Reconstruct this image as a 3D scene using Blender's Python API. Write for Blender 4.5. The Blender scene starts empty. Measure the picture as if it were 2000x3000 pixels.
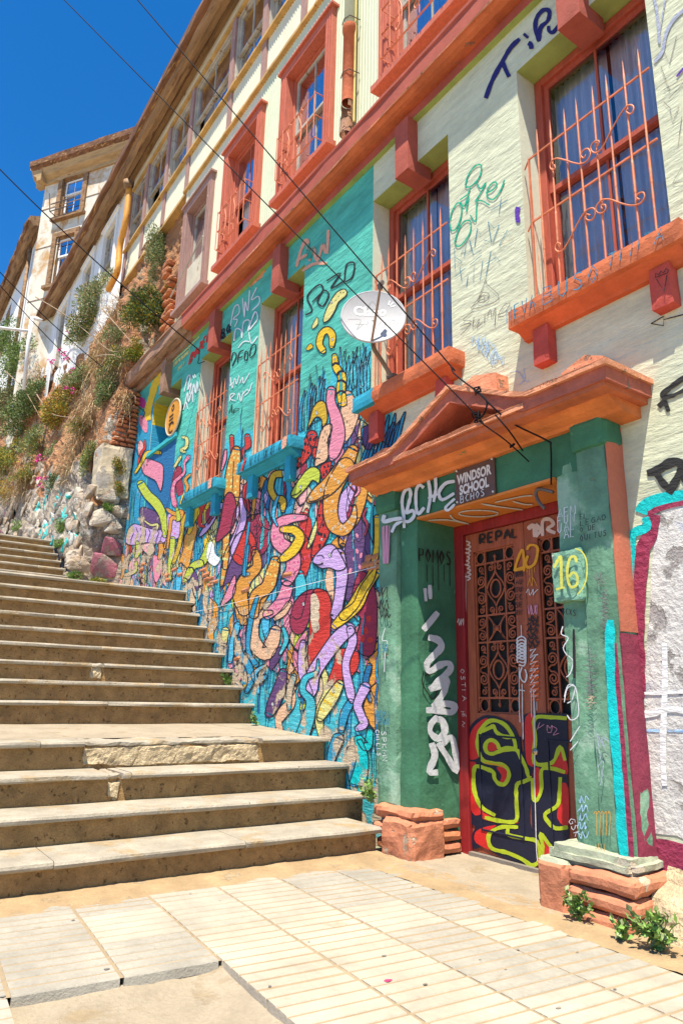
import bpy, math, random
from mathutils import Vector, Matrix, noise
from mathutils.geometry import tessellate_polygon
rnd = random.Random(7)
S = bpy.context.scene
COL = S.collection

# ------------------------------------------------------------------ camera
F_PX, CX, CY, CAM_H = 2042.0, 1000.0, 1500.0, 1.0
_up = Vector((169, -7660, F_PX)).normalized()
_mx = Vector((-1470, 512, F_PX)); _mx = (_mx - _up * _mx.dot(_up)).normalized()
AX = -_mx; AZ = _up; AY = AZ.cross(AX)
def c2w(v): return Vector((AX.dot(v), AY.dot(v), AZ.dot(v)))
CAM = Vector((0, 0, CAM_H))
cd = bpy.data.cameras.new('camera'); cam = bpy.data.objects.new('camera', cd); COL.objects.link(cam)
cd.sensor_fit = 'VERTICAL'; cd.sensor_height = 36.0; cd.lens = F_PX / 3000 * 36.0
cd.clip_start = .05; cd.clip_end = 2000
_r, _u, _b = c2w(Vector((1, 0, 0))), c2w(Vector((0, -1, 0))), c2w(Vector((0, 0, -1)))
cam.matrix_world = Matrix(((_r.x, _u.x, _b.x, 0), (_r.y, _u.y, _b.y, 0), (_r.z, _u.z, _b.z, CAM_H), (0, 0, 0, 1)))
S.camera = cam
# ------------------------------------------------------------------ light
SUN_V = Vector((.87, -1.0, 3.3)).normalized()
w = bpy.data.worlds.new('World'); S.world = w; w.use_nodes = True
nt = w.node_tree; bg = nt.nodes['Background']
sky = nt.nodes.new('ShaderNodeTexSky'); sky.sky_type = 'NISHITA'; sky.sun_disc = False
sky.sun_elevation = math.asin(SUN_V.z); sky.sun_rotation = math.atan2(SUN_V.x, SUN_V.y)
sky.altitude = 1500; sky.air_density = 1.0; sky.dust_density = 0.0; sky.ozone_density = 6.0
hs = nt.nodes.new('ShaderNodeHueSaturation'); hs.inputs['Saturation'].default_value = 1.28
nt.links.new(sky.outputs[0], hs.inputs['Color']); nt.links.new(hs.outputs[0], bg.inputs[0]); bg.inputs[1].default_value = 0.118
sl = bpy.data.lights.new('sun', 'SUN'); sl.energy = 5.0; sl.angle = math.radians(.53); sl.color = (1, .925, .78)
so = bpy.data.objects.new('sun', sl); COL.objects.link(so)
so.rotation_euler = SUN_V.to_track_quat('Z', 'Y').to_euler(); so.location = (4, -4, 14)
S.view_settings.view_transform = 'Standard'; S.view_settings.look = 'None'
S.view_settings.exposure = 0.98; S.view_settings.gamma = 1.0
try: S.view_settings.use_curve_mapping = False
except Exception: pass

# ------------------------------------------------------------------ measuring helpers (photo point -> point of a real plane)
def ray(px, py): return c2w(Vector((px - CX, py - CY, F_PX)).normalized())
def onY(px, py, y):
    r = ray(px, py); return CAM + r * (y / r.y)
def onX(px, py, x):
    r = ray(px, py); return CAM + r * (x / r.x)
def onZ(px, py, z):
    r = ray(px, py); return CAM + r * ((z - CAM_H) / r.z)
def onP(px, py, p0, n):
    r = ray(px, py); return CAM + r * (n.dot(p0 - CAM) / n.dot(r))
def ZM(ox, oy, s): return lambda x, y: (ox + x / s, oy + y / s)

# ------------------------------------------------------------------ materials
def lin(c):
    if isinstance(c, str):
        c = [int(c[i:i + 2], 16) / 255 for i in (0, 2, 4)]
        return tuple(((v + .055) / 1.055) ** 2.4 if v > .04 else v / 12.92 for v in c)
    return c
MATS = {}
def M(name, col, rough=.85, var=.18, vs=3., bump=.25, bs=38., wear=None, wcol=(.52, .42, .3), ws=3.5, stretch=None,
      metal=0., spec=.35, fine=.25, bd=.012, wear2=None, w2col=(.3, .13, .07), w2s=7., co='W', we=.025, sw=False):
    if name in MATS: return MATS[name]
    col = lin(col); wcol = lin(wcol); w2col = lin(w2col)
    m = bpy.data.materials.new(name); m.use_nodes = True; MATS[name] = m
    t = m.node_tree; N = t.nodes; L = t.links; b = N['Principled BSDF']
    b.inputs['Roughness'].default_value = rough; b.inputs['Metallic'].default_value = metal
    b.inputs['Specular IOR Level'].default_value = spec
    if co == 'W': src = N.new('ShaderNodeNewGeometry').outputs['Position']
    else: src = N.new('ShaderNodeTexCoord').outputs['Object']
    def noi(scale, det=5, ro=.6, vec=None, dist=0.):
        n = N.new('ShaderNodeTexNoise'); n.inputs['Scale'].default_value = scale; n.inputs['Detail'].default_value = det
        n.inputs['Roughness'].default_value = ro; n.inputs['Distortion'].default_value = dist
        L.new(vec or src, n.inputs['Vector']); return n.outputs['Fac']
    def mapr(v, a, c, lo=0., hi=1.):
        n = N.new('ShaderNodeMapRange'); n.inputs[1].default_value = a; n.inputs[2].default_value = c
        n.inputs[3].default_value = lo; n.inputs[4].default_value = hi; L.new(v, n.inputs[0]); return n.outputs[0]
    def mix(f, a, c):
        n = N.new('ShaderNodeMix'); n.data_type = 'RGBA'
        if hasattr(f, 'links'): L.new(f, n.inputs[0])
        else: n.inputs[0].default_value = f
        for k, v in ((6, a), (7, c)):
            if hasattr(v, 'links'): L.new(v, n.inputs[k])
            else: n.inputs[k].default_value = (*v, 1)
        return n.outputs[2]
    def math_(op, a, c):
        n = N.new('ShaderNodeMath'); n.operation = op
        for k, v in ((0, a), (1, c)):
            if hasattr(v, 'links'): L.new(v, n.inputs[k])
            else: n.inputs[k].default_value = v
        return n.outputs[0]
    dk = tuple(max(0, v * (1 - var)) for v in col); lt = tuple(min(1, v * (1 + var)) for v in col)
    svec = src
    if stretch:
        mp = N.new('ShaderNodeMapping'); mp.inputs['Scale'].default_value = stretch; L.new(src, mp.inputs['Vector']); svec = mp.outputs[0]
    c = mix(mapr(noi(vs, 5, .62, svec), .3, .7), dk, lt)
    f2 = mapr(noi(vs * 11, 4, .7), .35, .75, 0, fine)
    c = mix(f2, c, tuple(v * .55 for v in col))
    h = noi(bs, 6, .62, svec if stretch else None)
    if stretch: h = math_('ADD', math_('MULTIPLY', h, .8), math_('MULTIPLY', noi(bs * 2.5, 4, .6), .3))
    if wear2 is not None:
        k2 = mapr(noi(w2s, 6, .66, svec), wear2, wear2 + .07); c = mix(k2, c, w2col)
    if wear is not None:
        wn = noi(ws, 9, .64, None, .3)
        if sw:   # more paint lost along the flight of steps
            sx = N.new('ShaderNodeSeparateXYZ'); L.new(src, sx.inputs[0])
            dd = math_('ADD', sx.outputs[2], math_('ADD', math_('MULTIPLY', sx.outputs[0], .49), 1.80))
            wn = math_('ADD', wn, mapr(dd, .05, 1.15, .14, 0.))
        k = mapr(wn, wear, wear + we); c = mix(k, c, mix(mapr(noi(23., 3), .3, .7), tuple(v * .75 for v in wcol), wcol))
        h = math_('SUBTRACT', h, math_('MULTIPLY', k, .9))
    L.new(c, b.inputs['Base Color'])
    if bump:
        bp = N.new('ShaderNodeBump'); bp.inputs['Strength'].default_value = bump; bp.inputs['Distance'].default_value = bd
        L.new(h, bp.inputs['Height']); L.new(bp.outputs[0], b.inputs['Normal'])
    return m
def glass(name, tint, gl=.35, ro=.03):
    if name in MATS: return MATS[name]
    m = bpy.data.materials.new(name); m.use_nodes = True; MATS[name] = m
    t = m.node_tree; N = t.nodes; L = t.links; N.remove(N['Principled BSDF'])
    fr = N.new('ShaderNodeFresnel'); fr.inputs[0].default_value = 1.5
    ad = N.new('ShaderNodeMath'); ad.operation = 'ADD'; ad.use_clamp = True; ad.inputs[1].default_value = gl; L.new(fr.outputs[0], ad.inputs[0])
    tr = N.new('ShaderNodeBsdfTransparent'); tr.inputs[0].default_value = (*tint, 1)
    g = N.new('ShaderNodeBsdfGlossy'); g.inputs['Roughness'].default_value = ro; g.inputs[0].default_value = (.9, .93, 1, 1)
    nz = N.new('ShaderNodeTexNoise'); nz.inputs['Scale'].default_value = 5; bp = N.new('ShaderNodeBump'); bp.inputs['Strength'].default_value = .12
    bp.inputs['Distance'].default_value = .02
    L.new(nz.outputs[0], bp.inputs['Height']); L.new(bp.outputs[0], g.inputs['Normal'])
    mx = N.new('ShaderNodeMixShader'); L.new(ad.outputs[0], mx.inputs[0]); L.new(tr.outputs[0], mx.inputs[1]); L.new(g.outputs[0], mx.inputs[2])
    L.new(mx.outputs[0], N['Material Output'].inputs[0]); return m

# wall / paint palette
SAGE = M('sage_plaster', (.55, .565, .40), var=.13, vs=1.6, bump=.5, bs=2.6, stretch=(1.6, 1, 7), bd=.04, wear=.70, wcol=(.5, .44, .3), ws=4)
SAGE_S = M('sage_smooth', (.62, .62, .47), var=.08, vs=2, bump=.2, bs=30)
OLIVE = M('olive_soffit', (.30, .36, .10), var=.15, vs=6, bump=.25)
TEAL = M('teal_plaster', (.07, .40, .32), var=.28, vs=1.3, bump=.55, bs=3, stretch=(1.6, 1, 7), bd=.04, wear=.69, wcol=(.55, .52, .38), ws=3, wear2=.66, w2col=(.2, .62, .52), w2s=3)
TEALD = M('teal_dark', (.02, .30, .22), var=.15, vs=2, bump=.3, wear=.68, wcol=(.5, .4, .2), ws=3)
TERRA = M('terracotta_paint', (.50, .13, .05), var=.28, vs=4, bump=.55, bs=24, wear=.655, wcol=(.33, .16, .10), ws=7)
TERRA_L = M('terracotta_sunlit_ledge', (.62, .25, .13), var=.3, vs=6, bump=.9, bs=22, wear=.60, wcol=(.36, .23, .15), ws=9)  # ledge tops and edges: sunlight painted in as a paler terracotta
MAROON = M('maroon_paint', (.36, .078, .05), var=.18, vs=4, bump=.25, wear=.72, wcol=(.4, .25, .15), ws=8)
REDF = M('red_brown_frame', (.40, .075, .04), var=.2, vs=4, bump=.35, bs=14, stretch=(9, 9, 1.2), rough=.6, wear=.68, wcol=(.3, .13, .09), ws=9)
REDW = M('red_wood', (.50, .125, .07), var=.2, vs=4, bump=.4, bs=14, stretch=(9, 9, 1.2), rough=.65, wear=.67, wcol=(.42, .22, .15), ws=9)
BROWNW = M('mauve_wood', (.34, .20, .17), var=.2, vs=4, bump=.4, bs=14, stretch=(9, 9, 1.2), wear=.66, wcol=(.45, .38, .3), ws=9)
GREYW = M('grey_wood', (.42, .38, .31), var=.25, vs=5, bump=.35, bs=16, wear=.6, wcol=(.3, .2, .12), ws=6)
GREEN = M('green_paint', (.04, .155, .085), var=.25, vs=3, bump=.45, bs=22, wear=.66, wcol=(.08, .28, .16), ws=5, wear2=.70, w2col=(.5, .2, .08), w2s=8)
GREENL = M('green_paint_pale', (.13, .275, .175), var=.45, vs=2.6, bump=.8, bs=16, wear=.655, wcol=(.50, .36, .22), ws=7, wear2=.56, w2col=(.26, .40, .29), w2s=2.6, fine=.5)
IRON = M('painted_iron', (.62, .19, .085), rough=.5, var=.25, vs=9, bump=.2, wear=.66, wcol=(.25, .09, .05), ws=14)
CREAM = M('cream_sheet', (.66, .625, .46), var=.07, vs=1.2, bump=.08, rough=.6, stretch=(3, 3, .6), wear=.72, wcol=(.42, .24, .1), ws=5)
SAGEC = M('sage_sheet', (.58, .61, .43), var=.06, vs=1.2, bump=.06, rough=.6, stretch=(3, 3, .6))
OCHRE = M('ochre_trim', (.50, .30, .10), var=.3, vs=5, bump=.3, wear=.62, wcol=(.28, .13, .05), ws=8)
WHITEC = M('white_sheet', (.74, .73, .70), var=.1, vs=1.2, bump=.1, rough=.6, stretch=(2.5, 2.5, .5), wear=.69, wcol=(.55, .32, .14), ws=2.6)
WHITER = M('white_rusty', (.62, .585, .49), var=.12, vs=1., bump=.25, rough=.7, stretch=(2.2, 2.2, .6), wear=.50, wcol=(.52, .31, .13), ws=1.6, we=.14, wear2=.60, w2col=(.40, .22, .09), w2s=.9)
RUST = M('rusty_metal', (.17, .075, .035), var=.6, vs=3, bump=.4, rough=.8, wear2=.56, w2col=(.42, .25, .10), w2s=4, stretch=(.35, 3, 5))
RUSTL = M('rusty_tin_trim', (.26, .15, .07), var=.45, vs=3, bump=.3, rough=.75, wear2=.55, w2col=(.13, .055, .028), w2s=3.5, stretch=(.4, 3, 4))
ORANGE = M('orange_rusty_pipe', (.66, .30, .045), var=.3, vs=4, bump=.2, rough=.55, wear=.62, wcol=(.5, .13, .02), ws=4)
NOSE = M('stone_nosing', (.36, .315, .245), var=.24, vs=5, bump=.55, bs=60, fine=.45, wear=.53, wcol=(.38, .275, .15), ws=3.5, we=.12)
RISER = M('riser_aggregate', (.36, .215, .085), var=.35, vs=9, bump=.8, bs=70, fine=.6, wear=.60, wcol=(.17, .10, .04), ws=30, we=.08, bd=.015)
RUBBLE = M('broken_concrete', (.60, .47, .29), var=.3, vs=14, bump=1., bs=45, fine=.4, bd=.03)
TILE = M('paving_cream', (.385, .345, .275), var=.2, vs=3, bump=.35, bs=90, fine=.25, wear=.66, wcol=(.32, .265, .19), ws=5, we=.1)
TILE2 = M('paving_grey', (.345, .315, .26), var=.2, vs=3.5, bump=.45, bs=110, fine=.4, wear=.64, wcol=(.31, .245, .155), ws=5, we=.1)
TILE3 = M('paving_warm', (.42, .365, .285), var=.17, vs=3, bump=.4, bs=100, fine=.3, wear=.62, wcol=(.35, .28, .19), ws=5, we=.12)
DIRT = M('sandy_dirt', (.36, .25, .135), var=.22, vs=5, bump=.6, bs=80, fine=.4, wear=.62, wcol=(.37, .285, .18), ws=7)
CONC = M('worn_concrete', (.34, .28, .20), var=.15, vs=5, bump=.6, bs=70, fine=.4, wear=.56, wcol=(.33, .25, .15), ws=4, we=.1)
GROUND = M('ground', (.36, .30, .22), var=.2, vs=2, bump=.4)
SOIL = M('red_soil', (.46, .22, .10), var=.45, vs=2.2, bump=1., bs=6, bd=.10, fine=.5, stretch=(1.3, 1.3, 6), wear=.57, wcol=(.42, .32, .20), ws=2.0, wear2=.60, w2col=(.20, .11, .055), w2s=5)
BRICK = M('weathered_brick', (.50, .19, .085), var=.35, vs=6, bump=.6, bs=40, wear=.6, wcol=(.55, .40, .27), ws=7)
STONE = M('rubble_stone', (.40, .31, .22), var=.35, vs=4, bump=.8, bs=18, bd=.04, wear=.6, wcol=(.55, .5, .44), ws=5)
STONEW = M('rubble_stone_limewash', (.46, .40, .32), var=.25, vs=4, bump=.8, bs=18, bd=.04, wear=.57, wcol=(.36, .26, .19), ws=6)
STONET = M('rubble_stone_turquoise', (.05, .50, .46), var=.25, vs=4, bump=.7, bs=18, bd=.04, wear=.5, wcol=(.55, .52, .47), ws=5)
STONEP = M('rubble_stone_pink', (.42, .15, .19), var=.3, vs=4, bump=.7, bs=18, bd=.04, wear=.49, wcol=(.40, .33, .28), ws=3.5, we=.1)
PIER = M('pier_render', (.54, .45, .31), var=.22, vs=3, bump=.6, bs=16, wear=.56, wcol=(.38, .34, .29), ws=2.5)
JOINT = M('joint_sand', (.31, .235, .145), var=.15, vs=6, bump=.3)
GLASS = glass('window_glass', (.88, .92, 1), .10)
GLASSU = glass('upper_glass', (.8, .83, .86), .48)
CURT = M('pale_curtain', (.58, .57, .60), var=.1, vs=6, bump=.1, rough=.95)
DARK = M('dark_room', (.02, .018, .016), bump=0, var=.2)
WHITE = M('white_paint', (.78, .78, .77), var=.06, vs=4, bump=.1)
DISH = M('dish_grey', (.40, .40, .41), var=.06, vs=6, bump=.05, rough=.55, wear=.74, wcol=(.45, .25, .12), ws=12)
DARKMET = M('dark_metal', (.13, .10, .085), var=.3, vs=12, bump=.2, rough=.55)
WIREM = M('black_cable', (.012, .010, .012), var=.2, bump=0, rough=.8, spec=.1)

# ------------------------------------------------------------------ mesh builder
class MB:
    def __init__(s): s.v, s.f, s.m = [], [], []
    def add(s, vs, fs, mi=0):
        o = len(s.v); s.v += [tuple(p) for p in vs]; s.f += [tuple(i + o for i in f) for f in fs]; s.m += [mi] * len(fs); return s
    def box(s, x0, x1, y0, y1, z0, z1, mi=0):
        return s.add([(x0, y0, z0), (x1, y0, z0), (x1, y1, z0), (x0, y1, z0), (x0, y0, z1), (x1, y0, z1), (x1, y1, z1), (x0, y1, z1)],
                     [(0, 3, 2, 1), (4, 5, 6, 7), (0, 1, 5, 4), (1, 2, 6, 5), (2, 3, 7, 6), (3, 0, 4, 7)], mi)
    def rbox(s, x0, x1, y0, y1, z0, z1, mi=0, cell=.06, amp=.008, freq=6., rnd_=.012, seed=0., mtop=None):
        """box of small cells with uneven faces and worn, rounded edges"""
        nx, ny, nz = [max(1, int(round(abs(d) / cell))) for d in (x1 - x0, y1 - y0, z1 - z0)]
        idx = {}; vs = []; fs = []; ms = []
        def P(i, j, k):
            key = (i, j, k)
            if key in idx: return idx[key]
            p = Vector((x0 + (x1 - x0) * i / nx, y0 + (y1 - y0) * j / ny, z0 + (z1 - z0) * k / nz))
            ext = [(-1 if a == 0 else 1 if a == n else 0) for a, n in ((i, nx), (j, ny), (k, nz))]
            ne = sum(1 for e in ext if e)
            q = p * freq + Vector((seed, seed * 1.7, seed * .3))
            d = noise.noise_vector(q) * amp + noise.noise_vector(q * 3.1) * amp * .5
            if ne >= 2:
                k_ = rnd_ * (.6 + .8 * abs(noise.noise(q * .7)))
                for a in range(3): p[a] -= ext[a] * k_
            p += d; idx[key] = len(vs); vs.append(p); return idx[key]
        for i in range(nx):
            for j in range(ny):
                fs.append((P(i, j, 0), P(i, j + 1, 0), P(i + 1, j + 1, 0), P(i + 1, j, 0))); ms.append(mi)
                fs.append((P(i, j, nz), P(i + 1, j, nz), P(i + 1, j + 1, nz), P(i, j + 1, nz))); ms.append(mi if mtop is None else mtop)
        for i in range(nx):
            for k in range(nz):
                fs.append((P(i, 0, k), P(i + 1, 0, k), P(i + 1, 0, k + 1), P(i, 0, k + 1))); ms.append(mi)
                fs.append((P(i, ny, k), P(i, ny, k + 1), P(i + 1, ny, k + 1), P(i + 1, ny, k))); ms.append(mi)
        for j in range(ny):
            for k in range(nz):
                fs.append((P(0, j, k), P(0, j, k + 1), P(0, j + 1, k + 1), P(0, j + 1, k))); ms.append(mi)
                fs.append((P(nx, j, k), P(nx, j + 1, k), P(nx, j + 1, k + 1), P(nx, j, k + 1))); ms.append(mi)
        o = len(s.v); s.v += [tuple(p) for p in vs]; s.f += [tuple(i + o for i in f) for f in fs]; s.m += ms; return s
    def prof(s, pr, x0, x1, mis=0, seg=1, amp=0., seed=0., caps=True):
        """closed (y,z) profile run along x"""
        n = len(pr); vs = []
        for i in range(seg + 1):
            x = x0 + (x1 - x0) * i / seg
            for k, (y, z) in enumerate(pr):
                d = noise.noise_vector(Vector((x * 2.3 + seed, k * 1.3, seed))) * amp if amp else Vector()
                vs.append((x, y + d.y, z + d.z))
        fs = []; o = len(s.v)
        for i in range(seg):
            for k in range(n):
                k2 = (k + 1) % n; fs.append((i * n + k, i * n + k2, (i + 1) * n + k2, (i + 1) * n + k))
                s.m.append(mis[k] if isinstance(mis, (list, tuple)) else mis)
        s.v += vs; s.f += [tuple(a + o for a in f) for f in fs]
        if caps:
            tri = tessellate_polygon([[Vector((0, y, z)) for y, z in pr]])
            for e in (0, seg):
                for t in tri:
                    s.f.append(tuple(o + e * n + a for a in (t if e == 0 else t[::-1]))); s.m.append(mis[0] if isinstance(mis, (list, tuple)) else mis)
        return s
    def tube(s, pts, r, n=6, mi=0, caps=True):
        pts = [Vector(p) for p in pts]; N_ = len(pts); vs = []; fs = []; prev = None
        for i, p in enumerate(pts):
            t = (pts[min(i + 1, N_ - 1)] - pts[max(i - 1, 0)]).normalized()
            if prev is None:
                a = Vector((0, 0, 1)) if abs(t.z) < .9 else Vector((1, 0, 0)); u = t.cross(a).normalized()
            else: u = (prev - t * prev.dot(t)).normalized()
            prev = u; v = t.cross(u); rr = r[i] if isinstance(r, (list, tuple)) else r
            for k in range(n):
                a = 2 * math.pi * k / n; vs.append(p + (u * math.cos(a) + v * math.sin(a)) * rr)
        for i in range(N_ - 1):
            for k in range(n):
                k2 = (k + 1) % n; fs.append((i * n + k, i * n + k2, (i + 1) * n + k2, (i + 1) * n + k))
        if caps: fs.append(tuple(range(n))[::-1]); fs.append(tuple((N_ - 1) * n + k for k in range(n)))
        return s.add(vs, fs, mi)
    def poly(s, pts, mi=0):
        pts = [Vector(p) for p in pts]
        return s.add(pts, [tuple(t) for t in tessellate_polygon([pts])], mi)
    def build(s, name, mats, parent=None, smooth=False, bevel=0.):
        me = bpy.data.meshes.new(name); me.from_pydata(s.v, [], s.f); mats = mats if isinstance(mats, (list, tuple)) else [mats]
        for m in mats: me.materials.append(m)
        if len(mats) > 1: me.polygons.foreach_set('material_index', s.m)
        if smooth: me.polygons.foreach_set('use_smooth', [True] * len(me.polygons))
        me.update()
        o = bpy.data.objects.new(name, me); COL.objects.link(o); o.parent = parent
        if bevel:
            b = o.modifiers.new('bevel', 'BEVEL'); b.width = bevel; b.segments = 2; b.limit_method = 'ANGLE'; b.angle_limit = math.radians(40)
        return o
def like(src, parent, loc=None, name=None):
    o = src.copy(); COL.objects.link(o); o.parent = parent
    if loc is not None: o.location = loc
    return o
def thing(name, label, cat, loc=(0, 0, 0), group=None):
    o = bpy.data.objects.new(name, None); COL.objects.link(o); o.location = loc; o.empty_display_size = .1
    return tag(o, label, cat, group)
def tag(o, label, cat, group=None):
    o['label'] = label; o['category'] = cat
    if group: o['group'] = group
    return o
def struct(o): o['kind'] = 'structure'; return o
def stuff(o): o['kind'] = 'stuff'; return o
def crom(pts, n=6, closed=False):
    """smooth line through points of any dimension"""
    P = [tuple(p) for p in pts]; out = []; N_ = len(P); R = range(N_ if closed else N_ - 1)
    for i in R:
        p0 = P[(i - 1) % N_] if closed or i else P[0]; p1 = P[i]; p2 = P[(i + 1) % N_]; p3 = P[(i + 2) % N_] if closed or i + 2 < N_ else P[-1]
        for k in range(n):
            t = k / n
            out.append(tuple(.5 * (2 * b + (c - a) * t + (2 * a - 5 * b + 4 * c - d) * t * t + (3 * b - a - 3 * c + d) * t ** 3) for a, b, c, d in zip(p0, p1, p2, p3)))
    if not closed: out.append(P[-1])
    return out
# ================================================================== ground, pavement, stairs
W = 3.4                      # front plane of the school's ground-floor wall
g = MB()
g.add([(-300, -300, -.09), (300, -300, -.09), (300, 300, -.09), (-300, 300, -.09)], [(0, 1, 2, 3)])
struct(g.build('ground', GROUND))
TD = Vector((1, -.074, 0)).normalized(); TN = Vector((.074, 1, 0)).normalized(); TP = Vector((-2.776, 1.395, 0))
TA = math.atan2(TD.y, TD.x); TL, TWD = .402, .378
def tp(i, j): return TP + TD * (i * TL) + TN * (j * TWD)
bed = MB()
def bedq(i0, i1, j0, j1, z):
    a, b, c, d = [tp(*q) for q in ((i0, j0), (i1, j0), (i1, j1), (i0, j1))]
    bed.add([(p.x, p.y, z) for p in (a, b, c, d)], [(0, 1, 2, 3)])
bedq(-4, -.03, -12, 4, -.0032); bedq(-.03, 9, .03, 4, -.0032); bedq(-.03, 9, -12, -2.03, -.0032)
bed.poly([(-4.2, 2.8, -.009), (1.5, 2.45, -.009), (1.5, 3.8, -.009), (-4.2, 3.8, -.009)], 1)
pave = struct(bed.build('pavement', [JOINT, CONC]))
# floor of the hole where tiles are missing
hb = MB(); n1, n2 = 46, 22
for a in range(n1 + 1):
    for b in range(n2 + 1):
        p = tp(-.06 + 9 * a / n1, -2.05 + 2.1 * b / n2)
        z = -.046 + .010 * noise.noise(Vector((p.x * 3, p.y * 3, 1))) + .006 * noise.noise(Vector((p.x * 14, p.y * 14, 4)))
        z += .016 * max(0, 1 - a / 2.2) + .014 * max(0, b - n2 + 2.5) / 2.5
        hb.v.append((p.x, p.y, z))
for a in range(n1):
    for b in range(n2):
        k = a * (n2 + 1) + b; hb.f.append((k, k + n2 + 1, k + n2 + 2, k + 1)); hb.m.append(0)
hb.build('screed', CONC, pave, smooth=True)['label'] = 'worn cement bed where paving tiles are missing'
def tile_mesh(mat):
    mb = MB(); pr = []; n = 5; bw = TL / n; gap = .008
    pr += [(gap * .5, -.036)]
    for k in range(n):
        x0, x1 = k * bw + gap, (k + 1) * bw - gap
        pr += [(x0, -.0038), (x0 + .003, 0), (x1 - .003, 0), (x1, -.0038)]
    pr += [(TL - gap * .5, -.036)]
    mis = [0] + [1 if k % 4 == 3 and k < 19 else 0 for k in range(20)] + [0] * 4
    mb.prof(pr, .008, TWD - .008, mis[:len(pr)])
    mb.v = [(y - TL / 2, x - TWD / 2, z) for x, y, z in mb.v]
    return mb.build('paving_tile', [mat, JOINT], pave)
tprot = [tile_mesh(m) for m in (TILE, TILE2, TILE3)]; tused = [False] * 3
for i in range(-4, 7):
    for j in range(-9, 4):
        if i >= 0 and j in (-1, -2): continue
        c = tp(i + .5, j + .5)
        if c.x < -4.16 or c.x + c.y * .0 > .2: continue
        if j in (0, 1) and i >= -1: k = 2
        elif j >= 2 and i >= 1: k = rnd.choice((0, 1, 0))
        elif j < 0: k = rnd.choice((1, 1, 0))
        else: k = rnd.choice((1, 0, 1))
        if not tused[k]: o = tprot[k]; tused[k] = True
        else: o = like(tprot[k], pave)
        o.location = (c.x, c.y, rnd.uniform(-.002, .0015)); o.rotation_euler = (rnd.uniform(-.004, .004), rnd.uniform(-.004, .004), TA + rnd.uniform(-.003, .003))
# sand drifted against the first riser and the portal
def drift(name, x0, x1, y0, y1, hfun, mat, nx=30, ny=80):
    mb = MB()
    for a in range(nx + 1):
        for b in range(ny + 1):
            x = x0 + (x1 - x0) * a / nx; y = y0 + (y1 - y0) * b / ny
            q = Vector((x, y, 0)); mb.v.append((x, y, hfun(x, y) + .006 * noise.noise(q * 9) + .0035 * noise.noise(q * 31)))
    for a in range(nx):
        for b in range(ny):
            k = a * (ny + 1) + b; mb.f.append((k, k + ny + 1, k + ny + 2, k + 1)); mb.m.append(0)
    return stuff(mb.build(name, mat, pave, smooth=True))
drift('sand', -4.10, -3.62, -1.5, 3.12, lambda x, y: .017 - .085 * max(0, x + 4.0 + .05 * noise.noise(Vector((y * 2.2, 3, 0))) - (.16 if y > 2.5 else 0) * min(1, max(0, (y - 2.5) * 2.5))), DIRT, 26, 150)
drift('sand', -3.72, .2, 2.84, 3.14, lambda x, y: .006 - .05 * max(0, 3.0 - y + .05 * noise.noise(Vector((x * 2.2, 8, 0)))), DIRT, 110, 14)
drift('threshold_slab', -3.80, -2.44, 2.93, 3.72, lambda x, y: .006 - .3 * max(0, 3.0 + .04 * noise.noise(Vector((x * 3, 5, 0))) - y), CONC, 60, 40)

# gum, paint spots and leaves trodden into the paving
SPOT = [M('gum', (.17, .155, .14), bump=.1), M('pink_paint_spot', (.55, .04, .14), bump=.1), M('grime', (.22, .19, .15), bump=.1)]
for k, (px, py, rx, m_) in enumerate(((1136, 2875, 16, 1), (1125, 2802, 12, 0), (1245, 2885, 9, 2), (215, 2697, 9, 0), (313, 2841, 12, 0), (8, 2922, 10, 0), (558, 2618, 7, 0), (1516, 2783, 9, 2), (1635, 2955, 11, 2), (1405, 2813, 6, 2), (1207, 2598, 7, 2), (644, 2640, 5, 2), (1690, 2790, 8, 2), (1480, 2842, 6, 2), (905, 2760, 6, 2), (790, 2890, 6, 0), (1800, 2900, 8, 0), (1060, 2700, 5, 1))):
    p = onZ(px, py, .0); r_ = rx / 1600.; mb = MB()
    mb.poly([(p.x + r_ * 1.1 * math.cos(a) * (1 + .35 * noise.noise(Vector((math.cos(a) * 1.5, math.sin(a) * 1.5, k)))), p.y + r_ * 1.6 * math.sin(a) * (1 + .35 * noise.noise(Vector((math.cos(a) * 1.5, math.sin(a) * 1.5, k)))), .0032) for a in [2 * math.pi * i / 16 for i in range(16)]])
    mb.build('gum_spot' if m_ != 1 else 'paint_spot', SPOT[m_], pave)
# ---- stairs
stairs = thing('staircase', '', ''); del stairs['label'], stairs['category']; struct(stairs)
LEFT = -2.6
STEPS = [(-3.985, .137, 3.14), (-4.36, .297, 3.31), (-4.72, .47, W), (-5.03, .65, W), (-6.355, .892, W), (-6.626, 1.066, W), (-6.876, 1.238, W),
         (-7.10, 1.412, W), (-7.368, 1.578, W), (-7.62, 1.742, W), (-7.84, 1.908, W), (-8.06, 2.068, W), (-8.31, 2.232, W)]
UP = [(-11.19, 2.705), (-11.375, 2.85), (-11.57, 2.993), (-11.77, 3.138), (-11.97, 3.285), (-12.2, 3.43)]
OV = .05
STEPS = [(a, b + .03, c) for a, b, c in STEPS]; UP = [(a, b + .025) for a, b in UP]
def swapxy(mb): mb.v = [(y, x, z) for x, y, z in mb.v]; return mb
def nosing(xn, xb, z, y0, y1, seed, parent, slope=0., chip=0.):
    th = .038; r = .02
    pr = [(xb, z - th + slope), (xb, z + slope), (xn - r, z), (xn - .007, z - .004), (xn, z - .016), (xn - .003, z - .028), (xn - .014, z - .037), (xn - OV - .02, z - th)]
    mb = MB(); mb.prof(pr, y0, y1, 0, seg=max(2, int((y1 - y0) / .05)), amp=.0055, seed=seed)
    return swapxy(mb).build('tread_stone', NOSE, parent, smooth=False)
prev = -.1
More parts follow.
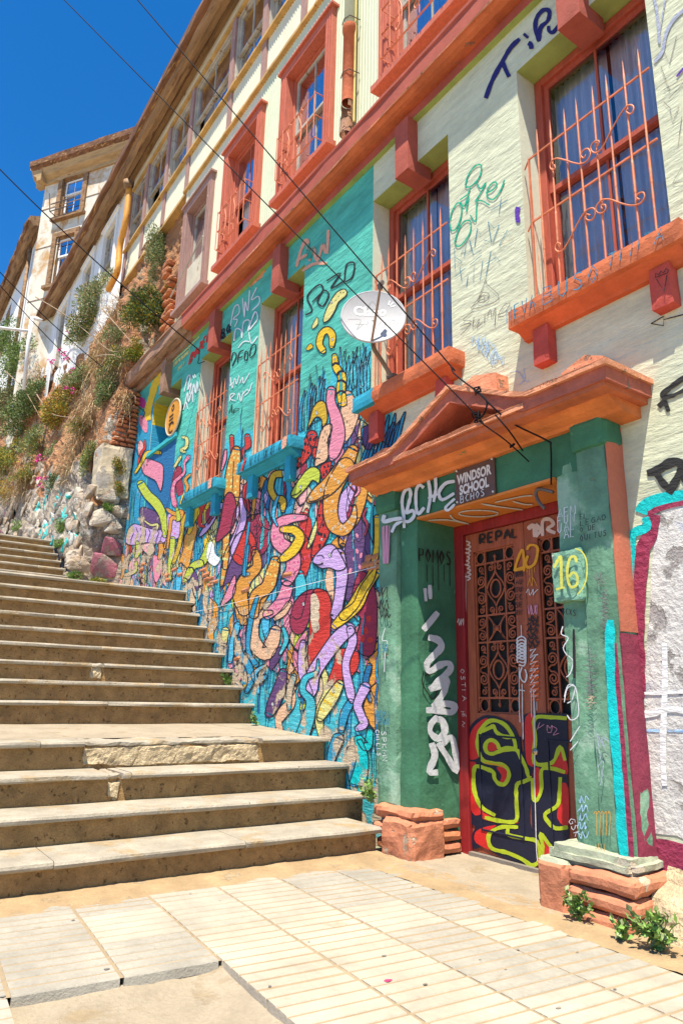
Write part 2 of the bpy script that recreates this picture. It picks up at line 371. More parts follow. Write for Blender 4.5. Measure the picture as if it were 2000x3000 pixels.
for k, (x, z, yr) in enumerate(STEPS):
    xb = STEPS[k + 1][0] - OV - .02 if k + 1 < len(STEPS) else -11.25
    lz = .06 if k == 3 else (.28 if k == 12 else 0)
    mb = MB(); mb.rbox(xb - .1, x - OV, LEFT, yr - .012, prev - .06, z - .035, 0, cell=.12 if k < 7 else .2, amp=.006, rnd_=.004, seed=k * 3.1)
    st = mb.build('step', RISER, stairs)
    cuts = [LEFT]; y = LEFT + rnd.uniform(.5, 1.3)
    while y < yr - .4: cuts.append(y); y += rnd.uniform(1.0, 1.7)
    cuts.append(yr)
    gaps = []
    if k == 3:
        a, b = onX(250, 2185, x).y, onX(770, 2180, x).y; gaps = [(a, b)]
    if k == 2: gaps = [(onX(316, 2300, x).y, onX(360, 2300, x).y)]
    if k == 6: gaps = [(onX(270, 1955, x).y, onX(306, 1960, x).y)]
    segs = []
    for a, b in zip(cuts, cuts[1:]):
        parts = [(a + .0025, b - .0025)]
        for g0, g1 in gaps:
            np_ = []
            for p, q in parts:
                if q <= g0 or p >= g1: np_.append((p, q)); continue
                if p < g0 - .02: np_.append((p, g0))
                if q > g1 + .02: np_.append((g1, q))
            parts = np_
        segs += parts
    bx = xb if k not in (3, 12) else x - .34
    for n_, (a, b) in enumerate(segs): nosing(x, bx, z, a, b, k * 7 + n_ * 1.3, st)
    for g0, g1 in gaps:
        # broken edge: rubble core and the set-back remains of the tread stone
        mb = MB(); mb.rbox(x - .30, x - OV + .012, g0 - .004, g1 + .004, prev + .01 if k != 3 else prev, z - .03, 0, cell=.022, amp=.016, freq=11, rnd_=.02, seed=k)
        mb.build('broken_concrete', RUBBLE, st, smooth=False)
        mb = MB(); mb.rbox(x - .32, x - .02 - (.0 if k != 3 else .012), g0 + .001, g1 - .001, z - .04, z - .002, 0, cell=.03, amp=.012, freq=9, rnd_=.014, seed=k + 3)
        mb.build('chipped_tread', NOSE, st)
    if lz:   # landing behind this edge
        mb = MB(); nx_, ny_ = 24, 60
        for a in range(nx_ + 1):
            for b in range(ny_ + 1):
                t = a / nx_; xx = (x - .335) + (xb - x + .30) * t; yy = LEFT + (yr - LEFT) * b / ny_
                mb.v.append((xx, yy, z - .002 + lz * t + .004 * noise.noise(Vector((xx * 4, yy * 4, 2)))))
        for a in range(nx_):
            for b in range(ny_):
                q = a * (ny_ + 1) + b; mb.f.append((q, q + 1, q + ny_ + 2, q + ny_ + 1)); mb.m.append(0)
        mb.build('landing', CONC, st, smooth=True)
    prev = z + lz
prev = 2.5
for k, (x, z) in enumerate(UP):
    xb = UP[k + 1][0] - OV - .02 if k + 1 < len(UP) else -13.4
    mb = MB(); mb.rbox(xb - .1, x - OV, -2.0, 2.62 - .02 * k, prev - .06, z - .035, 0, cell=.25, amp=.006, rnd_=.004, seed=k * 2.1 + 50)
    st = mb.build('step', RISER, stairs); y = -2.0; n_ = 0
    while y < 2.6 - .02 * k:
        y2 = min(y + rnd.uniform(1.1, 1.7), 2.62 - .02 * k); y2 = 2.62 - .02 * k if 2.62 - .02 * k - y2 < .3 else y2
        nosing(x, xb, z, y + .0025, y2 - .0025, 90 + k * 7 + n_, st); y = y2; n_ += 1
    prev = z
mb = MB(); mb.add([(-13.3, -2, 3.425), (-13.3, 2.6, 3.425), (-34, 2.2, 7.2), (-34, -6, 7.2)], [(0, 1, 2, 3)])
struct(mb.build('path', CONC))
# ================================================================== the school building
B = thing('school_building', 'long three storey building with terracotta cornice, sea creature mural and green portal', 'building', (0, 0, 0))
GW = [(-2.75, -1.735, 3.56, 5.565), (-4.51, -3.49, 3.56, 5.565), (-6.73, -5.73, 3.56, 5.56), (-8.45, -7.48, 3.56, 5.54)]
G5 = (-10.3, -9.15, 4.62, 5.53)
DOOR = (-3.88, -2.40, -.1, 2.40)
XL, XR, ZT = -11.1, 2.4, 6.03
ops = GW + [G5, DOOR]
xs = sorted(set([XL, XR, -4.51] + [v for o in ops for v in o[:2]])); zs = sorted(set([-.12, ZT] + [v for o in ops for v in o[2:]]))
mb = MB()
for a, b in zip(xs, xs[1:]):
    for c, d in zip(zs, zs[1:]):
        mx, mz = (a + b) / 2, (c + d) / 2
        if any(o[0] < mx < o[1] and o[2] < mz < o[3] for o in ops): continue
        mb.add([(a, W, c), (b, W, c), (b, W, d), (a, W, d)], [(0, 1, 2, 3)], 1 if mx < -4.51 else 0)
for o in ops:
    dp = .46 if o is G5 else .30
    x0, x1, z0, z1 = o; y1 = W + dp
    mb.add([(x0, W, z0), (x0, W, z1), (x0, y1, z1), (x0, y1, z0)], [(0, 1, 2, 3)], 2)
    mb.add([(x1, W, z0), (x1, y1, z0), (x1, y1, z1), (x1, W, z1)], [(0, 1, 2, 3)], 2)
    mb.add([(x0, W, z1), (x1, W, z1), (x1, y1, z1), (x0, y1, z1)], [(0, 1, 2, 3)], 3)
    mb.add([(x0, W, z0), (x0, y1, z0), (x1, y1, z0), (x1, W, z0)], [(0, 1, 2, 3)], 2)
mb.add([(XL, W, -.12), (XL, W, ZT), (XL, 4.2, ZT), (XL, 4.2, -.12)], [(0, 1, 2, 3)], 1)
wall = mb.build('front_wall', [SAGE, TEAL, SAGE_S, OLIVE], B)
wall['label'] = 'rendered ground floor wall painted sage green and teal'
mb = MB(); mb.box(XL + .05, XR, 4.15, 8, -.1, 9.0); mb.box(-12.8, XR, 3.95, 8, 9.0, 11.6)
mb.build('interior_core', DARK, B)

# ---- cornice above the ground floor
pr = [(3.50, 5.985), (3.345, 5.985), (3.345, 6.09), (3.315, 6.085), (3.27, 6.078), (3.225, 6.084), (3.20, 6.098), (3.178, 6.10), (3.172, 6.115), (3.172, 6.265), (3.16, 6.275), (3.16, 6.305), (3.36, 6.36), (3.50, 6.38)]
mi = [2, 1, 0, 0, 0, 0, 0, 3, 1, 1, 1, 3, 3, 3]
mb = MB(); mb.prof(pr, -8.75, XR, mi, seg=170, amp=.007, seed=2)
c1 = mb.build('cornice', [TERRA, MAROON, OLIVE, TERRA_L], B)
BARE = M('bare_cornice', (.30, .17, .11), var=.35, vs=5, bump=.7, bs=25, wear=.58, wcol=(.42, .24, .15), ws=5)
mb = MB(); mb.prof(pr, -11.42, -8.752, 0, seg=60, amp=.02, seed=5)
c2 = mb.build('cornice', BARE, B); c2['label'] = 'bare crumbling brown end of the cornice'
for i, o in enumerate(GW + [G5]):
    c = (o[0] + o[1]) / 2 + .04; mb = MB()
    mb.rbox(c - .09, c + .09, 3.285, 3.56, 5.44, 6.0, 0, cell=.06, amp=.004, rnd_=.004, seed=i)
    mb.build('keystone', MAROON if i < 4 else BARE, B)
# bare brick where the paint has come off under the cornice
for k in range(16):
    p = onY(745 + k * 4.6 + rnd.uniform(-3, 3), 818 - k * 5.6 + rnd.uniform(-12, 12), W - .005)
    mb = MB(); mb.rbox(p.x - .1, p.x + .1, W - .012, W + .02, p.z - .035, p.z + .035, 0, cell=.03, amp=.010, freq=12, rnd_=.012, seed=k)
    mb.build('brick', BRICK, wall)

# ---- sills with brackets
BLUE_P = M('sill_blue_paint', (.02, .29, .42), var=.2, vs=4, bump=.35, wear=.68, wcol=(.45, .25, .16), ws=8)
for i, o in enumerate(GW):
    x0, x1 = o[0] - .055, o[1] + .13
    m_ = TERRA if i < 2 else BLUE_P
    mb = MB(); mb.rbox(x0, x1, 3.235, 3.66, 3.378, 3.512, 0, cell=.045, amp=.0045, freq=8, rnd_=.008, seed=i * 5)
    s_ = mb.build('window_sill', m_, B)
    mb = MB(); mb.prof([(3.42, 3.315), (3.36, 3.315), (3.352, 3.33), (3.285, 3.368), (3.275, 3.380), (3.42, 3.380)], x0 + .035, x1 - .035, 0, seg=20, amp=.004, seed=i)
    mb.build('sill_moulding', M('sill_moulding_paint', (.50, .11, .04), var=.2, vs=5, bump=.3) if i < 2 else BLUE_P, s_)
    for bx in (x0 + .13, x1 - .25):
        mb = MB(); mb.rbox(bx, bx + .13, 3.315, 3.42, 3.085, 3.345, 0, cell=.045, amp=.005, rnd_=.006, seed=i + bx)
        mb.build('bracket', M('bracket_red', (.45, .07, .05), var=.2, vs=5, bump=.3) if i < 2 else BLUE_P, s_)
mb = MB(); mb.rbox(GW[1][0] - .058, GW[1][0] + .24, 3.231, 3.40, 3.374, 3.5155, 0, cell=.05, amp=.0045, freq=8, rnd_=.008, seed=5)
mb.build('painted_sill_end', BLUE_P, B)['label'] = 'blue painted left end of the orange sill'

# ---- sash windows
def window(x0, x1, z0, z1, y, fm, sm, gm, mid, fw=.055, sw=.035, cols=2, curtain=True, low_open=False, name='window'):
    mb = MB()
    for a, b, c, d in ((x0, x0 + fw, z0, z1), (x1 - fw, x1, z0, z1), (x0 + fw, x1 - fw, z1 - fw, z1), (x0 + fw, x1 - fw, z0, z0 + fw)):
        mb.box(a, b, y, y + .12, c, d)
    fr = mb.build(name, fm, B, bevel=.004)
    ax, bx = x0 + fw + .001, x1 - fw - .001
    for s, (c, d, yy) in enumerate(((z0 + fw + .001, mid + .02, y + .065), (mid - .02, z1 - fw - .001, y + .03))):
        mb = MB()
        for e in ((ax, ax + sw, c, d), (bx - sw, bx, c, d), (ax + sw, bx - sw, c, c + sw), (ax + sw, bx - sw, d - sw, d)): mb.box(e[0], e[1], yy, yy + .03, e[2], e[3])
        n = cols
        for q in range(1, n):
            xx = ax + sw + (bx - ax - 2 * sw) * q / n; mb.box(xx - .008, xx + .008, yy + .004, yy + .026, c + sw, d - sw)
        sa = mb.build('sash', sm, fr)
        for q in range(n):
            if low_open and s == 0 and q == 0: continue
            xa = ax + sw + (bx - ax - 2 * sw) * q / n + .008 * (q > 0); xb_ = ax + sw + (bx - ax - 2 * sw) * (q + 1) / n - .008 * (q < n - 1)
            t = rnd.uniform(-.004, .004)
            mb = MB(); mb.add([(xa, yy + .014 + t, c + sw), (xb_, yy + .014 - t, c + sw), (xb_, yy + .014, d - sw), (xa, yy + .014, d - sw)], [(0, 1, 2, 3)])
            mb.build('pane', gm, fr)
    if curtain:
        mb = MB(); n = 46; gp = rnd.choice((0., .02, .06, .12)); md = (ax + bx) / 2 + rnd.uniform(-.08, .08); fr_ = rnd.uniform(.7, 1.5); am = rnd.uniform(.012, .03)
        for c0, c1 in ((ax, md - gp), (md + gp * .6, bx)):
            o_ = len(mb.v)
            for k in range(n + 1):
                x = c0 + (c1 - c0) * k / n; yy = y + .17 + am * math.sin(k * fr_ + 3 * noise.noise(Vector((k * .12, x0 + c0, 0)))) + .02 * noise.noise(Vector((k * .3, x0 + c0, 2)))
                mb.v += [(x, yy, z0 + .03 * noise.noise(Vector((k * .1, c0, 1)))), (x, yy * .5 + (y + .17) * .5, z1)]
            for k in range(n): mb.f.append((o_ + 2 * k, o_ + 2 * k + 2, o_ + 2 * k + 3, o_ + 2 * k + 1)); mb.m.append(0)
        mb.build('curtain', CURT, fr, smooth=True)
    return fr
for i, o in enumerate(GW): window(o[0] + .004, o[1] - .004, o[2] + .05, o[3] - .004, 3.59, REDF, REDF, GLASS, 4.57, fw=.06, sw=.04)
# recess with blue painted window at the mural's end
f5 = window(G5[0] + .004, G5[1] - .004, G5[2] + .05, G5[3] - .004, 3.80, M('blue_frame', (.02, .13, .25), var=.2, bump=.2), M('blue_frame2', (.02, .13, .25)), GLASS, 5.08, curtain=False)
mb = MB(); mb.rbox(G5[0] - .02, G5[1] + .05, 3.36, 3.78, 4.585, 4.655, 0, cell=.05, amp=.004, rnd_=.006)
mb.build('window_sill', M('turquoise_sill', (.03, .40, .45), var=.2, bump=.3), B)

# ---- spear-tipped grilles
GY = 3.375
zA, zB = ZM(1400, 0, 2.613), ZM(1400, 550, 2.613)
SCR = [(zA, [(582, 1262), (588, 1290), (565, 1300), (548, 1275), (562, 1232), (600, 1213), (660, 1225), (720, 1245), (780, 1255), (830, 1232), (858, 1180), (840, 1140), (805, 1150), (785, 1190), (805, 1210), (822, 1185)]),
       (zA, [(905, 1125), (925, 1095), (915, 1078), (880, 1090), (860, 1130), (875, 1165), (915, 1165), (960, 1110), (1010, 1010), (1060, 920), (1110, 840), (1150, 805), (1185, 815), (1185, 850), (1160, 873), (1132, 855), (1145, 830)]),
       (zB, [(620, 460), (628, 430), (600, 428), (588, 465), (610, 490), (645, 478), (690, 410), (740, 310), (800, 205), (850, 160), (890, 165), (892, 215), (860, 250), (825, 240), (830, 205), (858, 212)]),
       (zB, [(950, 165), (940, 140), (968, 130), (975, 165), (945, 195), (905, 185), (905, 140), (950, 92), (1010, 90), (1080, 115), (1160, 135), (1230, 125), (1270, 80), (1262, 38), (1225, 45), (1210, 75), (1235, 92)])]
bar = None; scr = None
for i, o in enumerate(GW):
    ref = -2.2425; c = (o[0] + o[1]) / 2; x0 = c - .42; x1 = c + .50
    mb = MB(); zz = (3.60, 4.186, 4.70)
    mb.box(x0 - .006, x0 + .006, GY - .006, GY + .006, 3.50, 4.706)
    for z in zz: mb.box(x0 + .006, min(x1, o[1] - .002), GY - .005, GY + .005, z - .006, z + .006)
    for z in zz[1:]: mb.tube([(x0, GY, z), (x0 - .075, W + .02, z - .01)], .006, 5)
    mb.tube([(x0 - .004, GY + .01, 4.68), (x0 + .005, GY + .015, 4.2), (x0 + .03, GY + .02, 3.62)], .0028, 4)
    gr = mb.build('window_grille', IRON, B)
    for k in range(8):
        loc = (c - .327 + .1105 * k + rnd.uniform(-.004, .004), GY - .013, 3.505)
        if bar is None:
            mb = MB(); H = 1.375
            mb.tube([(0, 0, 0), (0, 0, .4), (0, 0, .41), (0, 0, .62), (0, 0, .63), (0, 0, 1.17), (0, 0, 1.24), (0, 0, H)], [.0068, .0068, .0085, .0085, .0068, .0068, .0085, .0012], 6)
            bar = mb.build('bar', IRON, gr); o2 = bar
        else: o2 = like(bar, gr)
        o2.location = loc; o2.rotation_euler = (rnd.uniform(-.004, .004), rnd.uniform(-.005, .005), 0)
    if scr is None:
        scr = []
        for zf, pts in SCR:
            q = [onY(*zf(*p), GY - .024) for p in pts]
            pl = crom([(p.x - ref, 0, p.z) for p in q], 4); mb = MB(); mb.tube(pl, .0055, 5); scr.append(mb.build('scroll', IRON, gr, smooth=True))
        sl_ = scr
    else: sl_ = [like(s, gr) for s in scr]
    for s in sl_: s.location = (c, GY - .024, 0)

# ---- portal
def prism(mb, pts, y0, y1, mi=0, step=.045, amp=.006, ys=6, mtop=None):
    """xz outline swept in y, edges uneven"""
    P = []
    for a, b in zip(pts, pts[1:] + pts[:1]):
        n = max(1, int(math.dist(a, b) / step))
        for k in range(n): P.append((a[0] + (b[0] - a[0]) * k / n, a[1] + (b[1] - a[1]) * k / n))
    n = len(P); o = len(mb.v)
    for j in range(ys + 1):
        y = y0 + (y1 - y0) * j / ys
        for x, z in P:
            d = noise.noise_vector(Vector((x * 7, y * 7, z * 7))) * amp + noise.noise_vector(Vector((x * 23, y * 23, z * 23))) * amp * .6
            mb.v.append((x + d.x, y + d.y * (1 if j in (0,) else .3), z + d.z))
    for j in range(ys):
        for k in range(n):
            k2 = (k + 1) % n; mb.f.append((o + j * n + k, o + j * n + k2, o + (j + 1) * n + k2, o + (j + 1) * n + k))
            up = P[k][0] < P[k2][0] and abs(P[k2][1] - P[k][1]) < abs(P[k2][0] - P[k][0])
            mb.m.append(mtop if (mtop is not None and up) else mi)
    tri = tessellate_polygon([[Vector((x, z, 0)) for x, z in P]])
    for t in tri: mb.f.append(tuple(o + a for a in t)); mb.m.append(mi)
    return mb
for s in (-1, 1):
    a, b = (-4.195, -3.96) if s < 0 else (-2.36, -2.155)
    mb = MB(); mb.rbox(a, b, 3.238, 3.42, .25, 2.57, 0, cell=.06, amp=.0075, freq=4, rnd_=.012, seed=s + 3)
    pl = mb.build('pilaster', GREENL, B)
    mb = MB(); mb.rbox(a - .012, b + .012, 3.212, 3.42, 2.38, 2.575, 0, cell=.05, amp=.008, rnd_=.014, seed=s + 9); mb.build('capital', GREEN, pl)
    if s > 0:
        mb = MB(); mb.rbox(b - .01, b + .006, 3.25, 3.42, 1.36, 2.52, 0, cell=.05, amp=.003, rnd_=.003, seed=4)
        mb.build('side_render', M('terracotta_render', (.50, .15, .085), var=.15, vs=3, bump=.3), pl)
        mb = MB(); mb.rbox(b - .01, b + .005, 3.245, 3.42, .28, 1.355, 0, cell=.05, amp=.004, rnd_=.003, seed=8); mb.build('side_render', M('wine_render', (.26, .035, .07), var=.3, vs=3, bump=.5), pl)
    a, b = (-3.96, -3.752) if s < 0 else (-2.523, -2.36)
    mb = MB(); mb.rbox(a, b, 3.265, 3.70, .03, 2.40, 0, cell=.06, amp=.0065, freq=4, rnd_=.01, seed=s + 13)
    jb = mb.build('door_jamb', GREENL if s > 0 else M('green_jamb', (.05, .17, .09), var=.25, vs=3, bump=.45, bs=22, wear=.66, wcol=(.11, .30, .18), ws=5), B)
    # pedestal of stuccoed brick
    a, b = (-4.10, -3.70) if s < 0 else (-2.655, -2.10)
    PEDM = M('pedestal_render', (.50, .19, .10), var=.25, vs=5, bump=.7, bs=30, wear=.60, wcol=(.52, .40, .28), ws=5)
    PEDG = M('pedestal_top', (.36, .38, .27), var=.25, vs=5, bump=.7, bs=30, wear=.58, wcol=(.58, .50, .38), ws=5)
    if s < 0:
        mb = MB(); mb.rbox(a + .08, b + .012, 3.14, 3.45, -.05, .235, 0, cell=.03, amp=.014, freq=6, rnd_=.02, seed=1); pd = mb.build('pedestal', PEDM, B)
        mb = MB(); mb.rbox(a - .02, b + .006, 3.165, 3.45, .225, .30, 0, cell=.03, amp=.013, freq=8, rnd_=.018, seed=2); mb.build('base_course', PEDM, pd)
        for k, (bx, bz) in enumerate(((-3.69, .05), (-3.69, .125), (-3.69, .20), (-4.08, .05), (-4.10, .15), (-4.12, .25))):
            mb = MB()
            if bx > -4: mb.rbox(-3.76, -3.70 - rnd.uniform(0, .01), 3.32 + rnd.uniform(-.02, .02), 3.60, bz - .035, bz + .032, 0, cell=.03, amp=.008, freq=9, rnd_=.012, seed=k)
            else: mb.rbox(bx - .06, bx + .11, 3.17 + (k % 2) * .03, 3.36, bz - .04, bz + .035, 0, cell=.03, amp=.011, freq=9, rnd_=.016, seed=k)
            mb.build('brick', BRICK if k % 2 else PEDM, pd)
    else:
        mb = MB(); mb.rbox(a, a + .20, 3.085, 3.60, -.05, .235, 0, cell=.03, amp=.009, freq=6, rnd_=.018, seed=6, mtop=1); pd = mb.build('pedestal', [PEDM, PEDG], B)
        mb = MB(); mb.rbox(a + .04, b - .02, 3.135, 3.46, .215, .30, 0, cell=.03, amp=.012, freq=5, rnd_=.034, seed=7); mb.build('base_course', PEDG, pd)
        for k in range(3):
            mb = MB(); mb.rbox(a + .195, b + .02 - .02 * (k == 0), 3.075 + .008 * k, 3.45, -.03 + k * .088, .05 + k * .088, 0, cell=.03, amp=.008, freq=8, rnd_=.015, seed=k + 20)
            mb.build('brick', PEDM, pd)
mb = MB(); mb.rbox(-3.965, -2.355, 3.262, 3.72, 2.285, 2.57, 0, cell=.06, amp=.005, freq=4, rnd_=.006, seed=31)
lint = mb.build('lintel', GREEN, B)
SOFF = M('orange_soffit', (.62, .20, .035), var=.15, vs=3, bump=.2, rough=.6)
mb = MB(); mb.rbox(-3.752, -2.522, 3.256, 3.70, 2.27, 2.29, 0, cell=.06, amp=.002, rnd_=.002, seed=32); mb.build('soffit', SOFF, lint)
mb = MB(); mb.prof([(3.42, 2.535), (3.225, 2.535), (3.205, 2.55), (3.15, 2.566), (3.11, 2.588), (3.10, 2.605), (3.42, 2.605)], -4.20, -2.02, 0, seg=60, amp=.009, seed=7)
mb.build('bed_moulding', M('orange_moulding', (.60, .17, .045), var=.25, vs=5, bump=.5, wear=.66, wcol=(.06, .25, .13), ws=6), B)
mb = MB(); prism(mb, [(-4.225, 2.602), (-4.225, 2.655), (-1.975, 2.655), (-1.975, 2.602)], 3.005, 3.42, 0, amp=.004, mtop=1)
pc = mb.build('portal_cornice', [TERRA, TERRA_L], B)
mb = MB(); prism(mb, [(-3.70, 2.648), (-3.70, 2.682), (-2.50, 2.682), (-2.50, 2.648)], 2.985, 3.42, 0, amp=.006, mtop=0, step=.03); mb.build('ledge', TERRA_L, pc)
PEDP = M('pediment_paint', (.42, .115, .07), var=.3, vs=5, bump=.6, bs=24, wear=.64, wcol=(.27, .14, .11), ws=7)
mb = MB(); prism(mb, [(-4.25, 2.632), (-4.25, 2.708), (-3.755, 2.708), (-3.64, 2.745), (-3.105, 2.992), (-2.57, 2.745), (-2.455, 2.708), (-1.95, 2.708), (-1.95, 2.632), (-2.50, 2.632), (-2.555, 2.645), (-3.105, 2.90), (-3.655, 2.645), (-3.71, 2.632)], 2.992, 3.42, 0, amp=.004, mtop=0)
pdm = mb.build('pediment', PEDP, B)
mb = MB(); prism(mb, [(-4.268, 2.706), (-4.268, 2.737), (-3.755, 2.737), (-3.64, 2.775), (-3.105, 3.024), (-2.57, 2.775), (-2.455, 2.737), (-1.932, 2.737), (-1.932, 2.706), (-2.455, 2.706), (-2.57, 2.743), (-3.105, 2.990), (-3.64, 2.743), (-3.755, 2.706)], 2.968, 3.42, 0, amp=.0055, step=.03, mtop=0)
mb.build('crown_slab', TERRA_L, pdm)
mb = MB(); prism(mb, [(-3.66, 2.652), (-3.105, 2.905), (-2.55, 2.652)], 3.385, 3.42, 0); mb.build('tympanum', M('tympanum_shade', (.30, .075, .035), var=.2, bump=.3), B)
for pts in ([(-4.30, 2.72), (-4.30, 2.93), (-4.19, 2.955), (-4.07, 2.93), (-4.07, 2.72)], [(-3.36, 2.82), (-3.36, 3.145), (-3.165, 3.20), (-2.96, 3.145), (-2.96, 2.82)], [(-2.44, 2.72), (-2.44, 2.935), (-2.27, 2.985), (-2.15, 2.935), (-2.15, 2.72)]):
    mb = MB(); prism(mb, pts, 3.28, 3.42, 0, amp=.006, mtop=0); mb.build('cap_block', TERRA_L, B)

# ---- door
DFR = M('door_frame_red', (.27, .018, .02), var=.25, vs=4, bump=.3, bs=14, stretch=(9, 9, 1.2), rough=.5)
DWOOD = M('door_wood', (.34, .085, .038), var=.25, vs=4, bump=.35, bs=14, stretch=(9, 9, 1.2), rough=.6, wear=.70, wcol=(.2, .08, .05), ws=9)
DIRON = M('door_iron', (.34, .09, .04), var=.25, vs=9, bump=.25, rough=.55)
DY = 3.655
mb = MB(); mb.box(-3.752, -3.662, DY - .03, DY + .08, .0, 2.268); mb.box(-2.548, -2.47, DY - .03, DY + .08, .0, 2.268); mb.box(-3.662, -2.548, DY - .03, DY + .08, 2.195, 2.268)
mb.build('door_frame', DFR, B, bevel=.005)
mb = MB(); mb.box(-3.662, -2.548, DY - .04, DY + .1, -.02, .028); mb.build('threshold', M('threshold_stone', (.2, .17, .14), var=.2, bump=.4), B)
def spiral(R, turns, tr, n=22, a0=0., tail=None):
    pts = []
    for k in range(n + 1):
        t = k / n; a = a0 + turns * 2 * math.pi * t; r = R * (1 - .8 * t); pts.append((r * math.cos(a), 0, r * math.sin(a)))
    if tail: pts = [tail] + pts
    mb = MB(); mb.tube(pts, tr, 5); return mb
VB = [.385 * .265, .385 * .74]
ZR = [.925, 1.021, 1.398, 1.585, 1.957, 2.052]
GYD = DY + .022
sp_src = {}
def place(key, make, parent, x, z, sx=1, sz=1, name='scroll'):
    if key not in sp_src: sp_src[key] = make().build(name, DIRON, parent, smooth=True); o_ = sp_src[key]
    else: o_ = like(sp_src[key], parent)
    o_.location = (x, GYD, z); o_.scale = (sx, 1, sz); return o_
def ring(rx, rz, tr, n=22):
    mb = MB(); mb.tube([(rx * math.cos(2 * math.pi * k / n), 0, rz * math.sin(2 * math.pi * k / n)) for k in range(n + 1)], tr, 5, caps=False); return mb
for L_ in (0, 1):
    xa, xb = ((-3.66, -3.107), (-3.103, -2.55))[L_]
    g0, g1 = ((-3.588, -3.203), (-2.992, -2.607))[L_]
    mb = MB(); y0, y1 = DY, DY + .045
    mb.box(xa, g0, y0, y1, .028, 2.193); mb.box(g1, xb, y0, y1, .028, 2.193); mb.box(g0, g1, y0, y1, 2.055, 2.193); mb.box(g0, g1, y0, y1, .03, .92)
    leaf = mb.build('door_leaf', DWOOD, B, bevel=.003)
    mb = MB(); mb.box(g0, g1, DY + .05, DY + .06, .92, 2.055); mb.build('backing', DARK, leaf)
    mb = MB()
    for x in VB: mb.box(g0 + x - .006, g0 + x + .006, GYD - .006, GYD + .006, .92, 2.055)
    for z in ZR[1:-1]: mb.box(g0, g1, GYD - .0065, GYD + .0065, z - .006, z + .006)
    for a, b, c, d in ((g0, g0 + .012, .92, 2.055), (g1 - .012, g1, .92, 2.055), (g0, g1, .92, .93), (g0, g1, 2.045, 2.055)): mb.box(a, b, GYD - .007, GYD + .007, c, d)
    gl = mb.build('grille_bars', DIRON, leaf)
    cl, cc, cr = g0 + VB[0] / 2 + .004, g0 + sum(VB) / 2, g0 + (VB[1] + .385) / 2 - .004
    for z in ((ZR[0] + ZR[1]) / 2, (ZR[4] + ZR[5]) / 2):
        for x in (cl, cr): place('ring', lambda: ring(.040, .043, .0065), leaf, x, z, name='ring')
        mb = None
    for za, zb in ((ZR[1], ZR[2]), (ZR[3], ZR[4])):
        zm = (za + zb) / 2
        for x, fx in ((cl, 1), (cr, -1)):
            for dz, fz in ((.062, 1), (-.062, -1)):
                place('big', lambda: spiral(.044, 1.9, .0065, 30, -math.pi / 2 - .3, (-.035, 0, -.062)), leaf, x, zm + dz, fx, fz)
                place('small', lambda: spiral(.026, 1.4, .0055, 20, math.pi / 2, (-.03, 0, .03)), leaf, x, zm + dz * 2.35, -fx, -fz)
        place('oval', lambda: ring(.047, .062, .008), leaf, cc, zm, name='ring')
        mb = MB()
        for fx in (-1, 1):
            for fz in (-1, 1): mb.tube(crom([(cc, GYD, zm + fz * .125), (cc + fx * .02, GYD, zm + fz * .09), (cc + fx * .062, GYD, zm + fz * .045), (cc + fx * .085, GYD, zm)], 4), .007, 5)
        mb.tube([(cc, GYD, zm + .12), (cc, GYD, zb)], .007, 5); mb.tube([(cc, GYD, zm - .12), (cc, GYD, za)], .007, 5)
        mb.build('diamond_scroll', DIRON, leaf, smooth=True)
        for fx in (-1, 1):
            for dz, fz in ((.15, 1), (-.15, -1)): place('small', None, leaf, cc + fx * .042, zm + dz, fx, fz)
    zm = (ZR[2] + ZR[3]) / 2
    for x, fx in ((cl, 1), (cr, -1)):
        for dz, fz in ((.045, 1), (-.045, -1)): place('mid', lambda: spiral(.036, 1.7, .006, 26, -math.pi / 2, (-.034, 0, -.045)), leaf, x, zm + dz, fx, fz)
    mb = MB()
    for fx in (-1, 1):
        mb.tube([(cc - fx * .085, GYD, zm - .088), (cc + fx * .085, GYD, zm + .088)], .006, 5)
        mb.tube(crom([(cc + fx * .088, GYD, zm + .09), (cc + fx * .045, GYD, zm + .05), (cc + fx * .03, GYD, zm), (cc + fx * .045, GYD, zm - .05), (cc + fx * .088, GYD, zm - .09)], 4), .006, 5)
    mb.tube([(cc, GYD - .012, zm), (cc, GYD + .012, zm)], .02, 10)
    mb.build('cross_scroll', DIRON, leaf, smooth=True)
    mb = MB()
    for z, s in ((ZR[1] - .03, -1), (ZR[4] + .03, 1)): mb.tube([(cc, GYD, z - s * .03), (cc, GYD, z), (cc, GYD, z + s * .012), (cc, GYD, z + s * .03)], [.006, .006, .013, .003], 6)
    mb.build('finial', DIRON, leaf, smooth=True)
mb = MB(); mb.tube([(-3.085, DY - .018, .70), (-3.085, DY + .002, .70)], [.019, .024], 14); mb.tube([(-3.085, DY - .021, .70), (-3.085, DY - .017, .70)], .010, 10)
mb.build('door_lock', M('brass_lock', (.55, .47, .33), rough=.35, metal=.8, bump=.1), B, smooth=True)
# stub of old lamp conduit under the lintel
mb = MB(); q = [onY(*ZM(1500, 1000, 3.136)(*p), 3.30) for p in ((372, 1385), (300, 1365), (235, 1360), (215, 1400), (240, 1470), (295, 1535))]
mb.tube(crom(q, 4), .011, 7); mb.build('conduit', DARKMET, B, smooth=True)

